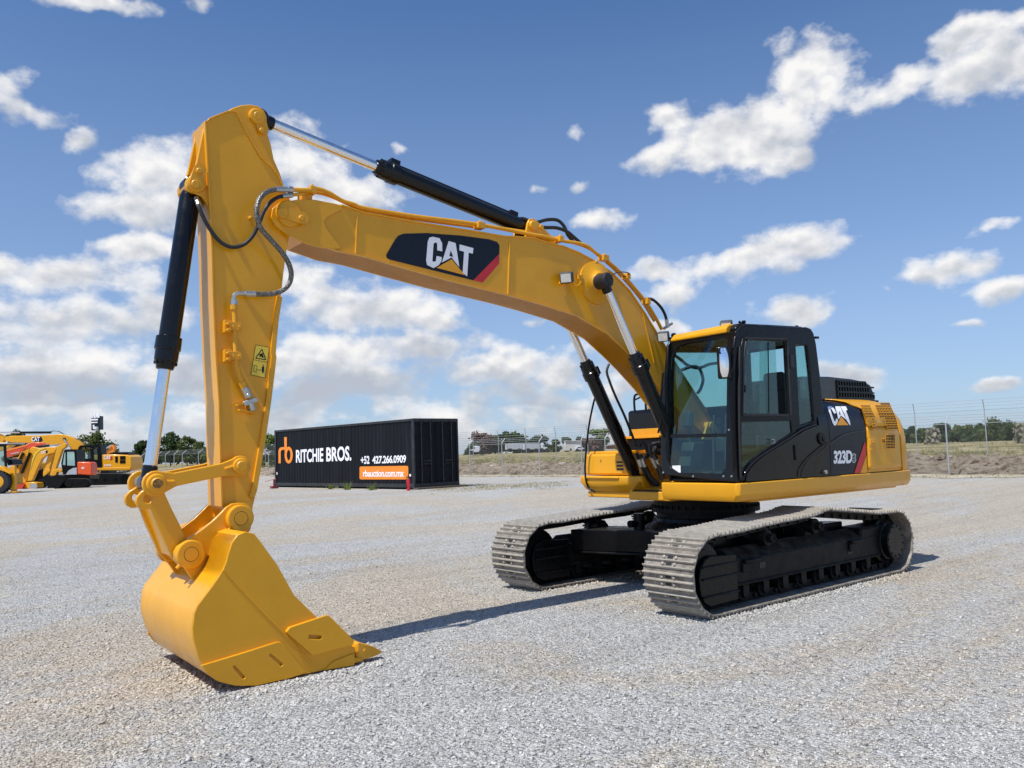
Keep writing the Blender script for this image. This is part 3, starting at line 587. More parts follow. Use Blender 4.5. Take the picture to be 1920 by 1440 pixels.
# exhaust hood
m = MB(); hp = [(-.70, 2.20), (-.72, 2.44), (-.80, 2.50), (-1.4, 2.515), (-1.95, 2.50), (-2.3, 2.47), (-2.42, 2.43), (-2.47, 2.36), (-2.52, 2.225), (-2.52, 2.20)]
m.prism(hp, .12, .99); hood = obj('engine_hood', m, M['hood'], EX, up=True, bevel=.07, seg=5)
m = MB(); m.box(-2.55, -.68, .10, 1.02, 2.195, 2.222); obj('hood_rim', m, M['blk2'], hood, bevel=.006)
m = MB(); gx0, gx1 = -1.56, -2.47
pts = [(gx0, 2.245), (gx0, 2.475), (-2.2, 2.45), (-2.38, 2.42), (-2.44, 2.34), (-2.475, 2.245)]
m.prism(pts, .990, .992); obj('hood_screen', m, M['rubber'], hood)
m = MB()
for k in range(15):
    x = gx0+(gx1-gx0)*k/14; zt = 2.475 if x > -1.9 else (2.46 if x > -2.3 else (2.42 if x > -2.4 else 2.30)); m.obox((x, .998, (2.245+zt)/2), (.011, 0, 0), (0, .008, 0), (0, 0, (zt-2.245)/2))
for z in (2.245, 2.32, 2.395, 2.475): m.obox(((gx0+gx1)/2+(.10 if z > 2.4 else 0), 1.0, z if z < 2.44 else z-.01), ((gx0-gx1)/2-(.10 if z > 2.4 else 0), 0, 0.0), (0, .009, 0), (0, 0, .011))
obj('hood_bars', m, M['blk2'], hood)
# ---- boom
HB = .205; yN = YB+HB; yF = YB-HB
top = [(541, 388), (548, 379), (560, 377), (591, 376), (630, 382), (641.7, 383), (683, 397), (777.8, 414), (889, 432), (947, 441.7), (1000, 444), (1015.6, 452-2), (1057, 460.6), (1085, 471.7), (1115.6, 488), (1149, 510.6), (1182, 544), (1210, 585.6), (1235, 627), (1249, 649), (1264, 674), (1300, 730), (1327, 771), (1337, 790)]
bot = [(1334, 808), (1322, 815), (1305, 800), (1254, 749), (1235, 724), (1205, 690), (1176, 660), (1140.6, 627), (1082, 592.5), (1015.6, 571.5), (960, 556), (838.9, 526), (760, 504), (679, 480.6), (630, 471), (574, 450.8), (541, 439.7), (530, 425), (528, 402), (531, 394)]
tz = [XZ(a, b, yN) for a, b in top]; bz_ = [XZ(a, b, yN) for a, b in bot]
m = MB(); m.prism(tz+bz_, yF+.012, yN-.012)
def strip(mb, line, th, y0, y1, side_):
    for i in range(len(line)-1):
        a = np.array(line[i]); b = np.array(line[i+1]); d = b-a; L_ = np.linalg.norm(d); d /= L_; nn = np.array([-d[1], d[0]])*side_*th
        mb.prism([tuple(a-d*.002), tuple(b+d*.002), tuple(b+nn+d*.002), tuple(a+nn-d*.002)], y0, y1)
def ribbon(mb, line, th, y0, y1, side_):
    P = [np.array(p) for p in line]; off = []
    for i, p in enumerate(P):
        d = P[min(i+1, len(P)-1)]-P[max(i-1, 0)]; d = d/np.linalg.norm(d); off.append(p+np.array([-d[1], d[0]])*side_*th)
    n = len(P); v = [(p[0], y, p[1]) for y in (y0, y1) for p in P]+[(p[0], y, p[1]) for y in (y0, y1) for p in off]
    f = []
    for i in range(n-1):
        f += [(i, i+1, n+i+1, n+i), (2*n+i, 3*n+i, 3*n+i+1, 2*n+i+1), (i, 2*n+i, 2*n+i+1, i+1), (n+i, n+i+1, 3*n+i+1, 3*n+i)]
    f += [(0, n, 3*n, 2*n), (n-1, 3*n-1, 4*n-1, 2*n-1)]
    mb.add(v, f)
boom = obj('boom', m, M['yel'], EX, up=True, bevel=.004)
tag(boom, 'arched yellow box-section boom')
m = MB(); ribbon(m, bz_[1:16], .016, yF-.004, yN+.004, 1); ribbon(m, tz[5:-1], .014, yF-.002, yN+.002, 1)
obj('boom_flange', m, M['yel'], boom)
m = MB()    # nose casting plate, weld seams, gusset near the foot
nz = ZZ(Z1, [(1010, 760), (1060, 720), (1180, 700), (1290, 700), (1440, 728)], yN)+ZZ(Z4, [(140, 490), (150, 512), (40, 570), (25, 600), (40, 640), (135, 765), (128, 782), (0, 772)], yN)+ZZ(Z1, [(1240, 1000), (1100, 930), (1030, 880), (1000, 820)], yN)
m.prism(nz, yN-.010, yN+.008)
obj('nose_plate', m, M['yel'], boom, bevel=.005)
for a, b in ((Z4(250, 560), Z4(240, 815)), (Z4(1280, 735), Z4(1268, 1085)), (Z5(870, 700), Z5(960, 1080))):
    m = MB(); m.cyl(S(*a, yN-.009), S(*b, yN-.009), .008, n=6); obj('weld_seam', m, M['yel'], boom)
m = MB(); m.cyl((XZ(540, 402, yN)[0], yF-.05, XZ(540, 402, yN)[1]), (XZ(540, 402, yN)[0], yN+.045, XZ(540, 402, yN)[1]), .115, n=32, ch=.012); obj('pin_boss', m, M['yel'], boom); m = MB()
c = S(1118, 530, yN); m.lathe((c[0], yN-.02, c[2]), (c[0], yN+.5, c[2]), [(0, .25), (.026, .25), (.03, .235), (.05, .15), (.075, .115), (.10, .10)], 36); obj('pin_boss', m, M['yel'], boom); m = MB()
m.lathe((c[0], yF+.02, c[2]), (c[0], yF-.5, c[2]), [(0, .25), (.03, .235), (.05, .15), (.075, .115), (.10, .10)], 36)
obj('pin_boss', m, M['yel'], boom)
def keeper(mb, pts, y0, y1, r=.05):  # rounded keeper plate between two pixel points
    a = np.array(XZ(*pts[0], y0)); b = np.array(XZ(*pts[1], y0)); d = b-a; d /= np.linalg.norm(d); n_ = np.array([-d[1], d[0]]); pl = []
    for k in range(9): t = math.pi/2+math.pi*k/8; pl.append(tuple(a+d*r*math.cos(t)+n_*r*math.sin(t)))
    for k in range(9): t = -math.pi/2+math.pi*k/8; pl.append(tuple(b+d*r*math.cos(t)+n_*r*math.sin(t)))
    mb.prism(pl, y0, y1)
def stub(mb, p, y0, y1, r, n=24, ch=.006): x, z = XZ(*p, y1); mb.cyl((x, y0, z), (x, y1, z), r, n=n, ch=ch)
m = MB(); keeper(m, (Z1(1085, 785), Z1(1210, 825)), yN+.045, yN+.062, .055); stub(m, Z1(1080, 787), yN+.05, yN+.075, .045); stub(m, Z1(1212, 822), yN+.05, yN+.08, .026, 12); obj('pin_keeper', m, M['yel2'], boom)
# decal on boom
y5 = yN-.012+.004
m = MB(); dk = [(470, 852), (450, 840), (447, 820), (505, 720), (530, 690), (565, 677), (720, 673), (950, 690), (1140, 715), (1195, 733), (1212, 755), (1211, 812), (1035, 992)]
m.add([(p[0], y5, p[1]) for p in ZZ(Z4, dk, y5)], [tuple(range(len(dk)))], 0)
rd = [(1211, 812), (1209, 880), (1098, 1008), (1035, 992)]; m.add([(p[0], y5, p[1]) for p in ZZ(Z4, rd, y5)], [(0, 1, 2, 3)], 1)
W_ = [[(762, 698), (738, 704), (727, 730), (716, 858), (722, 888), (765, 910), (800, 890), (818, 866), (822, 836), (786, 828), (782, 862), (768, 868), (758, 862), (766, 745), (778, 736), (790, 742), (791, 790), (825, 797), (824, 742), (806, 708)],
      [(868, 727), (915, 741), (940, 903), (887, 838), (822, 872)], [(942, 750), (1035, 775), (1031, 812), (1003, 806), (993, 966), (962, 940), (972, 800), (940, 790)]]
for pl in W_: m.add([(p[0], y5+.0015, p[1]) for p in ZZ(Z4, pl, y5)], [tuple(range(len(pl)))], 2)
for pl, mi_ in (([(882, 790), (897, 834), (872, 828)], 0), ([(887, 850), (978, 958), (785, 908)], 3)): m.add([(p[0], y5+.003, p[1]) for p in ZZ(Z4, pl, y5)], [tuple(range(len(pl)))], mi_)
obj('boom_logo', m, [M['navy'], M['red'], M['white'], M['tri']], boom, fix=False)
# ---- stick
HS = .165; sN = YB+HS; sF = YB-HS
sk = [(387, 227), (392, 221), (424, 208), (436, 206), (445, 210), (465, 250), (490, 293), (510, 312), (524, 330), (533, 352), (548, 380), (556, 402), (553, 425), (543, 444), (535.6, 485.6), (524.4, 580), (516, 665.6), (497, 810), (482, 920), (475, 950), (470, 985), (452, 996), (434, 985), (423, 962), (419, 950), (415, 838), (413, 755), (407, 665), (402, 560), (400, 480), (396, 380), (391, 300)]
sz = [XZ(a, b, sN) for a, b in sk]
m = MB(); m.prism(sz, sF+.01, sN-.01); stick = obj('stick', m, M['yel'], EX, up=True, bevel=.004); tag(stick, 'upright yellow stick hanging from the boom nose')
m = MB()
ribbon(m, [sz[i] for i in (24, 25, 26, 27, 28, 29, 30, 31, 0)], .016, sF-.004, sN+.004, -1)
ribbon(m, [sz[i] for i in (0, 1, 2, 3, 4, 5, 6, 7, 8, 9)], .014, sF-.003, sN+.003, 1)
bk = ZZ(Z2, [(1075, -10), (1052, 130), (1038, 270), (1030, 370), (1035, 400), (1000, 690), (960, 960), (905, 1290), (885, 1350)], sN)
ribbon(m, bk, .045, sF-.016, sN+.016, 1)
obj('stick_flange', m, M['yel'], stick, bevel=.003)
m = MB()
tp = [XZ(*Z1(*p), YB+.11) for p in ((700, 105), (740, 82), (800, 62), (860, 58), (915, 68), (955, 100), (972, 140), (975, 250), (1000, 330), (1020, 430), (1060, 520), (1085, 600), (1000, 620), (900, 420), (800, 240))]
for y in (YB+.085, YB-.115): m.prism(tp, y, y+.03)
c = S(*Z1(915, 128), sN); m.cyl((c[0], YB-.15, c[2]), (c[0], YB+.15, c[2]), .07, n=24, ch=.01)
obj('stick_cylinder_bracket', m, M['yel'], stick, bevel=.008)
m = MB(); keeper(m, (Z1(915, 130), Z1(942, 228)), YB+.115, YB+.135, .05); stub(m, Z1(915, 130), YB+.13, YB+.155, .036); stub(m, Z1(942, 228), YB+.13, YB+.165, .022, 10); obj('pin_keeper', m, M['yel2'], stick)
m = MB(); bp_ = [XZ(*Z1(*p), YB+.12) for p in ((548, 190), (520, 330), (490, 470), (440, 570), (425, 610), (440, 645), (480, 655), (530, 680), (560, 720), (585, 760), (580, 400), (570, 200))]
for y in (YB+.10, YB-.13): m.prism(bp_, y, y+.03)
c = S(*Z1(495, 592), YB+.13); m.cyl((c[0], YB-.16, c[2]), (c[0], YB+.16, c[2]), .075, n=24, ch=.012)
obj('bucket_cylinder_bracket', m, M['yel'], stick, bevel=.008)
m = MB(); keeper(m, (Z1(520, 502), Z1(492, 592)), YB+.16, YB+.178, .05); stub(m, Z1(520, 502), YB+.17, YB+.21, .024, 10); stub(m, Z1(495, 592), YB+.17, YB+.19, .034); obj('pin_keeper', m, M['yel2'], stick)
# cylinders
def cylinder(name, A, B, fr_, rb, rr2, headlen, par=EX, sleeve=None, gl=.22, mirror_hose=False):
    """barrel starts at A, rod ends at B; fr_ = share of the length that is barrel"""
    A = np.array(A, float); B = np.array(B, float); L_ = np.linalg.norm(B-A); d = (B-A)/L_; Lb = L_*fr_
    m = MB(); m.lathe(A, B, [(.04, rb*.75), (.10, rb), (Lb-headlen, rb), (Lb-headlen+.01, rb*1.22), (Lb-.5*headlen, rb*1.24), (Lb-.5*headlen+.008, rb*1.12), (Lb-.02, rb*1.1), (Lb, rb*.92), (Lb+.05, rb*.80), (Lb+.055, rr2*1.1)], 28)
    yv = np.array([0, 1, 0]); m.cyl(A-yv*.075, A+yv*.075, rb*1.0, n=24, ch=.008)
    w = np.cross(d, yv); w /= np.linalg.norm(w)
    for k in range(10):
        a = 2*math.pi*k/10; q = A+d*(Lb-.01)+(yv*math.cos(a)+w*math.sin(a))*rb*.95; m.cyl(q, q+d*.025, .012, n=6)
    sdw = w if w[2] > 0 else -w
    if name != 'bucket_cylinder': m.cyl(A+d*.25+sdw*rb*1.12, A+d*(Lb-headlen)+sdw*rb*1.12, .017, n=8)
    if name != 'bucket_cylinder': m.obox(A+d*(Lb-headlen*.7)+sdw*rb*1.25, d*.05, yv*.04, sdw*.03); m.obox(A+d*.2+sdw*rb*1.1, d*.05, yv*.035, sdw*.03)
    o = obj(name, m, M['blk'], par, up=True, bevel=.0)
    m = MB(); m.cyl(A+d*(Lb+.02), B-d*.05, rr2, n=24); m2 = MB(); m2.cyl(B-yv*.07, B+yv*.07, rr2*1.45, n=24, ch=.008); m2.lathe(B-d*.14, B, [(0, rr2*1.02), (.01, rr2*1.2), (.14, rr2*1.25)], 20)
    obj('rod', m, M['chrome'], o); obj('rod_eye', m2, M['blk'], o)
    return o
pD = S(*Z1(478, 600), YB+.05); pD = (pD[0], YB, pD[2])
pB = XZ(*Z2(232, 1248), YB+.27)   # link pin (near boss face)
pBv = (pB[0], YB, pB[1])
bc = cylinder('bucket_cylinder', pD, pBv, .61, .082, .048, .22); tag(bc, 'upright black hydraulic cylinder with chrome rod in front of the stick')
sA = S(986, 428, YB); sB = S(487, 229, YB)
c = S(*Z1(930, 165), YB+.1)
sc_ = cylinder('stick_cylinder', (sA[0], YB, sA[2]), (S(484, 222, YB)[0], YB, S(484, 222, YB)[2]), .60, .086, .050, .20); tag(sc_, 'long black hydraulic cylinder with chrome rod above the boom')
for s_ in (1, -1):
    y = YB+.41*s_; hd = S(1131, 527, YB+.41); A = (.62, y, 1.13); B = (hd[0], y, hd[2])
    o = cylinder('boom_cylinder', A, B, .655, .080, .047, .20); tag(o, 'black boom lift cylinder on the camera side' if s_ > 0 else 'black boom lift cylinder on the far side')
    m = MB(); m.cyl((B[0], y-.09, B[2]), (B[0], y+.09, B[2]), .085, n=28, ch=.015)
    for k in range(3): a = k*2.1+.4; q = (B[0]+.045*math.cos(a), y+.09*s_, B[2]+.045*math.sin(a)); m.cyl(q, (q[0], y+.10*s_, q[2]), .012, n=6)
    obj('pin_cap', m, M['rubber'], o)
m = MB(); q = S(985, 440, YB+.1); q = np.array(S(986, 428, YB)); 
lug = [(q[0]+.07, q[2]+.02), (q[0]+.04, q[2]+.07), (q[0]-.02, q[2]+.085), (q[0]-.09, q[2]+.05), (q[0]-.35, q[2]-.14), (q[0]-.35, q[2]-.25), (q[0]+.12, q[2]-.2)]
for y in (YB-.12, YB+.09): m.prism(lug, y, y+.03)
m.cyl((q[0], YB-.15, q[2]), (q[0], YB+.15, q[2]), .055, n=20, ch=.01); m.cyl((q[0]-.12, YB+.12, q[2]-.0), (q[0]-.12, YB+.135, q[2]), .03, n=12)
obj('stick_cylinder_foot', m, M['yel'], boom, bevel=.006)
# ---- linkage
m = MB()
yl = YB+.215
def link(mb, A, B, wA, wB, w, y0, y1, rA, rB):
    A = np.array(A); B = np.array(B); d = B-A; L_ = np.linalg.norm(d); d /= L_; n_ = np.array([-d[1], d[0]]); pl = []
    for k in range(13): t = math.radians(55)+math.radians(250)*k/12; pl.append(tuple(A+d*rA*math.cos(t)+n_*rA*math.sin(t)))
    pl += [tuple(A+d*(L_*.22)-n_*w), tuple(A+d*(L_*.78)-n_*w)]
    for k in range(13): t = math.radians(-125)+math.radians(250)*k/12; pl.append(tuple(B+d*rB*math.cos(t)+n_*rB*math.sin(t)))
    pl += [tuple(A+d*(L_*.78)+n_*w), tuple(A+d*(L_*.22)+n_*w)]
    mb.prism(pl, y0, y1)
pA = np.array(XZ(*Z2(800, 1130), YB+.26))
for s_ in (1, -1):
    ya, yb_ = sorted((YB+.205*s_, YB+.245*s_)); link(m, tuple(pB), tuple(pA), 0, 0, .052, ya, yb_, .098, .085)
for s_ in (1, -1):
    ya, yb_ = sorted((YB+.24*s_, YB+.275*s_)); m.cyl((pB[0], ya, pB[1]), (pB[0], yb_, pB[1]), .075, n=28, ch=.01); m.cyl((pA[0], ya, pA[1]), (pA[0], yb_, pA[1]), .068, n=28, ch=.01)
lk = obj('idler_link', m, M['yel'], EX, up=True, bevel=.008)
m = MB(); m.cyl((pB[0], YB-.29, pB[1]), (pB[0], YB+.29, pB[1]), .046, n=24, ch=.008); m.cyl((pA[0], YB-.29, pA[1]), (pA[0], YB+.29, pA[1]), .044, n=24, ch=.008)
m.cyl((pB[0]-.13, YB+.25, pB[1]+.01), (pB[0]-.07, YB+.25, pB[1]+.012), .012, n=8)
m.cyl((pA[0]+.13, YB+.25, pA[1]-.02), (pA[0]+.06, YB+.25, pA[1]-.0), .013, n=8)
obj('link_pin', m, M['yel2'], lk)
m = MB(); m.cyl((pB[0], YB+.289, pB[1]), (pB[0], YB+.294, pB[1]), .036, n=20); obj('greased_pin_face', m, M['grease'], lk)
m = MB(); m.cyl((pB[0], YB-.20, pB[1]), (pB[0], YB-.08, pB[1]), .06, n=24); m.cyl((pB[0], YB+.08, pB[1]), (pB[0], YB+.20, pB[1]), .06, n=24); obj('bushing', m, M['steel'], lk)
pC = np.array(XZ(*Z3(410, 573), YB+.27))
bl = [XZ(*Z3(*p), YB+.2) for p in ((150, 175), (110, 200), (82, 235), (80, 265), (95, 292), (125, 307), (170, 300), (215, 420), (262, 520), (300, 600), (340, 640), (400, 640), (440, 600), (440, 550), (380, 470), (300, 310), (240, 180), (200, 150))]
m = MB()
for s_ in (1, -1):
    ya, yb_ = sorted((YB+.155*s_, YB+.20*s_)); hc = XZ(*Z3(153, 240), YB+.2); m.holed(bl, [[(hc[0]+.032*math.cos(k*math.pi/8), hc[1]+.032*math.sin(k*math.pi/8)) for k in range(16)]], lambda a, b: (a, ya, b), (0, yb_-ya, 0))
m.prism([XZ(*Z3(*p), YB+.17) for p in ((190, 300), (300, 590), (370, 560), (270, 300))], YB-.16, YB+.16)
m.cyl((pC[0], YB-.2, pC[1]), (pC[0], YB+.2, pC[1]), .075, n=24)
b2 = obj('bucket_link', m, M['yel'], EX, up=True, bevel=.008)
# ---- bucket
yb0, yb1 = YB-.78, YB+.70
plate = [(434.7, 1018), (445.6, 1003), (461, 996.6), (476.9, 1000.6), (489, 1016), (520.6, 1060), (551.9, 1116), (572, 1136), (594, 1157), (640, 1195), (664.4, 1215), (664.4, 1245), (614, 1257), (542.5, 1272.5), (480, 1286.6), (442.5, 1286.6), (420, 1282), (405, 1275.6), (392, 1265), (383, 1253.8), (373, 1237), (367.5, 1219), (362, 1199), (360.6, 1178.8), (364, 1150.6), (370, 1136), (380, 1122.5), (398.8, 1097.5), (409, 1083), (417.5, 1069), (424, 1054), (428, 1038)]
pz = [XZ(a, b, yb1) for a, b in plate]
lowz = min(p[1] for p in pz); pz = [(x, z-lowz+.004) if z-lowz < .05 else (x, z-lowz*max(0, 1-(z-.05)/.6)) for x, z in pz]
m = MB(); m.prism(pz, yb1-.025, yb1); m.prism(pz, yb0, yb0+.025)
shell_line = [pz[i] for i in list(range(11, 32))+[0, 1]]
cen = np.mean(np.array(pz), axis=0)
ribbon(m, shell_line, .022, yb0+.004, yb1-.004, 1)
# close the top with the torque section behind the ears
tq = [pz[0], pz[1], pz[2], (pz[2][0]-.10, pz[2][1]-.20), (pz[28][0]-.12, pz[28][1]+.02), pz[28], pz[29], pz[30], pz[31]]
m.prism(tq, yb0+.02, yb1-.02)
bucket = obj('bucket', m, M['yel'], EX, up=True, bevel=.005, smooth=40); tag(bucket, 'yellow digging bucket resting on the gravel')
m = MB(); sc1 = [XZ(*Z3(*p), yb1+.03) for p in ((980, 1040), (1000, 1012), (1225, 938), (1240, 942), (1383, 1085), (1388, 1100), (1380, 1118), (1148, 1180), (1135, 1178))]
for y0, y1 in ((yb1, yb1+.035), (yb0-.035, yb0)):
    m = MB(); m.holed(sc1, [[XZ(*Z3(*p), yb1+.03) for p in ((1117, 1056), (1116, 1078), (1180, 1084), (1194, 1076), (1190, 1062))]], lambda a, b: (a, y0, b), (0, y1-y0, 0)); obj('side_cutter', m, M['yel'], bucket, bevel=.006)
m = MB(); wp = [XZ(*Z3(*p), yb1+.02) for p in ((470, 1242), (700, 1172), (925, 1100), (950, 1100), (985, 1140), (1108, 1283), (1000, 1318), (800, 1363), (680, 1363), (600, 1345), (560, 1330), (520, 1300))]
wp = [(x, max(z, .006)) for x, z in wp]
def slot(a, b, w=11):
    a = np.array(Z3(*a)); b = np.array(Z3(*b)); d = (b-a)/np.linalg.norm(b-a); n_ = np.array([-d[1], d[0]])*w/3.2
    return [XZ(*q, yb1+.02) for q in (a+n_*.6, a-d*2, a-n_*.6, b-n_, b+d*1.5, b+n_)]
for y0, y1 in ((yb1, yb1+.022), (yb0-.022, yb0)):
    m = MB(); m.holed(wp, [slot((668, 1247), (728, 1316)), slot((885, 1176), (955, 1238))], lambda a, b: (a, y0, b), (0, y1-y0, 0)); obj('wear_plate', m, M['yel'], bucket, bevel=.004)
m = MB(); cr = [XZ(*Z3(*p), yb1) for p in ((605, 665), (700, 770), (870, 950), (1010, 1090), (1150, 1255))]
m.tube([(x, yb1, z) for x, z in cr], .009, n=8); obj('side_crease', m, M['yel'], bucket)
m = MB(); lp = [XZ(*q, yb1) for q in ((600, 1258), (672, 1212), (684, 1232), (668, 1248))]
m.prism([(lp[0][0], .01), (5.32, .075), (5.16, .055), (5.14, .02)], yb0, yb1); 
m.prism([XZ(*Z3(*p), yb1) for p in ((1205, 1270), (1260, 1215), (1320, 1190), (1385, 1165), (1392, 1200), (1388, 1240))], yb1-.03, yb1+.012)
m.prism([XZ(*Z3(*p), yb1) for p in ((1205, 1270), (1260, 1215), (1320, 1190), (1385, 1165), (1392, 1200), (1388, 1240))], yb0-.012, yb0+.03)
obj('cutting_lip', m, M['yel'], bucket, bevel=.006)
tx = XZ(714, 1231, yb1-.05); hx = XZ(670, 1234, yb1-.05)
m = MB()
for k, (f_, hw_) in enumerate(((0, .062), )):
    pass
def tooth():
    m = MB(); x0 = hx[0]+.03; x1 = tx[0]
    prof = [(x0, .155, .045, .05), (x0-.015, .175, .03, .062), (x0-.035, .17, .03, .062), (x0-.16, .118, .035, .052), (x1, .062, .050, .034)]
    v = []
    for x, zt, zb, w in prof: v += [(x, -w, zb), (x, w, zb), (x, w, zt), (x, -w, zt)]
    f = [(0, 1, 2, 3), (19, 18, 17, 16)]
    for k in range(4): f += [(k*4+i, k*4+(i+1) % 4, (k+1)*4+(i+1) % 4, (k+1)*4+i) for i in range(4)]
    m.add(v, f); m.cyl((x0-.075, -.064, .10), (x0-.075, .064, .10), .016, n=10)
    m.prism([(x0+.16, .05), (x0+.13, .10), (x0+.03, .145), (x0-.02, .14), (x0-.02, .06)], -.04, .04)
    return m
t0 = obj('tooth', tooth(), M['yel2'], bucket, bevel=.004)
for k, y in enumerate((yb1-.065, YB+.31, YB-.04, YB-.39, yb0+.065)):
    o = t0 if k == 0 else t0.copy()
    if k: COL.objects.link(o)
    o.location.y = y
# ears
ear = [(700, 265), (660, 270), (625, 292), (590, 330), (540, 378), (480, 425), (420, 465), (370, 500), (330, 530), (312, 565), (316, 610), (340, 645), (375, 655), (400, 690), (432, 740), (500, 800), (620, 640), (690, 540), (770, 430), (786, 370), (782, 310), (760, 280), (735, 266)]
ez = [XZ(*Z3(*p), YB+.27) for p in ear]
pK = np.array(XZ(*Z3(708, 358), YB+.30)); pC2 = np.array(XZ(*Z3(410, 573), YB+.30))
for s_ in (1, -1):
    m = MB(); ya, yb_ = sorted((YB+.215*s_, YB+.255*s_)); m.prism(ez, ya, yb_); ya, yb_ = sorted((YB+.25*s_, YB+.31*s_))
    m.cyl((pK[0], ya, pK[1]), (pK[0], yb_, pK[1]), .108, n=36, ch=.008); m.cyl((pC2[0], ya, pC2[1]), (pC2[0], yb_, pC2[1]), .108, n=36, ch=.008)
    obj('bucket_ear', m, M['yel'], bucket, bevel=.008)
m = MB()
for q in (pK, pC2):
    m.cyl((q[0], YB-.32, q[1]), (q[0], YB+.314, q[1]), .052, n=28)
    m.cyl((q[0]+.10, YB+.28, q[1]-.10), (q[0]+.05, YB+.28, q[1]-.05), .014, n=8)
obj('bucket_pin', m, M['yel2'], bucket)
m = MB()
for q in (pK, pC2): m.lathe((q[0], YB+.309, q[1]), (q[0], YB+.35, q[1]), [(0, .056), (.0025, .056)], 28)
obj('pin_gap', m, M['rubber'], bucket)
# ---- hoses, pipes, fittings
def hose(name, pts, r, mat, par, y=None, **k):
    m = MB(); m.tube([S(*p[:2], p[2]) for p in pts], r, n=10, **k); return obj(name, m, M[mat], par, up=(par == EX))
hose('braided_hose', [(*Z1(1130, 632), yN+.02), (*Z1(1040, 630), yN+.05), (*Z1(960, 655), yN+.10), (*Z1(915, 715), yN+.14), (*Z1(905, 800), yN+.16), (*Z1(930, 890), yN+.14), (*Z1(990, 960), yN+.12), (*Z1(1070, 1050), yN+.10), (*Z1(1120, 1130), yN+.08), (*Z1(1138, 1210), yN+.06), (*Z1(1115, 1280), yN+.05), (*Z1(1050, 1325), yN+.04), (*Z1(960, 1338), yN+.03), (*Z1(880, 1335), sN+.08)], .022, 'braid', stick)
hose('black_hose', [(*Z1(1130, 672), yN+.02), (*Z1(1060, 680), yN+.04), (*Z1(1000, 715), yN+.06), (*Z1(955, 775), yN+.06), (*Z1(920, 860), yN+.05), (*Z1(880, 940), yN+.03), (*Z1(820, 1000), yN+.01), (*Z1(740, 1020), sN+.05), (*Z1(660, 985), sN+.04), (*Z1(590, 900), sN+.03), (*Z1(540, 810), sN+.02), (*Z1(512, 740), sN), (*Z1(500, 690), YB+.10)], .0165, 'rubber', stick)
m = MB(); m.cyl(S(*Z1(1030, 630), yN+.052), S(*Z1(1112, 632), yN+.028), .026, n=12); m.cyl(S(*Z1(1112, 632), yN+.028), S(*Z1(1145, 632), yN+.02), .030, n=8); m.cyl(S(*Z1(1075, 677), yN+.035), S(*Z1(1140, 671), yN+.02), .022, n=10)
m.cyl(S(*Z1(515, 740), sN), S(*Z1(498, 690), YB+.10), .022, n=10); m.cyl(S(*Z1(895, 1336), sN+.08), S(*Z1(825, 1333), sN+.075), .026, n=10)
m.tube([S(*Z1(825, 1333), sN+.075), S(*Z1(775, 1333), sN+.075), S(*Z1(752, 1350), sN+.075), S(*Z1(750, 1385), sN+.075)], .018); m.cyl(S(*Z1(750, 1375), sN+.075), S(*Z1(750, 1410), sN+.075), .032, n=6)
obj('hose_fitting', m, M['steel'], stick)
m = MB(); m.tube([S(*Z2(752, 40), sN+.075), S(*Z2(760, 200), sN+.075), S(*Z2(765, 400), sN+.075), S(*Z2(785, 500), sN+.07), S(*Z2(818, 585), sN+.065)], .021, n=12); m.cyl(S(*Z2(750, 40), sN+.075), S(*Z2(752, 75), sN+.075), .030, n=8); m.cyl(S(*Z2(806, 560), sN+.066), S(*Z2(822, 605), sN+.064), .031, n=8)
for y_ in (190, 388):
    a = S(*Z2(675, y_), sN); b = S(*Z2(740, y_), sN+.06); c2 = S(*Z2(803, y_+3), sN+.10); hz = .05
    m.box(b[0], a[0], sN-.01, sN+.055, a[2]-hz, a[2]+hz); m.box(c2[0], b[0]+.03, sN+.055, sN+.10, b[2]-.03, b[2]+.035)
    for q in ((718, y_-22), (718, y_+20), (745, y_), (790, y_)): c3 = S(*Z2(*q), sN+.10); m.cyl((c3[0], sN+.05, c3[2]), (c3[0], sN+.112, c3[2]), .014, n=8)
obj('stick_pipe', m, M['yel2'], stick, bevel=.002)
m = MB(); m.cyl(S(*Z2(822, 600), sN+.064), S(*Z2(850, 665), sN+.06), .034, n=10); m.obox(S(*Z2(860, 695), sN+.06), (np.array(S(*Z2(905, 680), sN+.06))-np.array(S(*Z2(815, 712), sN+.06)))/2, (0, .02, 0), (.008, 0, .018)); m.cyl(S(*Z2(862, 700), sN+.06), S(*Z2(878, 755), sN+.055), .026, n=8); m.cyl(S(*Z2(848, 655), sN+.08), S(*Z2(848, 655), sN+.12), .018, n=8)
obj('shutoff_valve', m, M['steel'], stick, bevel=.004)
m = MB(); a = S(*Z2(765, 690), sN); m.obox((a[0]-.07, sN+.03, a[2]-.02), (.075, 0, -.015), (0, .03, 0), (0, 0, .006)); m.obox((a[0]-.08, sN+.03, a[2]-.09), (.07, 0, .015), (0, .03, 0), (0, 0, .006)); m.box(a[0]-.09, a[0]-.08, sN-.01, sN+.03, a[2]-.09, a[2]-.02)
for q in (Z2(868, 820), ): pass
stub(m, Z1(868, 820), sN-.02, sN+.03, .016, 8); obj('valve_bracket', m, M['yel2'], stick)
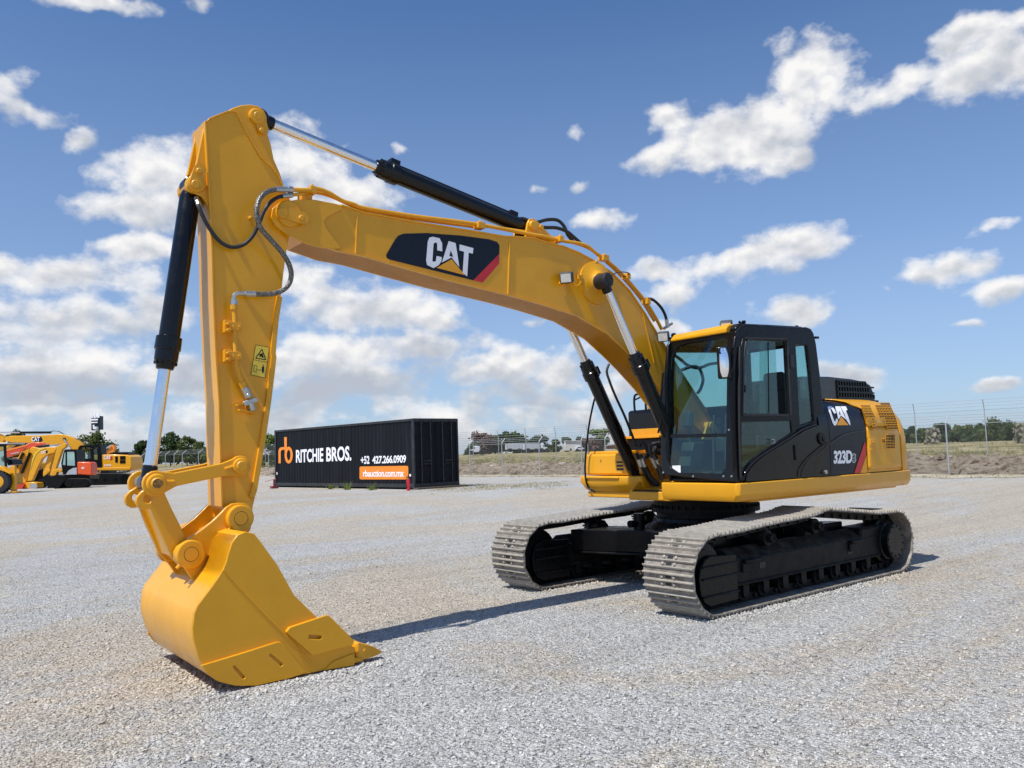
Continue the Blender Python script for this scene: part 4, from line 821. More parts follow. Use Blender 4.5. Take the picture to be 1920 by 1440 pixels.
# warning decal on stick
m = MB(); y6 = sN-.010+.003
def dq(pts, mi_, o): m.add([(p[0], y6+o, p[1]) for p in ZZ(Z2, pts, y6)], [tuple(range(len(pts)))], mi_)
def line(a, b, w, mi_=1, o=.002):
    a = np.array(a, float); b = np.array(b, float); d = (b-a)/np.linalg.norm(b-a); n_ = np.array([-d[1], d[0]])*w/2; dq([tuple(a+n_), tuple(a-n_), tuple(b-n_), tuple(b+n_)], mi_, o)
cn = [(897, 313), (990, 328), (962, 535), (865, 515)]
dq(cn, 0, 0)
for i in range(4): line(cn[i], cn[(i+1) % 4], 3)
line((884, 412), (975, 430), 3); tr = [(940, 342), (965, 412), (897, 402)]
for i in range(3): line(tr[i], tr[(i+1) % 3], 6)
dq([(925, 372), (940, 374), (952, 392), (944, 402), (934, 388), (922, 396)], 1, .002); dq([(938, 366), (948, 368), (944, 378), (936, 375)], 1, .002); line((918, 378), (948, 384), 5)
for a, b in (((888, 450), (907, 454)), ((907, 454), (902, 496)), ((902, 496), (883, 491)), ((883, 491), (888, 450))): line(a, b, 3)
line((912, 480), (930, 484), 3); dq([(908, 479), (915, 474), (914, 485)], 1, .002); dq([(934, 484), (927, 478), (926, 489)], 1, .002)
dq([(940, 458), (956, 460), (954, 482), (950, 503), (944, 502), (941, 501), (938, 480)], 1, .002); dq([(946, 447), (953, 448), (952, 457), (945, 456)], 1, .002)
obj('warning_decal', m, [M['warn'], M['navy']], stick, fix=False)
# boom top pipes
def pipe(name, pts, r, mat='yel2', par=None): m = MB(); m.tube([S(*p) for p in pts], r, n=10); return obj(name, m, M[mat], par or boom)
ya = YB+.17
pipe('boom_pipe', [(*Z1(1140, 632), yN+.02), (*Z1(1260, 635), yN+.0), (*Z1(1320, 628), ya), (*Z4(60, 402), ya), (*Z4(150, 455), ya), (*Z4(230, 480), ya), (*Z4(300, 505), ya), (*Z4(640, 560), ya), (*Z4(1050, 612), ya), (*Z4(1440, 685), ya), (*Z5(200, 225), ya), (*Z5(330, 255), ya), (*Z5(490, 285), ya), (*Z5(560, 335), ya), (*Z5(640, 390), ya), (*Z5(740, 480), ya), (*Z5(880, 640), ya), (*Z5(960, 760), ya), (*Z5(1010, 855), ya)], .020)
pipe('boom_pipe', [(*Z1(1145, 668), yN+.02), (*Z1(1210, 660), yN), (*Z1(1290, 650), ya-.05), (*Z4(60, 420), ya-.06), (*Z4(200, 482), ya-.06), (*Z4(300, 525), ya-.06), (*Z4(640, 578), ya-.06), (*Z4(1050, 632), ya-.06)], .016)
pipe('boom_pipe', [(*Z4(1100, 625), ya-.1), (*Z4(1440, 672), ya-.1), (*Z5(330, 250), ya-.1), (*Z5(500, 300), ya-.1), (*Z5(600, 372), ya-.1), (*Z5(720, 480), ya-.1), (*Z5(860, 640), ya-.1), (*Z5(960, 800), ya-.1)], .016)
m = MB()
for q, w_, yy_ in ((Z1(1275, 640), .03, ya), (Z1(1230, 690), .05, ya-.05), (Z4(1075, 625), .045, ya), (Z5(318, 248), .03, ya), (Z5(618, 375), .045, ya), (Z5(770, 500), .03, ya), (Z5(905, 670), .03, ya)):
    c = np.array(S(*q, yy_)); m.obox(c, (w_, 0, 0), (0, .05, 0), (0, 0, .032)); m.cyl(c+[0, .02, .03], c+[0, .02, .055], .012, n=6)
obj('pipe_clamp', m, M['yel2'], boom, bevel=.004)
hose('cylinder_hose', [(*Z5(20, 150), YB+.03), (*Z5(60, 108), YB+.05), (*Z5(130, 130), YB+.08), (*Z5(200, 165), YB+.10), (*Z5(300, 170), YB+.12), (*Z5(370, 195), YB+.14), (*Z5(420, 235), YB+.14), (*Z5(460, 270), YB+.14)], .020, 'rubber', boom)
hose('cylinder_hose', [(*Z5(60, 125), YB-.08), (*Z5(150, 135), YB-.06), (*Z5(240, 115), YB-.05), (*Z5(310, 120), YB-.04), (*Z5(355, 165), YB-.02), (*Z5(375, 215), YB), (*Z5(415, 265), YB)], .020, 'rubber', boom)
hose('boom_hose', [(*Z5(905, 650), YB+.12), (*Z5(950, 655), YB+.12), (*Z5(1000, 700), YB+.12), (*Z5(1030, 750), YB+.1), (*Z5(1045, 800), YB+.1)], .018, 'rubber', boom)
m = MB(); m.cyl(S(*Z5(1043, 790), YB+.1), S(*Z5(1050, 845), YB+.1), .024, n=10); m.cyl(S(*Z5(1025, 850), YB+.1), S(*Z5(1080, 815), YB+.1), .018, n=8); obj('hose_coupling', m, M['steel'], boom)
m = MB(); m.tube([S(*Z5(575, 380), yN+.01), S(*Z5(550, 420), yN+.008), S(*Z5(490, 470), yN+.008), S(*Z5(462, 505), yN+.008), S(*Z5(465, 535), yN+.02), S(*Z5(435, 562), yN+.03), S(*Z5(405, 550), yN+.04)], .006, n=6)
m.obox(S(*Z5(458, 503), yN+.01), (.03, 0, 0), (0, .012, 0), (0, 0, .022)); obj('lamp_cable', m, M['yel2'], boom)
m = MB(); m.tube([S(*Z5(660, 500), YB+.46), S(*Z5(700, 475), YB+.40), S(*Z5(750, 468), YB+.3), S(*Z5(792, 478), YB+.25), S(*Z5(775, 495), YB+.2), S(*Z5(745, 500), YB+.2)], .006, n=6); obj('grease_line', m, M['rubber'], boom)
c = np.array(S(*Z5(370, 505), yN+.08)); work_lamp('boom_lamp', c, (1, .75, -.4), boom, up=False, s=1.2, mat='grey')
m = MB(); m.obox(c+[-.05, -.045, .0], (.012, 0, 0), (0, .05, 0), (0, 0, .06)); m.obox(c+[.02, -.07, -.05], (.03, 0, 0), (0, .012, 0), (0, 0, .012)); obj('lamp_bracket', m, M['yel2'], boom)
# hose bundle between boom foot cylinders and cab
for k, pts in enumerate(([(1213, 810), (1203, 800), (1198, 790)], )): pass
hb_ = [[(ZG(775, 640), -.3), (ZG(790, 590), -.28), (ZG(830, 600), -.25), (ZG(870, 680), -.22), (ZG(890, 730), -.2), (ZG(850, 780), -.2)],
       [(ZG(740, 720), -.3), (ZG(770, 800), -.3), (ZG(820, 900), -.3), (ZG(860, 1000), -.3), (ZG(930, 1090), -.28), (ZG(1020, 1110), -.2)],
       [(ZG(790, 740), -.25), (ZG(830, 830), -.25), (ZG(880, 940), -.25), (ZG(930, 1030), -.22), (ZG(1010, 1080), -.15)],
       [(ZG(1030, 590), .1), (ZG(950, 600), .05), (ZG(905, 640), 0), (ZG(930, 740), 0), (ZG(980, 860), 0), (ZG(1020, 960), 0), (ZG(1060, 1040), 0)],
       [(ZG(1030, 720), .1), (ZG(960, 700), .1), (ZG(980, 650), .12), (ZG(1030, 640), .12)],
       [(ZG(960, 740), .08), (ZG(1000, 820), .1), (ZG(1040, 930), .1), (ZG(1075, 1030), .1)]]
m = MB()
for h_ in hb_: m.tube([S(*q, y) for q, y in h_], .024, n=8)
obj('swivel_hose', m, M['rubber'], EX, up=True)
m = MB()
for a, b, y in ((ZG(770, 790), ZG(800, 880), -.3), (ZG(810, 770), ZG(850, 880), -.25), (ZG(930, 770), ZG(985, 890), .0), (ZG(990, 800), ZG(1040, 890), .1)): m.cyl(S(*a, y), S(*b, y), .030, n=10)
obj('crimp_fitting', m, M['steel'], EX, up=True)
hose('lift_hose', [(*Z5(655, 1090), -.50), (*Z5(640, 1140), -.50), (*Z5(660, 1210), -.48), (*Z5(700, 1310), -.46), (*Z5(760, 1440), -.42), (*ZG(690, 500), -.40), (*ZG(740, 640), -.36)], .016, 'rubber', EX)
hose('right_hose', [(1262, 664, -.30), (1276, 674, -.4), (1290, 685, -.5), (1310, 690, -.55), (1330, 683, -.6), (1350, 680, -.7)], .022, 'rubber', EX)
hose('right_hose', [(1278, 694, -.35), (1295, 688, -.45), (1310, 690, -.5), (1318, 710, -.5), (1314, 728, -.5), (1308, 737, -.5)], .022, 'rubber', EX)
m = MB()
for x_ in (.3,): m.box(.30, .95, YB-.26, YB+.24, 1.10, 1.16)
m.box(-.55, .1, -.38, .33, 1.12, 1.6); obj('pump_cover', m, M['blk2'], EX, up=True, bevel=.02)
# =================================================================== ground
def zone_fac(nt, node_out, a, b):
    return ramp(nt, node_out, [(a, (0, 0, 0)), (b, (1, 1, 1))]).outputs[0]
def mat_gravel(name='crushed_gravel', stones=False):
    m, nt, b = newmat(name); gp = geopos(nt)
    v1 = N(nt, 'ShaderNodeTexVoronoi', inp={'Scale': 42.0, 'Randomness': 1.0}); L(nt, gp, v1.inputs['Vector'])
    v2 = N(nt, 'ShaderNodeTexVoronoi', inp={'Scale': 95.0}); L(nt, gp, v2.inputs['Vector'])
    bw = N(nt, 'ShaderNodeRGBToBW'); L(nt, v1.outputs['Color'], bw.inputs[0])
    c1 = ramp(nt, bw.outputs[0], [(.0, (.225, .217, .203)), (.26, (.435, .424, .402)), (.56, (.55, .538, .512)), (.82, (.66, .645, .612)), (1, (.80, .78, .735))])
    bw2 = N(nt, 'ShaderNodeRGBToBW'); L(nt, v2.outputs['Color'], bw2.inputs[0])
    c2 = ramp(nt, bw2.outputs[0], [(.1, (.80, .80, .80)), (.9, (1.08, 1.08, 1.08))])
    mx = N(nt, 'ShaderNodeMix', data_type='RGBA', blend_type='MULTIPLY', inp={0: 1.0}); L(nt, c1.outputs[0], mx.inputs[6]); L(nt, c2.outputs[0], mx.inputs[7])
    # sandy patches stretched along the traffic direction
    mp = N(nt, 'ShaderNodeMapping', vector_type='POINT'); mp.inputs['Rotation'].default_value = (0, 0, R(-28)); mp.inputs['Scale'].default_value = (.13, .27, 1); L(nt, gp, mp.inputs[0])
    n1 = noise_tex(nt, 1.0, 7, .62, mp.outputs[0], 1.0); n2 = noise_tex(nt, 5.0, 5, .7, gp)
    ad = N(nt, 'ShaderNodeMath', operation='MULTIPLY_ADD', inp={1: .30}); L(nt, n2.outputs[0], ad.inputs[0]); L(nt, n1.outputs[0], ad.inputs[2])
    k = ramp(nt, ad.outputs[0], [(.57, (0, 0, 0)), (.70, (.95, .95, .95))])
    mx2 = N(nt, 'ShaderNodeMix', data_type='RGBA', blend_type='MULTIPLY'); L(nt, k.outputs[0], mx2.inputs[0]); L(nt, mx.outputs[2], mx2.inputs[6]); mx2.inputs[7].default_value = (1.02, .91, .77, 1)
    n3 = noise_tex(nt, .9, 6, .6, mp.outputs[0]); r3 = ramp(nt, n3.outputs[0], [(.3, (.94, .94, .94)), (.7, (1.05, 1.05, 1.04))])
    mx3 = N(nt, 'ShaderNodeMix', data_type='RGBA', blend_type='MULTIPLY', inp={0: 1.0}); L(nt, mx2.outputs[2], mx3.inputs[6]); L(nt, r3.outputs[0], mx3.inputs[7])
    mp2 = N(nt, 'ShaderNodeMapping', vector_type='POINT'); mp2.inputs['Rotation'].default_value = (0, 0, R(-33)); mp2.inputs['Scale'].default_value = (.12, 2.6, 1); L(nt, gp, mp2.inputs[0])
    n7 = noise_tex(nt, 1.0, 6, .65, mp2.outputs[0], .6); r7 = ramp(nt, n7.outputs[0], [(.34, (.90, .90, .90)), (.5, (1, 1, 1)), (.66, (1.03, 1.03, 1.03))])
    mx4 = N(nt, 'ShaderNodeMix', data_type='RGBA', blend_type='MULTIPLY', inp={0: 1.0}); L(nt, mx3.outputs[2], mx4.inputs[6]); L(nt, r7.outputs[0], mx4.inputs[7]); mx3 = mx4
    L(nt, mx3.outputs[2], b.inputs['Base Color']); b.inputs['Roughness'].default_value = .85; b.inputs['Specular IOR Level'].default_value = .25
    if not stones:
        inv = N(nt, 'ShaderNodeMath', operation='MULTIPLY', inp={1: -1.0}); L(nt, v1.outputs['Distance'], inv.inputs[0])
        n4 = noise_tex(nt, 3.0, 6, .65, gp); a2 = N(nt, 'ShaderNodeMath', operation='MULTIPLY_ADD', inp={1: .8}); L(nt, n4.outputs[0], a2.inputs[0]); L(nt, inv.outputs[0], a2.inputs[2])
        a3 = N(nt, 'ShaderNodeMath', operation='MULTIPLY_ADD', inp={1: 1.6}); L(nt, n7.outputs[0], a3.inputs[0]); L(nt, a2.outputs[0], a3.inputs[2]); a2 = a3
        bp = N(nt, 'ShaderNodeBump', inp={'Strength': 1.0, 'Distance': .022}); L(nt, a2.outputs[0], bp.inputs['Height'])
        n5 = noise_tex(nt, 14.0, 5, .7, gp); bp2 = N(nt, 'ShaderNodeBump', inp={'Strength': .8, 'Distance': .05}); L(nt, n5.outputs[0], bp2.inputs['Height']); L(nt, bp2.outputs[0], bp.inputs['Normal'])
        L(nt, bp.outputs[0], b.inputs['Normal'])
    return m
M['gravel'] = mat_gravel(); M['stone'] = mat_gravel('loose_stone', True)
def mat_earth(name, stops, sc, bump=.5, dist=.15):
    m, nt, b = newmat(name); gp = geopos(nt)
    n1 = noise_tex(nt, sc, 9, .68, gp, .3); n2 = noise_tex(nt, sc*9, 6, .7, gp)
    ad = N(nt, 'ShaderNodeMath', operation='MULTIPLY_ADD', inp={1: .45}); L(nt, n2.outputs[0], ad.inputs[0]); L(nt, n1.outputs[0], ad.inputs[2])
    r = ramp(nt, ad.outputs[0], stops); L(nt, r.outputs[0], b.inputs['Base Color']); b.inputs['Roughness'].default_value = .95; b.inputs['Specular IOR Level'].default_value = .1
    bp = N(nt, 'ShaderNodeBump', inp={'Strength': bump, 'Distance': dist}); L(nt, ad.outputs[0], bp.inputs['Height']); L(nt, bp.outputs[0], b.inputs['Normal'])
    return m
M['dirt'] = mat_earth('dry_dirt', [(.50, (.10, .066, .048)), (.60, (.26, .19, .135)), (.68, (.42, .32, .225)), (.80, (.64, .53, .40))], 2.6, 1.0, .5)
M['straw'] = mat_earth('dry_grass_verge', [(.45, (.22, .19, .13)), (.62, (.36, .31, .22)), (.8, (.50, .44, .33))], 1.2)
M['field'] = mat_earth('weedy_field', [(.42, (.07, .07, .03)), (.58, (.15, .14, .06)), (.70, (.26, .22, .11)), (.86, (.42, .35, .21))], .35, .6, .4)
NV = np.array([1.1, 1.0])/1.487; TV = np.array([1.0, -1.1])/1.487; P0 = np.array([0.0, 49.0])
def SR(s, r): lt = P0+NV*s+TV*r; return lt
def hill(s, r): return .62*sst(.2, 5.0, s)+.42*sst(4.5, 30, s)
def terrain(name, svals, rvals, mat, hf, dz=0.0):
    vs = []; 
    for s in svals:
        for r in rvals:
            l, t = SR(s, r); h = .25*sst(16, 32, t) if s <= 0 else .25*sst(16, 32, t)+hill(s, r)
            h += hf(s, r, l, t); vs.append(LT(l, t, h+dz))
    n = len(rvals); m = MB(); m.add(vs, [(i*n+j, i*n+j+1, (i+1)*n+j+1, (i+1)*n+j) for i in range(len(svals)-1) for j in range(n-1)])
    o = obj(name, m, mat, smooth=60, fix=False); o['kind'] = 'structure'; return o
rv = list(np.linspace(-400, -70, 10))+list(np.arange(-66, 62, 1.0))+list(np.linspace(66, 400, 10))
def near_h(s, r, l, t):
    return 0.0 if s > -1 or t > 40 else .012*noise.noise(Vector((l*.5, t*.5, 0)))*sst(2, 4, abs(t))
terrain('gravel_ground', [-500, -200, -120, -90, -80]+list(np.arange(-72, 0.01, 1.0)), rv, M['gravel'], lambda s, r, l, t: 0.0)
def nz3(a, b, k=1.0): return noise.fractal(Vector((a*k, b*k, 3.3)), .8, 2.0, 5)
rv2 = list(np.linspace(-400, -91, 30))+list(np.arange(-90, 50, .33))+list(np.linspace(51, 400, 12))
terrain('dirt_bank', list(np.arange(0, 5.61, .28)), rv2, M['dirt'], lambda s, r, l, t: (.22*nz3(s, r*.8, .9)+.16*noise.noise(Vector((s*1.7, r*1.3, 7)))+random.uniform(-.06, .09))*sst(.3, 1.5, s)*(1-sst(4.6, 5.5, s)))
terrain('field', [5.6, 6.5, 8, 10, 12.5, 15, 20, 26, 34, 45, 60, 80, 110, 150, 220, 350, 600, 1200, 3000], list(np.linspace(-3000, -450, 8))+list(np.linspace(-400, 400, 90))+list(np.linspace(450, 3000, 8)), M['field'], lambda s, r, l, t: 0.35*nz3(s*.03, r*.03)*sst(15, 60, s)-.5*sst(200, 900, s))
# verge strips laid on the gravel edge, a few millimetres up
m = MB(); rs_ = np.arange(-60, 45, .8); k = 0
vs = []
for r in rs_:
    w0 = -.9-1.3*nz3(r, 0, .5); w1 = .7+.5*nz3(r, 9, .5)
    for s in (w0, (w0+w1)/2, w1): l, t = SR(s, r); vs.append(LT(l, t, gh(l, t)+.012+(0.02 if s > 0 else 0)))
m.add(vs, [(i*3+j, i*3+j+1, i*3+j+4, i*3+j+3) for i in range(len(rs_)-1) for j in range(2)])
o = obj('grass_verge', m, M['straw'], smooth=60, fix=False); o['kind'] = 'structure'
# grass tufts along the verge and round the container: real blades
def mat_leaf(name, lo, hi, tr=.25):
    m, nt, b = newmat(name); gp = geopos(nt); n1 = noise_tex(nt, 2.5, 4, .6, gp)
    oi = N(nt, 'ShaderNodeObjectInfo'); ad = N(nt, 'ShaderNodeMath', operation='MULTIPLY_ADD', inp={1: .12, 2: -.06}); L(nt, oi.outputs['Random'], ad.inputs[0])
    a2 = N(nt, 'ShaderNodeMath', operation='ADD'); L(nt, ad.outputs[0], a2.inputs[0]); L(nt, n1.outputs[0], a2.inputs[1])
    r = ramp(nt, a2.outputs[0], [(.32, lo), (.68, hi)]); L(nt, r.outputs[0], b.inputs['Base Color']); b.inputs['Roughness'].default_value = .7; b.inputs['Specular IOR Level'].default_value = .2
    out = nt.nodes['Material Output']; tl = N(nt, 'ShaderNodeBsdfTranslucent'); L(nt, r.outputs[0], tl.inputs[0]); mx = N(nt, 'ShaderNodeMixShader', inp={0: tr})
    L(nt, b.outputs[0], mx.inputs[1]); L(nt, tl.outputs[0], mx.inputs[2]); L(nt, mx.outputs[0], out.inputs[0]); return m
M['grass'] = mat_leaf('dry_green_grass', (.16, .16, .06), (.42, .37, .19))
M['leafD'] = mat_leaf('dark_foliage', (.030, .052, .018), (.085, .13, .045))
M['leafM'] = mat_leaf('olive_foliage', (.055, .08, .022), (.15, .18, .06))
M['leafL'] = mat_leaf('fresh_green_foliage', (.10, .15, .03), (.22, .28, .07))
M['leafP'] = mat_leaf('reddish_bare_twigs', (.13, .08, .07), (.26, .18, .15))
M['bark'] = paint('bark', (.12, .09, .065), .9, coat=0, var=.4, peel=.5, scale=9)
M['cactus'] = mat_leaf('cactus_pad', (.05, .06, .03), (.34, .31, .23), 0.0)
m = MB()
def blades(mb, cx, cy, z, n, h, spread):
    for _ in range(n):
        a = random.uniform(0, 6.28); r = abs(random.gauss(0, spread)); x = cx+r*math.cos(a); y = cy+r*math.sin(a); b_ = random.uniform(0, 6.28); w = .012
        hh = h*random.uniform(.4, 1.1); dx = math.cos(b_)*w; dy = math.sin(b_)*w; lx = random.gauss(0, .35)*hh; ly = random.gauss(0, .35)*hh
        mb.add([(x-dx, y-dy, z), (x+dx, y+dy, z), (x+lx, y+ly, z+hh)], [(0, 1, 2)])
for r in np.arange(-30, 30, .22):
    s = random.uniform(-1.6, .9); l, t = SR(s, r); p = LT(l, t, gh(l, t)); blades(m, p[0], p[1], p[2]+.01, random.randint(4, 16), random.uniform(.05, .16), .25)
for _ in range(260):            # thin patch of grass in front of and beside the container
    px = random.uniform(800, 1060); t = random.uniform(32.5, 37.5)+random.gauss(0, 1); p = G(px, t); blades(m, p[0], p[1], p[2], random.randint(3, 12), .06, .3)
obj('verge_grass', m, M['grass'], smooth=0, fix=False)['kind'] = 'stuff'
# ---- loose stones near the camera
def rocks(name, n, tmin, tmax, smin, smax, at=None):
    base = np.array([(1, 0, 0), (-1, 0, 0), (0, 1, 0), (0, -1, 0), (0, 0, 1), (0, 0, -1)], float)
    F = np.array([(0, 2, 4), (2, 1, 4), (1, 3, 4), (3, 0, 4), (2, 0, 5), (1, 2, 5), (3, 1, 5), (0, 3, 5)])
    u = rng.random(n); t = tmin*(tmax/tmin)**u; l = (rng.random(n)-.5)*2*t*.70
    pos = np.array([C0[0]+RTH[0]*l+FWH[0]*t, C0[1]+RTH[1]*l+FWH[1]*t]).T
    if at is not None: pos = at; n = len(at)
    sz = smin+(smax-smin)*rng.random(n)**2.2
    V = base[None]*(0.55+.6*rng.random((n, 6, 1)))+(rng.random((n, 6, 3))-.5)*.35
    V *= sz[:, None, None]*np.stack([1+.5*rng.random(n), np.ones(n), .55+.3*rng.random(n)], 1)[:, None, :]
    a = rng.random(n)*6.28; c, s = np.cos(a), np.sin(a); x = V[..., 0]*c[:, None]-V[..., 1]*s[:, None]; y = V[..., 0]*s[:, None]+V[..., 1]*c[:, None]
    z = V[..., 2]+V[..., 0]*((rng.random(n)-.5)*.6)[:, None]
    P = np.stack([x+pos[:, :1], y+pos[:, 1:], z+(sz*.2)[:, None]], -1).reshape(-1, 3)
    FF = (F[None]+(np.arange(n)*6)[:, None, None]).reshape(-1, 3)
    me = bpy.data.meshes.new(name); me.vertices.add(len(P)); me.vertices.foreach_set('co', P.ravel()); me.loops.add(FF.size); me.loops.foreach_set('vertex_index', FF.ravel().astype(np.int32))
    me.polygons.add(len(FF)); me.polygons.foreach_set('loop_start', np.arange(0, FF.size, 3, dtype=np.int32)); me.update(calc_edges=True)
    me.materials.append(M['stone']); o = bpy.data.objects.new(name, me); COL.objects.link(o); o['kind'] = 'stuff'; return o
rocks('loose_gravel', 70000, 3.9, 16, .004, .013)
rocks('coarse_gravel', 3500, 3.9, 14, .010, .024)
at = []
for (x0, y0), (x1, y1), k, wd in (((-1.9, 1.60), (2.0, 1.60), 2600, .07), ((2.02, 1.5), (2.02, .95), 500, .06), ((-1.9, -.9), (1.9, -.9), 1200, .05), ((2.0, -1.5), (2.0, -.95), 400, .06), ((5.0, .60), (6.3, .68), 900, .05), ((6.33, -.8), (6.36, .6), 700, .05), ((-2.1, .95), (-2.1, 1.5), 400, .07)):
    u = rng.random(k)[:, None]; at.append(np.array([x0, y0])*(1-u)+np.array([x1, y1])*u+rng.normal(0, wd, (k, 2)))
rocks('gravel_at_tracks', 1, 1, 2, .006, .022, at=np.concatenate(at))
# =================================================================== shipping container
def mat_container():
    m, nt, b = newmat('container_black_paint'); co = geopos(nt)
    mp = N(nt, 'ShaderNodeMapping'); mp.inputs['Scale'].default_value = (3.5, 3.5, .22); L(nt, co, mp.inputs[0])
    n1 = noise_tex(nt, 1.4, 8, .65, mp.outputs[0]); r = ramp(nt, n1.outputs[0], [(.35, (.004, .005, .007)), (.62, (.009, .011, .015)), (.85, (.045, .046, .048))]); L(nt, r.outputs[0], b.inputs['Base Color'])
    b.inputs['Roughness'].default_value = .6; b.inputs['Specular IOR Level'].default_value = .18; return m
M['cont'] = mat_container(); M['worn'] = paint('worn_black_steel', (.022, .025, .030), .5, coat=0, var=.6, dust=.3, dustcol=(.3, .28, .25), scale=4)
CZ = .329; oa = -1.4887; ca, sa = math.cos(oa), math.sin(oa); OX, OY = -9.8588, -22.57
def CT(a, b, z): return (OX+ca*a-sa*b, OY+sa*a+ca*b, CZ+z)     # a: along the long side away from us, b: negative to the right
cn_c = CT(6.1, -1.22, 0)
CO = empty('shipping_container', (cn_c[0], cn_c[1], .25), 'long black shipping container with orange and white lettering on its side', 'shipping container')
LA, LB, LH = 12.19, 2.44, 2.9
def cbox(mb, a0, a1, b0, b1, z0, z1, mi=0):
    return mb.add([CT(a, b, z) for a in (a0, a1) for b in (b0, b1) for z in (z0, z1)], [(0, 1, 3, 2), (4, 6, 7, 5), (0, 4, 5, 1), (2, 3, 7, 6), (0, 2, 6, 4), (1, 5, 7, 3)], mi)
def corr(mb, n, f0, L_, z0, z1, dep):
    # trapezoid corrugation along a wall
    prof = []; p = L_/n
    for i in range(n): prof += [(i*p+p*.12, 0), (i*p+p*.38, 0), (i*p+p*.56, dep), (i*p+p*.84, dep)]
    prof = [(0, 0)]+prof+[(L_, 0)]
    vs = [f0(u, d, z) for u, d in prof for z in (z0, z1)]
    mb.add(vs, [(2*i, 2*i+2, 2*i+3, 2*i+1) for i in range(len(prof)-1)])
m = MB(); corr(m, 43, lambda u, d, z: CT(.1+u, -.03-d, z), LA-.2, .15, LH-.08, .020); corr(m, 43, lambda u, d, z: CT(.1+u, -LB+.03+d, z), LA-.2, .15, LH-.08, .020)
corr(m, 8, lambda u, d, z: CT(LA-.04-d, -.1-u, z), LB-.2, .15, LH-.08, .03); obj('side_wall', m, M['cont'], CO, smooth=0)
m = MB(); cbox(m, .05, LA-.05, -LB+.03, -.03, LH-.03, LH+.012); cbox(m, .05, LA-.05, -LB+.05, -.05, .1, .16); obj('roof', m, paint('sunlit_container_roof', (.42, .41, .39), .7, coat=0, dust=.3), CO)  # pale colour paints the sunlit line along the roof edge
m = MB()
for b0, b1 in ((-.07, 0), (-LB, -LB+.07)):
    cbox(m, .16, LA-.16, b0, b1, 0, .15); cbox(m, .16, LA-.16, b0, b1, LH-.10, LH)
    for a0 in (0, LA-.16): cbox(m, a0, a0+.16, b0 if b0 > -1 else b0, b1 if b0 > -1 else b1, .12, LH-.12); 
for a0 in (0, LA-.1): cbox(m, a0, a0+.1, -LB+.07, -.07, .0, .16); cbox(m, a0, a0+.1, -LB+.07, -.07, LH-.13, LH)
for a0 in (0, LA-.18):
    for b0 in (-LB, -.17):
        for z0 in (0, LH-.12): cbox(m, a0-.003, a0+.183, b0-.003, b0+.173, z0-.003, z0+.123)
obj('frame_rail', m, M['worn'], CO, bevel=.006)
for k, (b0, b1) in enumerate(((-1.21, -.08), (-LB+.08, -1.23))):
    m = MB(); cbox(m, .04, .06, b0, b1, .17, LH-.14)
    for z in (.17, .80, 1.42, 2.06, LH-.20): cbox(m, .015, .04, b0, b1, z, z+.06)
    for bb in (b0, b1-.06): cbox(m, .015, .04, bb, bb+.06, .17, LH-.14)
    d = obj('door', m, M['cont'], CO, bevel=.004)
    for fr2 in (.28, .72):
        m = MB(); bb = b0+(b1-b0)*fr2; m.cyl(CT(-.015, bb, .10), CT(-.015, bb, LH-.06), .017, n=8)
        for z in (.25, .9, 2.0, LH-.25): cbox(m, -.03, .03, bb-.035, bb+.035, z, z+.05)
        obj('lock_rod', m, M['worn'], d)
    m = MB(); bb = b0+(b1-b0)*.5
    for zz_ in (1.0, 1.12): m.tube([CT(-.03, b0+(b1-b0)*.28, zz_), CT(-.04, b0+(b1-b0)*.5, zz_-.03), CT(-.03, b0+(b1-b0)*.62, zz_)], .012, n=6)
    obj('door_lever', m, M['worn'], d)
for a0, a1, b0, b1 in ((-.25, .10, -LB-.25, .02), (LA-.3, LA, -LB-.1, .0), (6, 6.3, -LB-.1, .0)):
    m = MB(); cbox(m, a0, a1, b0, b1, -.085, -.004); obj('timber_sleeper', m, M['bark'], CO, bevel=.01)
# lettering: trace the photo on the wall plane b = +0.004
cp0 = np.array(CT(0, -.024, 0)); cnn = np.array([-sa, ca, 0])
def CP(px, py, off=0): d = ray(px, py); t = np.dot(cp0+cnn*off-C0, cnn)/np.dot(d, cnn); return tuple(C0+d*t)
def cpoly(mb, pts, off=0.0, mi=0):
    mb.add([CP(*ZC(*p), off) for p in pts], [tuple(range(len(pts)))], mi)
m = MB()
cpoly(m, [(150, 462), (150, 350), (160, 328), (178, 320), (202, 320), (202, 342), (186, 344), (172, 352), (170, 370), (170, 462)])
cpoly(m, [(200, 233), (224, 231), (224, 345), (203, 346)])
rg = [(240, 390, 36, 74)]
th = np.linspace(0, 2*math.pi, 29)[:-1]
ou = [(240+36*math.cos(a), 390+74*math.sin(a)) for a in th]; inn = [(240+16*math.cos(a), 390+46*math.sin(a)) for a in th]
for i in range(28): j = (i+1) % 28; cpoly(m, [ou[i], ou[j], inn[j], inn[i]], .001)
cpoly(m, [(204, 330), (224, 330), (224, 400), (206, 410)], .0015)
obj('orange_monogram', m, M['orange'], CO, fix=False)
def cline(s, x0, x1, yt0, yb0_, yt1, yb1_, off=.0, bold=.03, xs=.6, space=1.0):
    vf = fit2d(text2d(s, 1, bold, xs, space), 1, 1); m = MB()
    m.add([CP(*ZC(x0+(x1-x0)*x, (yb0_+(yb1_-yb0_)*x)*(1-y)+(yt0+(yt1-yt0)*x)*y), off) for x, y in vf[0]], vf[1]); return m
obj('wall_lettering', cline('RITCHIE', 304, 544, 344, 458, 326, 448), M['white'], CO, fix=False)
obj('wall_lettering', cline('BROS.', 570, 790, 322, 448, 308, 440), M['white'], CO, fix=False)
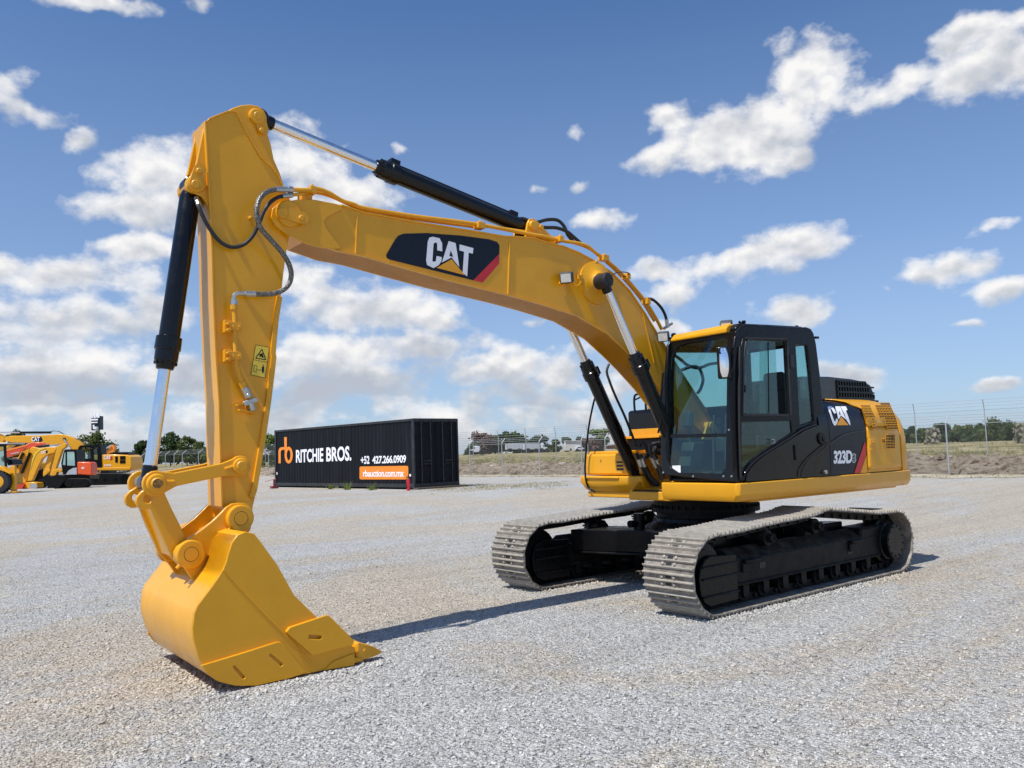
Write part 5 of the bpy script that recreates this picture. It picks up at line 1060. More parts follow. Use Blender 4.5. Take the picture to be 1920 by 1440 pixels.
obj('phone_number', cline('+52', 873, 950, 400, 470, 396, 467), M['white'], CO, fix=False); obj('phone_number', cline('427.266.0909', 974, 1270, 398, 467, 388, 458, space=.95), M['white'], CO, fix=False)
m = MB(); x0, x1, r_ = 862, 1290, 14; 
pl = []
for cx, cy, a0 in ((x1-r_, 484+r_, -90), (x1-r_, 604-r_, 0), (x0+r_, 604-r_, 90), (x0+r_, 490+r_, 180)):
    for k in range(6): a = math.radians(a0+18*k); pl.append((cx+r_*math.cos(a), cy+r_*math.sin(a)))
cpoly(m, pl); sg = obj('web_address_panel', m, M['orange'], CO, fix=False)
obj('web_address', cline('rbauction.com.mx', 893, 1252, 522, 580, 516, 582, off=.004, bold=.022, space=.92), M['white'], sg, fix=False)
m = MB()
for x, y in ((134, 551), (1307, 567)): cpoly(m, [(x-7, y-10), (x+7, y-10), (x+7, y+10), (x-7, y+10)])
obj('white_patch', m, M['white'], CO, fix=False)
# fire extinguishers
def extinguisher(px, t, label, hose=True):
    p = G(px, t); E_ = empty('fire_extinguisher', p, label, 'fire extinguisher', 'fire extinguishers by the container')
    x, y, z = p; m = MB(); m.lathe((x, y, z), (x, y, z+1), [(0, .065), (.02, .078), (.40, .078), (.46, .06), (.49, .025), (.54, .025)], 16); obj('cylinder', m, M['red'], E_)
    m = MB(); m.box(x-.03, x+.07, y-.015, y+.015, z+.53, z+.56); m.box(x-.03, x+.09, y-.015, y+.015, z+.585, z+.60); m.cyl((x, y, z+.52), (x, y, z+.6), .02, n=8); obj('valve', m, M['grey'], E_)
    m = MB(); m.tube([(x, y, z+.55), (x+.1, y+.02, z+.52), (x+.12, y+.03, z+.3), (x+.09, y+.02, z+.1)], .012, n=6); obj('hose', m, M['rubber'], E_)
    return E_
extinguisher(761, 33.4, 'red fire extinguisher standing in front of the container by the orange web panel')
p = G(511, 41.0); E_ = empty('hand_pump', p, 'dark red post with a slanting handle at the far left end of the container', 'hand pump'); x, y, z = p
m = MB(); m.cyl((x, y, z), (x, y, z+.45), .05, n=10); m.box(x-.16, x+.16, y-.16, y+.16, z, z+.12); obj('pump_body', m, paint('faded_red', (.20, .02, .03), .6), E_)
q = np.array([x, y, z+.48]); m = MB(); m.cyl(q+RTH*.1, q-RTH*.45-[0, 0, .12], .02, n=6); obj('pump_handle', m, paint('pale_red', (.45, .08, .08), .6), E_)
# weeds at the container foot
for k, (px, t, h) in enumerate(((616, 37.6, .30), (647, 36.2, .42), (693, 35.0, .34))):
    p = G(px, t); m = MB(); blades(m, p[0], p[1], p[2], 60, h, .12)
    o = obj('weed', m, M['leafL'], smooth=0, fix=False); tag(o, ['smallest green weed, leftmost of three at the foot of the container wall', 'largest green weed, middle of three at the foot of the container wall', 'green weed nearest the orange web panel at the foot of the container wall'][k], 'weed', 'weeds along the container')
# =================================================================== fences
M['galv'] = paint('galvanised_post', (.42, .44, .46), .5, metal=.4, coat=0)
def mat_mesh():
    m, nt, b = newmat('chain_link'); out = nt.nodes['Material Output']; uv = N(nt, 'ShaderNodeTexCoord').outputs['UV']; sp = N(nt, 'ShaderNodeSeparateXYZ'); L(nt, uv, sp.inputs[0])
    res = []
    for sgn in (1, -1):
        a = N(nt, 'ShaderNodeMath', operation='MULTIPLY_ADD', inp={1: float(sgn)}); L(nt, sp.outputs[1], a.inputs[0]); L(nt, sp.outputs[0], a.inputs[2])
        k = N(nt, 'ShaderNodeMath', operation='MULTIPLY', inp={1: 11.0}); L(nt, a.outputs[0], k.inputs[0]); f = N(nt, 'ShaderNodeMath', operation='FRACT'); L(nt, k.outputs[0], f.inputs[0])
        c = N(nt, 'ShaderNodeMath', operation='LESS_THAN', inp={1: .034}); L(nt, f.outputs[0], c.inputs[0]); res.append(c)
    mx = N(nt, 'ShaderNodeMath', operation='MAXIMUM'); L(nt, res[0].outputs[0], mx.inputs[0]); L(nt, res[1].outputs[0], mx.inputs[1])
    tr = N(nt, 'ShaderNodeBsdfTransparent'); ms = N(nt, 'ShaderNodeMixShader'); L(nt, mx.outputs[0], ms.inputs[0]); L(nt, tr.outputs[0], ms.inputs[1]); L(nt, b.outputs[0], ms.inputs[2]); L(nt, ms.outputs[0], out.inputs[0])
    b.inputs['Base Color'].default_value = (.22, .23, .24, 1); b.inputs['Metallic'].default_value = .3; b.inputs['Roughness'].default_value = .6; return m
M['link'] = mat_mesh()
def fence(name, label, pts, H_, arm, toprail=False, wire_r=.007, post_r=.03):
    F_ = empty(name, LT(pts[0][0], pts[0][1], gh(*pts[0])), label, 'fence', 'chain link fences behind the yard')
    tops = []
    for i, (l, t) in enumerate(pts):
        a = np.array(LT(l, t, gh(l, t))); m = MB(); lean = random.uniform(-.02, .02); b_ = a+[lean, 0, H_]; m.cyl(a-[0, 0, .1], b_, post_r, n=8)
        if arm: ad = np.array([NV[0]*RTH[0]+NV[1]*FWH[0], NV[0]*RTH[1]+NV[1]*FWH[1], 0])*arm[0]+np.array([0, 0, arm[1]]); m.cyl(b_, b_+ad, post_r*.8, n=8)
        obj('post', m, M['galv'], F_); tops.append((a, b_, b_+(ad if arm else 0)))
    m = MB(); uv = []; d = 0; vs = []
    for i, (a, b_, c) in enumerate(tops):
        if i: d += np.linalg.norm(a-tops[i-1][0])
        vs += [a+[0, 0, .03], b_-[0, 0, .03]]; uv.append(d)
    m.add(vs, [(2*i, 2*i+2, 2*i+3, 2*i+1) for i in range(len(tops)-1)]); o = obj('chain_link_mesh', m, M['link'], F_, smooth=0, fix=False)
    ul = o.data.uv_layers.new(name='UVMap')
    for lp in o.data.loops: ul.data[lp.index].uv = (uv[lp.vertex_index//2], H_ if lp.vertex_index % 2 else 0)
    m = MB()
    for k in ((0.33, .66, 1.0) if arm else ()):
        for i in range(len(tops)-1): m.cyl(tops[i][1]+(tops[i][2]-tops[i][1])*k, tops[i+1][1]+(tops[i+1][2]-tops[i+1][1])*k, wire_r*1.3, n=4)
    for i in range(len(tops)-1):
        m.cyl(tops[i][1]-[0, 0, .03], tops[i+1][1]-[0, 0, .03], (.022 if toprail else wire_r*1.6), n=5)
    obj('fence_wire', m, M['galv'], F_)
near = []
for px in (2120, 1930, 1762.5, 1640, 1530, 1440, 1360, 1290, 1225, 1170, 1122, 1078, 998.5, 929.5, 869, 812, 762, 716, 672, 632, 596, 560, 526, 494):
    q = (px-960)/1520; t = 49/(1+1.1*q); near.append((q*t, t))
near2 = [SR(.35, (p[0]-0)*1.487 if False else float(np.dot(np.array(p)-P0, TV))) for p in near]
fence('security_fence', 'near chain link fence along the edge of the gravel with pale posts and outward arms', [tuple(p) for p in near2], 2.0, (.28, .30))
far = []
r = 32.6
while r > -66: far.append(tuple(SR(7.0, r))); r -= 3.0
fence('security_fence', 'far chain link fence on top of the dirt bank with taller posts and barbed wire', far, 2.05, (-.12, .42), wire_r=.006, post_r=.024)
left = []
for px in (262, 291, 317, 343.5, 370, 394, 440, 480): q = (px-960)/1520; t = 135; left.append((q*t, t-(px-262)*.09))
fence('security_fence', 'distant chain link fence with bent arms seen left of the upright stick', left, 2.1, (.7, .55), post_r=.06, wire_r=.012)
# =================================================================== trees
def tree(name, p, h, w, mat, label, cat='tree', group='trees on the horizon', trunk=.25, n=1600, leaf=.22, blobs=9, seed=1, base=.22, low=False):
    rd_ = random.Random(seed); T_ = empty(name, p, label, cat, group); x, y, z = p; m = MB(); C_ = []
    for i in range(blobs):
        a = rd_.uniform(0, 6.28); rr = rd_.uniform(0, .36)*w; k = rd_.random(); zc = z+h*(base+.10+(.78-base)*k*.95); f_ = 1-.35*abs(k-.4)
        C_.append((x+rr*math.cos(a)*f_*1.3, y+rr*math.sin(a)*f_*1.3, zc, rd_.uniform(.15, .30)*w*f_))
    C_.append((x, y, z+h*.82, .14*w))
    for i in range(n):
        c = rd_.choice(C_); d = np.array([rd_.gauss(0, 1) for _ in range(3)]); d /= np.linalg.norm(d)+1e-9; rr = c[3]*(rd_.uniform(.45, 1.05) if rd_.random() < .85 else rd_.uniform(1.0, 1.4)); q = np.array(c[:3])+d*rr*np.array([1, 1, .72])
        if q[2] < z+.02*h: continue
        u = np.array([rd_.gauss(0, 1) for _ in range(3)]); u /= np.linalg.norm(u); v = np.cross(u, d); v /= np.linalg.norm(v)+1e-9; s_ = leaf*rd_.uniform(.5, 1.2)
        m.add([q-u*s_, q-v*s_*.6, q+u*s_, q+v*s_*.6], [(0, 1, 2, 3)])
    obj('crown', m, mat, T_, smooth=0, fix=False)
    m = MB(); top_ = z+h*.62
    for k in range(1 if not low else 0): m.tube([(x, y, z-.2), (x+.1, y, z+h*.25), (x-.05, y+.1, top_)], .035*h*.5, n=7)
    for c in C_[:7]: m.cyl((x, y, z+h*(.18 if not low else 0)), (c[0], c[1], c[2]), .018*h*.5, r1=.006*h*.5, n=5)
    obj('trunk', m, M['bark'], T_); return T_
def TR(px, t, top, w_px, mat, label, zb=None, **k):
    g = G(px, t); x, y, _ = g; zt = DT(px, top, t)[2]; zb = g[2] if zb is None else zb; tree(k.pop('name', 'tree'), (x, y, zb), zt-zb, w_px/1520*t, mat, label, **k)
tl = [(178, 118, 806, 48, 'leafM', 'tall olive-brown tree below the black tower sign'), (200, 112, 828, 40, 'leafD', 'dark tree right of the tower sign, behind the yellow excavator house'), (28, 120, 800, 34, 'leafD', 'dark tree above the boom at the far left edge'),
      (263, 150, 822, 24, 'leafD', 'small slanting tree left of the chrome rod'), (318, 150, 806, 44, 'leafD', 'tallest dark tree between the chrome rod and the stick'), (349, 145, 816, 32, 'leafM', 'olive tree just right of the tallest dark tree'), (374, 145, 826, 30, 'leafM', 'brownish tree closest to the left edge of the stick'), (290, 150, 830, 30, 'leafD', 'low dark tree partly hidden by the chrome rod'),
      (507, 95, 812, 42, 'leafL', 'fresh green tree between the stick and the container'), (885, 150, 829, 24, 'leafD', 'dark round bush right beside the container'), (903, 170, 811, 36, 'leafP', 'reddish-brown bare tree right of the container'), (925, 175, 817, 26, 'leafM', 'olive tree beside the reddish-brown tree'),
      (945, 180, 807, 26, 'leafD', 'twin-topped green tree, left crown above the trailers'), (962, 180, 812, 34, 'leafD', 'broad green tree, right crown above the trailers'), (1003, 180, 818, 34, 'leafD', 'rounded dark tree above the truck cab'), (982, 185, 823, 14, 'leafD', 'small tree between two bigger ones above the trailers'),
      (1037, 170, 824, 14, 'leafM', 'narrow tree left of the white wall'), (1059, 190, 820, 13, 'leafD', 'slim dark tree rising behind the white wall'), (1083, 190, 821, 16, 'leafD', 'small round tree at the right end of the white wall'),
      (1121, 100, 804, 30, 'leafL', 'bright green tree left of the boom cylinders'), (1106, 98, 822, 30, 'leafP', 'pinkish bare bush in front of the bright green tree'), (1158, 110, 815, 14, 'leafM', 'thin tree seen beside the black lift cylinder')]
for i, (px, t, tp_, w_, mt, lb) in enumerate(tl): TR(px, t, tp_-2, w_*1.35, M[mt], lb, seed=i+3, leaf=.0021*t, n=2600, blobs=15, base=.04, low=(mt == 'leafP' and w_ < 31 and px > 1100))
br = [(1705, 100, 799, 24, 'leafD'), (1722, 98, 804, 22, 'leafM'), (1766, 92, 792, 34, 'leafD'), (1748, 96, 798, 24, 'leafM'), (1790, 90, 797, 26, 'leafM'), (1812, 92, 796, 28, 'leafM'), (1832, 90, 793, 26, 'leafD'), (1862, 80, 788, 44, 'leafM'), (1884, 82, 790, 44, 'leafD'), (1900, 76, 792, 30, 'leafD'), (1935, 75, 788, 44, 'leafM'), (1800, 88, 806, 30, 'leafD'), (1845, 84, 802, 26, 'leafM')]
bl = ['dark bush touching the right end of the machine', 'olive bush behind the nearest big cactus', 'tall dark bush above the cactus left of centre in the right hedge', 'olive bush just left of the tall dark bush', 'pale olive bush right of the tall dark bush', 'mid-height olive bush in the middle of the right hedge', 'dark bush left of the tall fence post on the right', 'biggest rounded bush of the hedge at the right', 'dark rounded bush right of the biggest one', 'dark bush under the second cactus at the right edge', 'bush cut by the right edge of the photo', 'low dark bush in front of the hedge near its middle', 'low olive bush at the foot of the tall fence post']
for i, (px, t, tp_, w_, mt) in enumerate(br): TR(px, t, tp_, w_*1.6, M[mt], bl[i], name='bush', cat='bush', group='hedge of bushes on the right', seed=i+50, leaf=.0021*t, n=2400, blobs=13, base=-.12, low=True)
# cacti
def cactus(px, t, h, w, label, seed):
    rd_ = random.Random(seed); x, y, z = G(px, t); T_ = empty('prickly_pear', (x, y, z), label, 'cactus', 'prickly pear cacti by the hedge'); m = MB()
    for i in range(95):
        a = rd_.uniform(0, 6.28); k = rd_.random(); rr = w*.5*math.sqrt(rd_.random())*(1-.35*k); c = np.array([x+rr*math.cos(a), y+rr*math.sin(a), z+h*k]); u = np.array([math.cos(a+1), math.sin(a+1), 0]); v = np.array([rd_.gauss(0, .4), rd_.gauss(0, .4), 1]); v /= np.linalg.norm(v); s_ = .17*rd_.uniform(.7, 1.2)
        n_ = np.cross(u, v)*.03; pl = [c+u*s_*.65*math.cos(b)+v*s_*math.sin(b) for b in np.linspace(0, 6.28, 9)[:-1]]; m.extr([p-n_ for p in pl], n_*2)
    obj('pad', m, M['cactus'], T_, smooth=0)
cactus(1743, 62, 1.15, 1.25, 'big grey-green prickly pear cactus right beside the machine', 4); cactus(1909, 50, 1.2, 1.1, 'prickly pear cactus at the right edge of the photo', 5)
# rocks and rubble on the bank
M['rock'] = paint('pale_rock', (.50, .46, .40), .9, coat=0, var=.25, peel=.4, scale=6)
for i in range(60):
    s = random.uniform(.6, 6); r = random.uniform(-12, 24); l, t = SR(s, r); x, y, z = LT(l, t, gh(l, t)); sz_ = random.uniform(.05, .18)
    m = MB(); vv = []
    for a in range(3):
        for b in range(6): th_ = b/6*6.28; ph = (a-1)*.8; vv.append((x+sz_*random.uniform(.7, 1.3)*math.cos(th_)*math.cos(ph), y+sz_*random.uniform(.7, 1.3)*math.sin(th_)*math.cos(ph), z+.02+sz_*.6*math.sin(ph)))
    m.add(vv, [(a*6+b, a*6+(b+1) % 6, (a+1)*6+(b+1) % 6, (a+1)*6+b) for a in range(2) for b in range(6)]+[tuple(range(5, -1, -1)), tuple(range(12, 18))])
    tag(obj('bank_rock', m, M['rock'], smooth=0), 'pale loose rock lying on the brown dirt bank behind the fence', 'rock', 'loose rocks on the dirt bank')
m = MB()
for _ in range(1500):
    s = random.uniform(.4, 30) if random.random() < .4 else random.uniform(4.8, 16); r = random.uniform(-60, 32); l, t = SR(s, r); p = LT(l, t, gh(l, t)); q = random.uniform(.12, .34)*(1 if s > 6 else .7); blades(m, p[0], p[1], p[2]-.03, 26 if s < 12 else 14, q, .22)
obj('bank_weeds', m, M['grass'], smooth=0, fix=False)['kind'] = 'stuff'
m = MB()
for _ in range(260):
    s = random.uniform(.3, 5.2); r = random.uniform(-50, 32); l, t = SR(s, r); x, y, z = LT(l, t, gh(l, t)); sz_ = random.uniform(.08, .34)
    vv = [(x+sz_*random.uniform(.6, 1.2)*math.cos(b/6*6.28)*k, y+sz_*random.uniform(.6, 1.2)*math.sin(b/6*6.28)*k, z-.05+sz_*hz*random.uniform(.8, 1.3)) for k, hz in ((1.1, 0), (.8, .45), (.25, .75)) for b in range(6)]
    m.add(vv, [(a*6+b, a*6+(b+1) % 6, (a+1)*6+(b+1) % 6, (a+1)*6+b) for a in range(2) for b in range(6)]+[tuple(range(12, 18))])
obj('dirt_clods', m, M['dirt'], smooth=0, fix=False)['kind'] = 'stuff'
# =================================================================== far vehicles and buildings
def DP(pts, t, th, mb, mi=0, z=None):    # side-on outline at depth t with real thickness th (away from us)
    return mb.extr([DT(*(z(*p) if z else p), t) for p in pts], FWH*th, mi)
M['twhite'] = paint('trailer_white', (.62, .63, .66), .5, coat=.1); M['tgrey'] = paint('trailer_grey', (.42, .44, .48), .5, coat=.1); M['wall'] = paint('rendered_wall', (.60, .58, .55), .8, coat=0, scale=.5)
Z5b = zm(850, 760, 6.857)
def wheels(mb, pxs, py, t, r, th=.3):
    for px in pxs: c = np.array(DT(px, py, t)); mb.cyl(c, c+FWH*th, r, n=14)
t = 150
TRK = empty('articulated_truck', G(990, t), 'white truck with two long pale trailers, far beyond the fence', 'truck', 'trucks beyond the field')
for k, (a, b_) in enumerate((((690, 905)), ((922, 1118)))):
    m = MB(); DP([(a, 492), (b_, 490), (b_, 568), (a, 568)], t, 2.5, m, z=Z5b); tr_ = obj('trailer', m, M['tgrey'], TRK, bevel=.05)
    m = MB(); DP([(a-22, 492), (a-3, 492), (a-3, 572), (a-22, 572)], t-.1, 2.6, m, z=Z5b); obj('trailer_end', m, M['twhite'], tr_)
    m = MB(); wheels(m, [Z5b(x, 0)[0] for x in (a+30, a+50, b_-60, b_-40)], Z5b(0, 578)[1], t, .36); obj('wheel', m, M['rubber'], tr_)
m = MB(); DP([(1125, 500), (1130, 485), (1155, 482), (1170, 505), (1178, 535), (1210, 540), (1215, 572), (1125, 575)], t, 2.4, m, z=Z5b); cb = obj('cab', m, M['twhite'], TRK, bevel=.08)
m = MB(); DP([(1158, 512), (1166, 512), (1174, 532), (1158, 532)], t-.03, .03, m, z=Z5b); obj('window', m, M['navy'], cb)
m = MB(); wheels(m, [Z5b(x, 0)[0] for x in (1140, 1200)], Z5b(0, 578)[1], t-.1, .4); obj('wheel', m, M['rubber'], TRK)
t = 130; TK = empty('truck_tractor', G(892, t), 'white truck tractor parked alone just right of the container', 'truck', 'trucks beyond the field')
m = MB(); DP([(212, 605), (215, 572), (250, 568), (256, 535), (285, 520), (340, 525), (345, 602)], t, 2.4, m, z=Z5b); cb = obj('cab', m, M['twhite'], TK, bevel=.08)
m = MB(); DP([(262, 540), (278, 537), (279, 553), (262, 555)], t-.03, .03, m, z=Z5b); obj('window', m, M['navy'], cb)
m = MB(); DP([(345, 590), (392, 590), (392, 604), (345, 604)], t, 2.2, m, z=Z5b); wheels(m, [Z5b(x, 0)[0] for x in (235, 355, 378)], Z5b(0, 606)[1], t-.1, .38); obj('chassis', m, M['rubber'], TK)
t = 185; BW = empty('white_building', G(1066, t), 'long white walled building on the horizon near the boom cylinders', 'building')
m = MB(); DP([(1312, 530), (1440, 528), (1440, 582), (1312, 582)], t, 10, m, z=Z5b); obj('low_wall', m, M['wall'], BW)
m = MB(); DP([(1440, 455), (1650, 460), (1650, 582), (1440, 582)], t-.3, 12, m, z=Z5b); hw = obj('hall', m, M['wall'], BW); m = MB(); DP([(1436, 452), (1654, 457), (1654, 463), (1436, 458)], t-.6, 12.6, m, z=Z5b); obj('parapet', m, M['twhite'], hw)
m = MB(); DP([(1500, 555), (1520, 555), (1520, 582), (1500, 582)], t-.35, .05, m, z=Z5b); obj('doorway', m, M['navy'], hw)
t = 190; WC = empty('parked_car', G(1087, t), 'white car at the right end of the white building', 'car'); m = MB(); DP([(1572, 555), (1580, 540), (1600, 528), (1640, 530), (1665, 545), (1700, 550), (1700, 575), (1572, 575)], t-6, 1.8, m, z=Z5b); obj('body', m, M['twhite'], WC, bevel=.08)
m = MB(); DP([(1592, 542), (1603, 532), (1638, 534), (1650, 545)], t-6.05, .05, m, z=Z5b); obj('window', m, M['navy'], WC); m = MB(); wheels(m, [Z5b(x, 0)[0] for x in (1595, 1680)], Z5b(0, 576)[1], t-6.1, .35); obj('wheel', m, M['rubber'], WC)
t = 100; FB = empty('cargo_wagon', G(508, t), 'grey and red cargo boxes seen between the stick and the container', 'trailer')
m = MB(); DP([(495, 839), (506, 838), (506, 855), (495, 855)], t, 2.5, m); obj('grey_box', m, M['tgrey'], FB, bevel=.03); m = MB(); DP([(506, 839), (530, 838), (530, 857), (506, 857)], t-.1, 2.5, m); obj('red_box', m, paint('wagon_red', (.42, .03, .05), .5), FB, bevel=.03); m = MB(); wheels(m, (498, 510, 516), 859, t, .5); obj('wheel', m, M['rubber'], FB)
t = 95; SB = empty('red_shed', G(1155, 120), 'low reddish shed on the horizon behind the lift cylinder', 'shed'); m = MB(); DP([(1137, 836), (1165, 834), (1165, 842), (1137, 842)], 120, 4, m); obj('wall', m, paint('shed_red', (.28, .10, .09), .8), SB); m = MB(); DP([(1136, 834.5), (1150, 832.5), (1166, 832.8), (1166, 834.5)], 119.5, 5, m); obj('roof', m, paint('shed_roof', (.45, .4, .38), .7), SB)
# tower sign
t = 140; TS_ = empty('tower_sign', G(179, t), 'tall black sign tower with white lettering above the olive tree', 'sign')
m = MB(); DP([(1215, 75), (1330, 70), (1332, 250), (1218, 262)], t, 1.2, m, z=ZB); pn = obj('sign_panel', m, M['navy'], TS_)
m = MB(); 
for pts in ([(1216, 40), (1235, 35), (1240, 95), (1218, 100)], [(1245, 50), (1268, 40), (1278, 95), (1250, 100)], [(1272, 25), (1330, 20), (1322, 95), (1285, 92)], [(1216, 110), (1305, 108), (1305, 128), (1216, 132)], [(1216, 150), (1300, 148), (1300, 162), (1216, 166)], [(1236, 190), (1256, 186), (1258, 225), (1270, 240), (1240, 246)]): DP(pts, t-.12, .1, m, z=ZB)
obj('sign_lettering', m, M['white'], pn)
m = MB(); c = np.array(G(181, t+.8)); m.cyl(c, (c[0], c[1], DT(181, 790, t)[2]), .35, n=12); obj('pole', m, M['galv'], TS_)
m = MB(); c = np.array(DT(181, 807.5, t-.3)); m.lathe(c, c+[0, 0, 1], [(0, .2), (.3, .35), (.7, .3)], 12); obj('flood_lamp', m, M['twhite'], TS_)
# ---- machines parked at the left, each in its own depth plane
def BM(name, px, t, label, cat, group='machines parked at the far left'):
    return empty(name, G(px, t), label, cat, group)
def part(name, pts, t, th, mat, par, bevel=.02): m = MB(); DP(pts, t, th, m, z=ZB); return obj(name, m, mat, par, bevel=bevel)
def bar(mb, a, b, t, r, mi=0, n=10): mb.cyl(DT(*ZB(*a), t), DT(*ZB(*b), t), r, n=n, mi=mi)
def pxbar(name, a, b, t, r, mat, par): m = MB(); bar(m, a, b, t, r); return obj(name, m, mat, par)
def btrack(E_, x0, x1, yt, yb2, t, th, n=2, gap=1.8):
    for k in range(n):
        tt = t+k*gap; rr = (yb2-yt)/2; cy = (yt+yb2)/2; pl = []
        for i in range(9): a = math.pi/2+math.pi*i/8; pl.append((x0+rr+rr*math.cos(a), cy-rr*math.sin(a)))
        for i in range(9): a = -math.pi/2+math.pi*i/8; pl.append((x1-rr+rr*math.cos(a), cy-rr*math.sin(a)))
        tk_ = part('track', pl, tt, th, M['blkdust'], E_, .02)
        m = MB()
        for i in range(5): c = np.array(DT(*ZB(x0+rr+(x1-x0-2*rr)*i/4, cy), tt-.03)); m.cyl(c, c+FWH*.05, (rr if i in (0, 4) else rr*.35)*t/1520/7.111*.8, n=14)
        obj('track_roller', m, M['blk2'], tk_)
def blogo(s, x0, x1, y0, y1, t, mat, par, name='lettering', sl=0.0):
    vf = fit2d(text2d(s, 1, .03, .8), 1, 1); m = MB(); m.add([DT(*ZB(x0+(x1-x0)*x, y1+(y0-y1)*y+sl*x), t) for x, y in vf[0]], vf[1]); obj(name, m, mat, par, fix=False)
t = 60
A_ = BM('parked_excavator', 185, t, 'large yellow excavator with black cab facing left, behind the other machines', 'excavator')
btrack(A_, 1050, 1745, 838, 990, t-.5, .6, 2, 2.4)
h1 = part('house', [(1215, 590), (1500, 583), (1700, 590), (1745, 620), (1755, 700), (1750, 785), (1700, 800), (1215, 800)], t, 1.9, M['yel'], A_, .06)
part('exhaust_hood', [(1500, 583), (1520, 555), (1560, 548), (1700, 552), (1715, 588)], t+.4, 1.1, M['blk2'], h1)
part('side_rail', [(1220, 765), (1735, 755), (1735, 790), (1220, 798)], t-.06, .06, M['yel2'], h1)
for q in ((1535, 610, 1568, 690), (1600, 605, 1670, 655), (1598, 662, 1670, 702)): part('vent', [(q[0], q[1]), (q[2], q[1]), (q[2], q[3]), (q[0], q[3])], t-.03, .03, M['blk2'], h1, 0)
blogo('CAT', 1382, 1478, 600, 648, t-.02, M['white'], h1); blogo('323D3', 1388, 1480, 715, 740, t-.02, M['white'], h1)
part('red_stripe', [(1478, 600), (1500, 615), (1500, 650), (1470, 662)], t-.015, .015, M['red'], h1, 0)
m = MB()
c_o = [(1020, 760), (1015, 600), (1045, 490), (1075, 462), (1320, 455), (1345, 480), (1360, 760)]
hl = [[(1062, 640), (1062, 560), (1090, 492), (1205, 490), (1208, 638)], [(1248, 650), (1245, 490), (1295, 492), (1300, 655)]]
px3 = lambda a, b: DT(*ZB(a, b), t-.05)
m.holed(c_o, hl, px3, FWH*.06); m.holed(c_o, [hl[0]], lambda a, b: DT(*ZB(a, b), t+.85), FWH*.06)
DP([(1030, 690), (1355, 690), (1358, 760), (1022, 760)], t, .85, m, z=ZB); DP([(1060, 466), (1335, 460), (1340, 478), (1055, 482)], t, .85, m, z=ZB); DP([(1310, 480), (1345, 480), (1355, 690), (1310, 690)], t+.02, .8, m, z=ZB)
cbA = obj('cab', m, M['blk2'], A_)
for q in hl: part('window', q, t-.03, .02, M['glass'], cbA, 0)
part('seat', [(1180, 690), (1170, 560), (1200, 550), (1225, 690)], t+.3, .4, M['seat'], cbA)
part('boom', [(1085, 560), (1100, 470), (1060, 420), (960, 355), (850, 318), (780, 312), (520, 330), (130, 335), (70, 352), (50, 382), (70, 405), (160, 425), (600, 440), (700, 470), (780, 450), (860, 440), (950, 520), (1010, 600)], t+1.05, .42, M['yel'], A_, .03)
blogo('CAT', 418, 530, 350, 408, t+1.03, M['white'], A_); part('logo_panel', [(440, 362), (550, 345), (570, 395), (545, 415), (440, 412)], t+1.035, .01, M['navy'], A_, 0)
pxbar('stick_cylinder', (270, 292), (680, 290), t+1.25, .09, M['blk'], A_); pxbar('stick_cylinder_rod', (-60, 290), (275, 292), t+1.25, .05, M['chrome'], A_)
pxbar('lift_cylinder_rod', (852, 378), (940, 500), t+.95, .055, M['chrome'], A_); m = MB(); c = np.array(DT(*ZB(852, 378), t+.95)); m.cyl(c, c+FWH*.15, .1, n=12); obj('lift_pin', m, M['blk'], A_)
m = MB(); m.tube([DT(*ZB(*p), t+1.2) for p in ((660, 285), (720, 270), (790, 280), (850, 315), (930, 350), (1020, 385), (1060, 430))], .03, n=6); obj('boom_hose', m, M['blk2'], A_)
part('stick', [(-90, 300), (0, 312), (60, 355), (40, 420), (110, 430), (180, 460), (60, 520), (-90, 560)], t+1.3, .35, M['yel2'], A_, .03)
# red-boomed excavator
t = 57
Bx = BM('red_boom_machine', 35, t, 'red-orange boom machine with a black cylinder, at the left behind the backhoe', 'excavator')
part('boom', [(70, 520), (360, 450), (420, 425), (560, 425), (600, 450), (500, 470), (330, 540), (80, 625)], t, .35, paint('machine_red', (.75, .07, .02), .4), Bx, .03)
part('boom_edge', [(72, 522), (360, 452), (362, 470), (74, 545)], t-.02, .02, M['orange'], Bx, 0)
part('white_marking', [(146, 570), (256, 547), (258, 560), (148, 584)], t-.03, .01, M['tgrey'], Bx, 0)
pxbar('boom_cylinder', (480, 490), (660, 465), t-.1, .08, M['blk'], Bx); pxbar('cylinder_rod', (655, 467), (790, 455), t-.1, .045, M['chrome'], Bx)
part('bucket', [(190, 1045), (200, 985), (235, 965), (300, 960), (325, 990), (290, 1045), (240, 1052)], t-1, .9, paint('bucket_red', (.6, .05, .015), .4), Bx, .03)
part('arm', [(300, 480), (330, 500), (260, 800), (290, 970), (240, 970), (215, 820)], t+.1, .25, M['yel2'], Bx)
# yellow compact machines with folded arms
t = 55.5
Cx = BM('yellow_backhoe', 70, t, 'yellow machine with curved boom and folded digging arm, in front of the black-cabbed one', 'backhoe')
part('boom', [(430, 640), (470, 560), (530, 510), (600, 490), (740, 480), (760, 500), (720, 560), (620, 590), (560, 640), (500, 760), (430, 930), (360, 940), (400, 780)], t, .3, M['yel'], Cx, .03)
part('boom_lip', [(430, 640), (470, 560), (530, 510), (600, 492), (600, 505), (540, 525), (482, 575), (442, 655), (405, 790)], t-.025, .03, M['warn'], Cx, 0)
blogo('CAT', 548, 612, 540, 580, t-.02, M['white'], Cx, sl=-12); part('logo_panel', [(600, 535), (632, 528), (636, 560), (612, 570)], t-.01, .01, M['navy'], Cx, 0)
part('arm', [(765, 470), (860, 430), (885, 450), (880, 485), (830, 520), (740, 790), (700, 870), (660, 860), (690, 760), (740, 560)], t-.3, .25, M['yel'], Cx, .03)
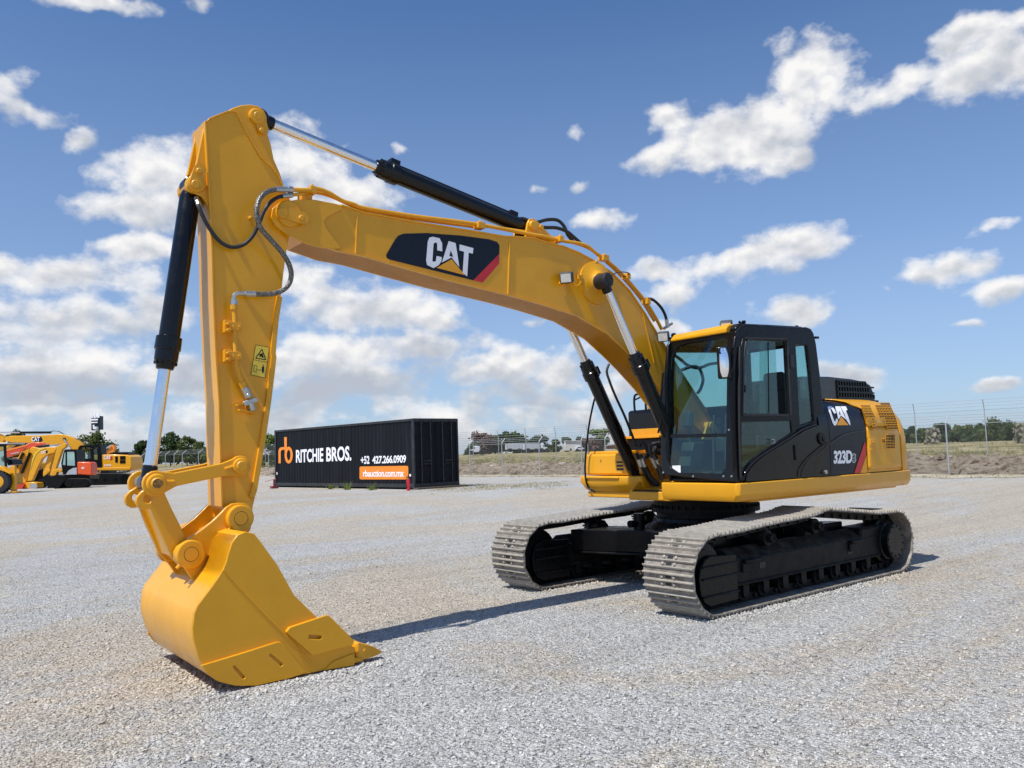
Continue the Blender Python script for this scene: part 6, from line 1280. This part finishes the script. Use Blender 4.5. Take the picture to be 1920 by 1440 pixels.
part('arm', [(640, 590), (720, 560), (700, 640), (640, 850), (590, 850), (570, 880), (575, 780)], t+.2, .25, M['yel2'], Cx, .03)
part('link', [(700, 870), (690, 810), (760, 770), (830, 790), (820, 820), (760, 815), (740, 870)], t-.35, .3, M['yel2'], Cx); part('link', [(580, 880), (570, 840), (620, 780), (670, 780), (665, 810), (620, 850)], t+.15, .3, M['yel2'], Cx)
part('bucket', [(700, 870), (760, 850), (855, 860), (870, 920), (800, 985), (760, 1000), (770, 1055), (705, 1058), (735, 1010), (690, 900)], t-.4, .7, M['blk2'], Cx, .02)
part('bucket', [(570, 880), (640, 850), (720, 900), (740, 990), (690, 1045), (640, 1040), (600, 960)], t+.1, .7, M['blk2'], Cx, .02)
t = 56.5
Dx = BM('yellow_digger_arm_machine', 50, t, 'yellow machine with two stubby arms and black cylinders, beside the backhoe loader', 'backhoe')
part('arm', [(400, 500), (430, 480), (520, 500), (600, 490), (500, 560), (430, 640), (380, 830), (330, 990), (270, 970), (310, 800), (380, 620)], t, .28, M['yel'], Dx, .03)
part('arm', [(300, 520), (330, 490), (400, 500), (370, 600), (300, 700), (240, 760), (180, 720)], t+.5, .28, M['yel2'], Dx, .03)
pxbar('arm_cylinder', (400, 560), (290, 830), t-.1, .09, M['blk'], Dx); pxbar('arm_cylinder', (310, 560), (205, 770), t+.4, .09, M['blk'], Dx)
part('chassis', [(170, 790), (560, 780), (560, 960), (500, 980), (180, 960)], t+.9, 1.6, M['blk2'], Dx, .05); part('engine_cover', [(160, 620), (330, 640), (470, 700), (520, 790), (170, 800)], t+1.0, 1.4, M['yel2'], Dx, .08)
part('bucket', [(310, 1030), (330, 960), (400, 950), (490, 960), (500, 1010), (480, 1048), (400, 1045)], t-.3, .8, M['yel'], Dx, .03); part('bucket_side', [(390, 1035), (400, 975), (490, 975), (498, 1010), (480, 1045)], t-.33, .03, M['galv'], Dx, 0)
m = MB(); c = np.array(DT(*ZB(545, 965), t+.6)); m.cyl(c, c+FWH*.35, .33, n=20); obj('wheel', m, M['rubber'], Dx)
# mini excavator
t = 54.0
E2 = BM('mini_excavator', 143, t, 'compact excavator with black cab, red-orange rear cover and dozer blade', 'excavator')
btrack(E2, 860, 1190, 905, 1022, t-.2, .4, 2, 1.5)
part('rear_cover', [(1025, 690), (1040, 682), (1190, 685), (1210, 700), (1222, 760), (1222, 850), (1200, 862), (1025, 850)], t, .8, paint('red_orange', (.80, .10, .02), .4), E2, .06)
blogo('45', 1082, 1125, 750, 778, t-.02, M['white'], E2)
cb_ = [(840, 850), (815, 700), (850, 540), (880, 515), (1010, 515), (1025, 560), (1022, 850)]
m = MB(); m.holed(cb_, [[(888, 550), (990, 548), (1000, 735), (890, 730)], [(830, 720), (855, 560), (872, 552), (872, 728)]], lambda a, b: DT(*ZB(a, b), t), FWH*.06); DP([(842, 740), (1022, 745), (1022, 850), (845, 850)], t+.06, 1.1, m, z=ZB); DP([(860, 518), (1015, 517), (1020, 540), (855, 540)], t+.06, 1.1, m, z=ZB); DP([(1000, 540), (1022, 540), (1022, 760), (1000, 760)], t+.06, 1.1, m, z=ZB)
cb2 = obj('cab', m, M['blk2'], E2); part('window', [(888, 550), (990, 548), (1000, 735), (890, 730)], t+.02, .02, M['glass'], cb2, 0); part('window', [(830, 720), (855, 560), (872, 552), (872, 728)], t+.02, .02, M['glass'], cb2, 0)
part('flank_panel', [(880, 850), (910, 800), (970, 765), (1022, 758), (1022, 850)], t-.03, .03, M['tgrey'], E2, 0); part('under_frame', [(850, 855), (1200, 862), (1190, 910), (870, 905)], t+.1, 1.3, M['blk2'], E2)
part('blade', [(700, 1055), (720, 1040), (860, 905), (872, 920), (760, 1058)], t-.1, 1.7, M['blk2'], E2); part('blade_arm', [(750, 1040), (840, 960), (900, 960), (900, 985), (820, 1000)], t+.5, .2, M['blk2'], E2)
# orange boom behind the house
t = 75; F2 = BM('orange_boom_machine', 206, t, 'orange arm with chrome rod rising behind the yellow excavator house', 'excavator')
part('arm', [(1360, 590), (1430, 530), (1480, 455), (1510, 455), (1535, 500), (1510, 550), (1420, 580), (1370, 640)], t, .35, M['orange'], F2, .03); pxbar('cylinder_rod', (1365, 535), (1480, 460), t-.1, .06, M['chrome'], F2); part('base', [(1340, 600), (1420, 600), (1480, 980), (1340, 980)], t+.2, 1.5, M['blk2'], F2)
# backhoe loader at the left edge
t = 47.0
BL = BM('backhoe_loader', 3, t, 'yellow backhoe loader cut by the left edge, with big tyre and lowered stabiliser leg', 'backhoe')
m = MB(); m.holed([(-330, 800), (-330, 440), (-300, 425), (70, 430), (100, 452), (75, 470), (88, 790), (60, 800)], [[(-250, 760), (-250, 480), (-60, 480), (-60, 760)], [(-20, 780), (-20, 480), (45, 480), (62, 780)]], lambda a, b: DT(*ZB(a, b), t), FWH*.08)
DP([(-330, 425), (105, 428), (108, 452), (-330, 452)], t+.08, 1.5, m, z=ZB); cbl = obj('cab', m, M['blk2'], BL); part('roof', [(-340, 425), (105, 428), (100, 445), (-340, 442)], t-.05, 1.7, M['twhite'], BL, .03)
part('window', [(-250, 760), (-250, 480), (-60, 480), (-60, 760)], t+.03, .02, M['glass'], cbl, 0); part('window', [(-20, 780), (-20, 480), (45, 480), (62, 780)], t+.03, .02, M['glass'], cbl, 0)
part('fender', [(-300, 800), (-260, 730), (0, 738), (60, 770), (135, 835), (130, 850), (60, 815), (0, 800), (-200, 810)], t-.4, .5, M['yel'], BL, .03)
part('body', [(-900, 760), (130, 850), (130, 990), (-900, 990)], t+.2, 1.3, M['yel2'], BL, .05)
m = MB(); c = np.array(DT(*ZB(-35, 950), t-.45)); R_ = 148/7.111/1520*t; m.lathe(c, c+FWH, [(0, R_*.62), (.03, R_*.95), (.1, R_), (.4, R_), (.47, R_*.95), (.5, R_*.62)], 32)
for k in range(24): a = 2*math.pi*k/24; q = c+(RTH*math.cos(a)+np.array([0, 0, 1])*math.sin(a))*R_; m.obox(q+FWH*.25, FWH*.24, (-RTH*math.sin(a)+np.array([0, 0, 1])*math.cos(a))*.03, (RTH*math.cos(a)+np.array([0, 0, 1])*math.sin(a))*.03)
wh = obj('wheel', m, M['rubber'], BL); m = MB(); m.lathe(c-FWH*.01, c+FWH, [(0, R_*.2), (.0, R_*.5), (.02, R_*.6), (.3, R_*.6)], 24); obj('rim', m, M['yel'], wh)
part('stabiliser_leg', [(140, 735), (195, 735), (205, 1085), (140, 1090)], t-.1, .2, M['yel'], BL, .02); part('stabiliser_foot', [(120, 1080), (215, 1075), (225, 1092), (118, 1094)], t-.3, .5, M['yel2'], BL, .01)
part('grille', [(85, 640), (150, 650), (175, 720), (100, 730)], t+.3, 1.0, M['blk2'], BL)
# =================================================================== sky with clouds, sun, haze
ELEV = math.degrees(math.atan2(1, math.hypot(.57, .07)))
su = np.array([.57, .07]); c_, s_ = math.cos(SWING), math.sin(SWING); su = np.array([c_*su[0]-s_*su[1], s_*su[0]+c_*su[1]]); SUNDIR = Vector((su[0], su[1], 1)).normalized()
sl = bpy.data.lights.new('sun', 'SUN'); sl.energy = 4.8; sl.angle = R(.5); sl.color = (1, .955, .88); so = bpy.data.objects.new('sun', sl); COL.objects.link(so); sl.color = (1, .97, .915); so.rotation_euler = (-SUNDIR).to_track_quat('-Z', 'Y').to_euler(); so.location = (0, 0, 30)
w = bpy.data.worlds.new('World'); scene.world = w; w.use_nodes = True; nt = w.node_tree; bg = nt.nodes['Background']; nt.nodes.remove(bg)
wo = nt.nodes['World Output']; bg = N(nt, 'ShaderNodeBackground'); L(nt, bg.outputs[0], wo.inputs[0])
sky = N(nt, 'ShaderNodeTexSky'); sky.sky_type = 'NISHITA'; sky.sun_disc = False; sky.sun_elevation = SUNDIR.angle(Vector((0, 0, 1))); sky.sun_elevation = math.asin(SUNDIR.z)
sky.sun_rotation = math.atan2(SUNDIR.x, SUNDIR.y); sky.altitude = 1900; sky.air_density = 1.0; sky.dust_density = 1.2; sky.ozone_density = 2.2
bg.inputs[1].default_value = .10
tc = N(nt, 'ShaderNodeTexCoord'); gen = tc.outputs['Generated']
# azimuth / elevation in the machine's world, measured from the viewing side
mp = N(nt, 'ShaderNodeMapping'); mp.inputs['Rotation'].default_value = (0, 0, math.pi/2-CAM['yaw']); L(nt, gen, mp.inputs[0])
sp = N(nt, 'ShaderNodeSeparateXYZ'); L(nt, mp.outputs[0], sp.inputs[0])
def mth(op, *a, **k):
    n = N(nt, 'ShaderNodeMath', operation=op, **k)
    for i, v in enumerate(a):
        if isinstance(v, (int, float)): n.inputs[i].default_value = v
        else: L(nt, v, n.inputs[i])
    return n.outputs[0]
az = mth('ARCTAN2', sp.outputs[0], sp.outputs[1]); el = mth('ARCSINE', sp.outputs[2])
cb0 = N(nt, 'ShaderNodeCombineXYZ'); L(nt, az, cb0.inputs[0]); L(nt, el, cb0.inputs[1]); AE = cb0.outputs[0]
def vadd(a, b, op='ADD'): n = N(nt, 'ShaderNodeVectorMath', operation=op); L(nt, a, n.inputs[0]); (L(nt, b, n.inputs[1]) if not isinstance(b, tuple) else setattr(n.inputs[1], 'default_value', b)); return n.outputs[0]
wn = N(nt, 'ShaderNodeTexNoise', inp={'Scale': 9.0, 'Detail': 4, 'Roughness': .55}); L(nt, AE, wn.inputs[0])
wv = vadd(wn.outputs['Color'], (.5, .5, .5), 'SUBTRACT'); wv = vadd(wv, (.07, .045, 0), 'MULTIPLY'); AW = vadd(AE, wv)
def px_ae(px, py):
    d = ray(px, py); d = d/np.linalg.norm(d); return math.atan2(np.dot(d, RTH), np.dot(d, FWH)), math.asin(d[2])
CL = [(1545, 115, 62, 58, -10), (1490, 150, 95, 66, -25), (1555, 190, 60, 72, 0), (1420, 205, 110, 62, -30), (1340, 245, 110, 58, -15), (1255, 225, 46, 28, 0), (1250, 285, 70, 42, -8), (1430, 262, 115, 56, -20), (1500, 290, 50, 28, 0), (1470, 215, 120, 70, -20), (1360, 275, 90, 46, -10), (1225, 250, 40, 40, 0), (1690, 165, 90, 34, -12), (1620, 175, 40, 30, -30), (1790, 150, 100, 44, -8), (1810, 75, 66, 42, -5), (1870, 115, 80, 62, -8), (1910, 60, 50, 36, -12), (1930, 140, 60, 52, 0),
      (10, 150, 60, 50, 0), (55, 200, 80, 34, 10), (165, 262, 52, 26, -10), (170, -4, 110, 18, 0), (375, 6, 42, 20, 0),
      (300, 330, 120, 70, -5), (235, 385, 110, 40, -5), (330, 380, 130, 50, 0), (560, 300, 90, 66, 5), (650, 355, 130, 52, 8), (560, 370, 80, 50, 0),
      (1078, 262, 30, 20, 5), (1015, 348, 26, 15, 0), (1082, 345, 30, 16, 0), (752, 280, 24, 15, 0), (1113, 410, 72, 22, 0),
      (1400, 485, 190, 40, -3), (1520, 472, 80, 34, 0), (1275, 545, 85, 34, 0), (1490, 585, 85, 38, 5), (1240, 500, 70, 26, 0), (1665, 545, 38, 18, 0), (1860, 415, 60, 20, 0), (1790, 497, 100, 34, -4), (1870, 542, 78, 28, 0), (1565, 441, 40, 13, 0), (1880, 722, 60, 13, 0), (1600, 705, 84, 26, 5), (1800, 612, 40, 10, 0),
      (120, 515, 175, 48, 3), (20, 500, 90, 40, 0), (120, 600, 220, 52, 0), (270, 462, 75, 24, 0), (300, 580, 90, 40, 0), (700, 590, 165, 55, 4), (640, 560, 80, 40, 0), (810, 605, 80, 34, 0), (560, 520, 95, 46, 0), (540, 450, 60, 30, 0), (640, 665, 150, 46, 0), (800, 660, 150, 44, 0), (930, 690, 130, 40, 0), (1043, 648, 36, 26, 0), (1060, 700, 90, 36, 0), (990, 690, 70, 44, 0), (100, 685, 220, 46, 0), (330, 680, 150, 44, 0), (500, 690, 150, 40, 0), (1180, 730, 90, 22, 0), (1010, 600, 40, 14, 0), (1240, 612, 60, 20, 0), (1180, 690, 60, 30, 0)]
res = None; WS = None; YS = None
for (px, py, rx, ry, rot) in CL:
    a, e = px_ae(px, py); kk = 1.55 if rx < 45 and px > 700 else 1.05; rx *= kk; ry *= kk; sm_ = kk > 1.2; n = N(nt, 'ShaderNodeMapping', vector_type='TEXTURE'); n.inputs['Location'].default_value = (a, e, 0); n.inputs['Rotation'].default_value = (0, 0, R(-rot+1.8)); sc_f = 1/1520*math.cos(a)**1.5
    n.inputs['Scale'].default_value = (rx*sc_f*1.02, ry*sc_f*1.05, 1); L(nt, AW, n.inputs[0]); ln = N(nt, 'ShaderNodeVectorMath', operation='LENGTH'); L(nt, n.outputs[0], ln.inputs[0])
    if rx < 75: ln2 = mth('ADD', ln.outputs[1], .66 if sm_ else .15)
    else: ln2 = ln.outputs[1]
    sy = N(nt, 'ShaderNodeSeparateXYZ'); L(nt, n.outputs[0], sy.inputs[0]); wt = mth('POWER', mth('MAXIMUM', mth('SUBTRACT', 1.7, ln2), 0.0), 3.0)
    WS = mth('ADD', WS, wt) if WS is not None else wt; YS = mth('MULTIPLY_ADD', wt, sy.outputs[1], YS if YS is not None else 0.0)
    if res is None: res = ln2
    else: res = mth('SMOOTH_MIN', res, ln2, .22)
# clouds of the rest of the sky (outside the picture) and the low bank near the horizon
nb_ = N(nt, 'ShaderNodeTexNoise', inp={'Scale': 4.2, 'Detail': 9, 'Roughness': .6}); L(nt, AE, nb_.inputs[0])
def fbm(vec, sc, det, ro):
    n = N(nt, 'ShaderNodeTexNoise', inp={'Scale': sc, 'Detail': det, 'Roughness': ro}); L(nt, vec, n.inputs[0]); return n.outputs[0]
st = N(nt, 'ShaderNodeMapping'); st.inputs['Scale'].default_value = (1, 1.35, 1); L(nt, AE, st.inputs[0]); ST = st.outputs[0]
def dens(vec):
    return mth('ADD', mth('MULTIPLY', fbm(vec, 10, 2, .5), .50), mth('MULTIPLY', fbm(vec, 27, 7, .54), .50))
f0 = dens(ST); ofs = vadd(ST, (-.004, .012, 0)); f1 = dens(ofs); ofs2 = vadd(ST, (-.008, .045, 0)); f2 = fbm(ofs2, 11, 3, .5); f3 = fbm(ST, 11, 3, .5)
blob = mth('SUBTRACT', 1.0, res)                       # >0 inside the placed clouds
dn = mth('ADD', mth('MULTIPLY', blob, 1.25), mth('MULTIPLY', mth('SUBTRACT', f0, .50), 4.2))
lowf = fbm(ST, 13.0, 6, .54)
lowm = ramp(nt, el, [(.0, (1, 1, 1)), (.10, (1, 1, 1)), (.19, (.25, .25, .25)), (.24, (0, 0, 0))]).outputs[0]
azr = ramp(nt, mth('MULTIPLY_ADD', az, 1.0, .5), [(.0, (1, 1, 1)), (.62, (1, 1, 1)), (.72, (.0, .0, .0)), (1, (.0, .0, .0))]).outputs[0]
lm = mth('MULTIPLY', lowm, azr)
low = mth('ADD', mth('MULTIPLY', mth('SUBTRACT', lowf, .47), 4.6), mth('MULTIPLY_ADD', lm, 1.80, -1.5))
oth = mth('MULTIPLY', mth('GREATER_THAN', mth('ABSOLUTE', az), .72), mth('MULTIPLY_ADD', nb_.outputs[0], 9.0, -5.3))
dn = mth('MAXIMUM', dn, low); dn = mth('MAXIMUM', dn, oth)
al = ramp(nt, dn, [(-.0, (0, 0, 0)), (.18, (.20, .20, .20)), (.5, (.72, .72, .72)), (.9, (1, 1, 1))]).outputs[0]
sh = mth('ADD', mth('MULTIPLY', mth('SUBTRACT', f0, f1), 2.2), mth('MULTIPLY', mth('SUBTRACT', f3, f2), 1.6))      # lit from above
thick = mth('ADD', mth('MULTIPLY', mth('MINIMUM', mth('MAXIMUM', mth('SUBTRACT', dn, .5), 0.0), 1.4), -.20), mth('MULTIPLY', mth('MAXIMUM', mth('MINIMUM', mth('DIVIDE', YS, mth('MAXIMUM', WS, .02)), .9), -.9), .34))
elb = ramp(nt, el, [(.0, (-.30,)*3) if False else (.0, (0, 0, 0)), (.06, (.10,)*3), (.20, (.26,)*3), (.35, (.32,)*3)]).outputs[0]
lum = mth('ADD', mth('ADD', mth('ADD', .56, sh), thick), elb)
lumc = ramp(nt, lum, [(.20, (4.9, 5.3, 6.1)), (.50, (6.0, 6.3, 6.8)), (.75, (7.7, 7.8, 8.1)), (1.0, (9.6, 9.5, 9.4))]).outputs[0]
skc = N(nt, 'ShaderNodeMix', data_type='RGBA', blend_type='MULTIPLY', inp={0: 1.0}); L(nt, sky.outputs[0], skc.inputs[6]); skc.inputs[7].default_value = (.76, 1.17, 1.50, 1)
# pale veil close to the horizon
vel = ramp(nt, el, [(.0, (.80, .80, .80)), (.07, (.60, .60, .60)), (.24, (.30, .30, .30)), (.52, (.05, .05, .05))]).outputs[0]
vm = N(nt, 'ShaderNodeMix', data_type='RGBA'); L(nt, vel, vm.inputs[0]); L(nt, skc.outputs[2], vm.inputs[6]); vm.inputs[7].default_value = (4.7, 5.3, 6.5, 1)
mx = N(nt, 'ShaderNodeMix', data_type='RGBA'); L(nt, al, mx.inputs[0]); L(nt, vm.outputs[2], mx.inputs[6]); L(nt, lumc, mx.inputs[7]); L(nt, mx.outputs[2], bg.inputs[0])
# =================================================================== camera and output
cam = bpy.data.cameras.new('camera'); cam.sensor_width = 36; cam.sensor_fit = 'HORIZONTAL'; cam.lens = CAM['f']/1920*36; cam.clip_end = 6000; cam.clip_start = .05
co_ = bpy.data.objects.new('camera', cam); COL.objects.link(co_); mw = Matrix.Identity(4)
for i in range(3): mw[i][0] = RT[i]; mw[i][1] = UPV[i]; mw[i][2] = -FW[i]; mw[i][3] = C0[i]
co_.matrix_world = mw; scene.camera = co_
scene.view_settings.view_transform = 'Standard'; scene.view_settings.look = 'None'; scene.view_settings.exposure = 0; scene.view_settings.gamma = 1
scene.render.engine = 'CYCLES'
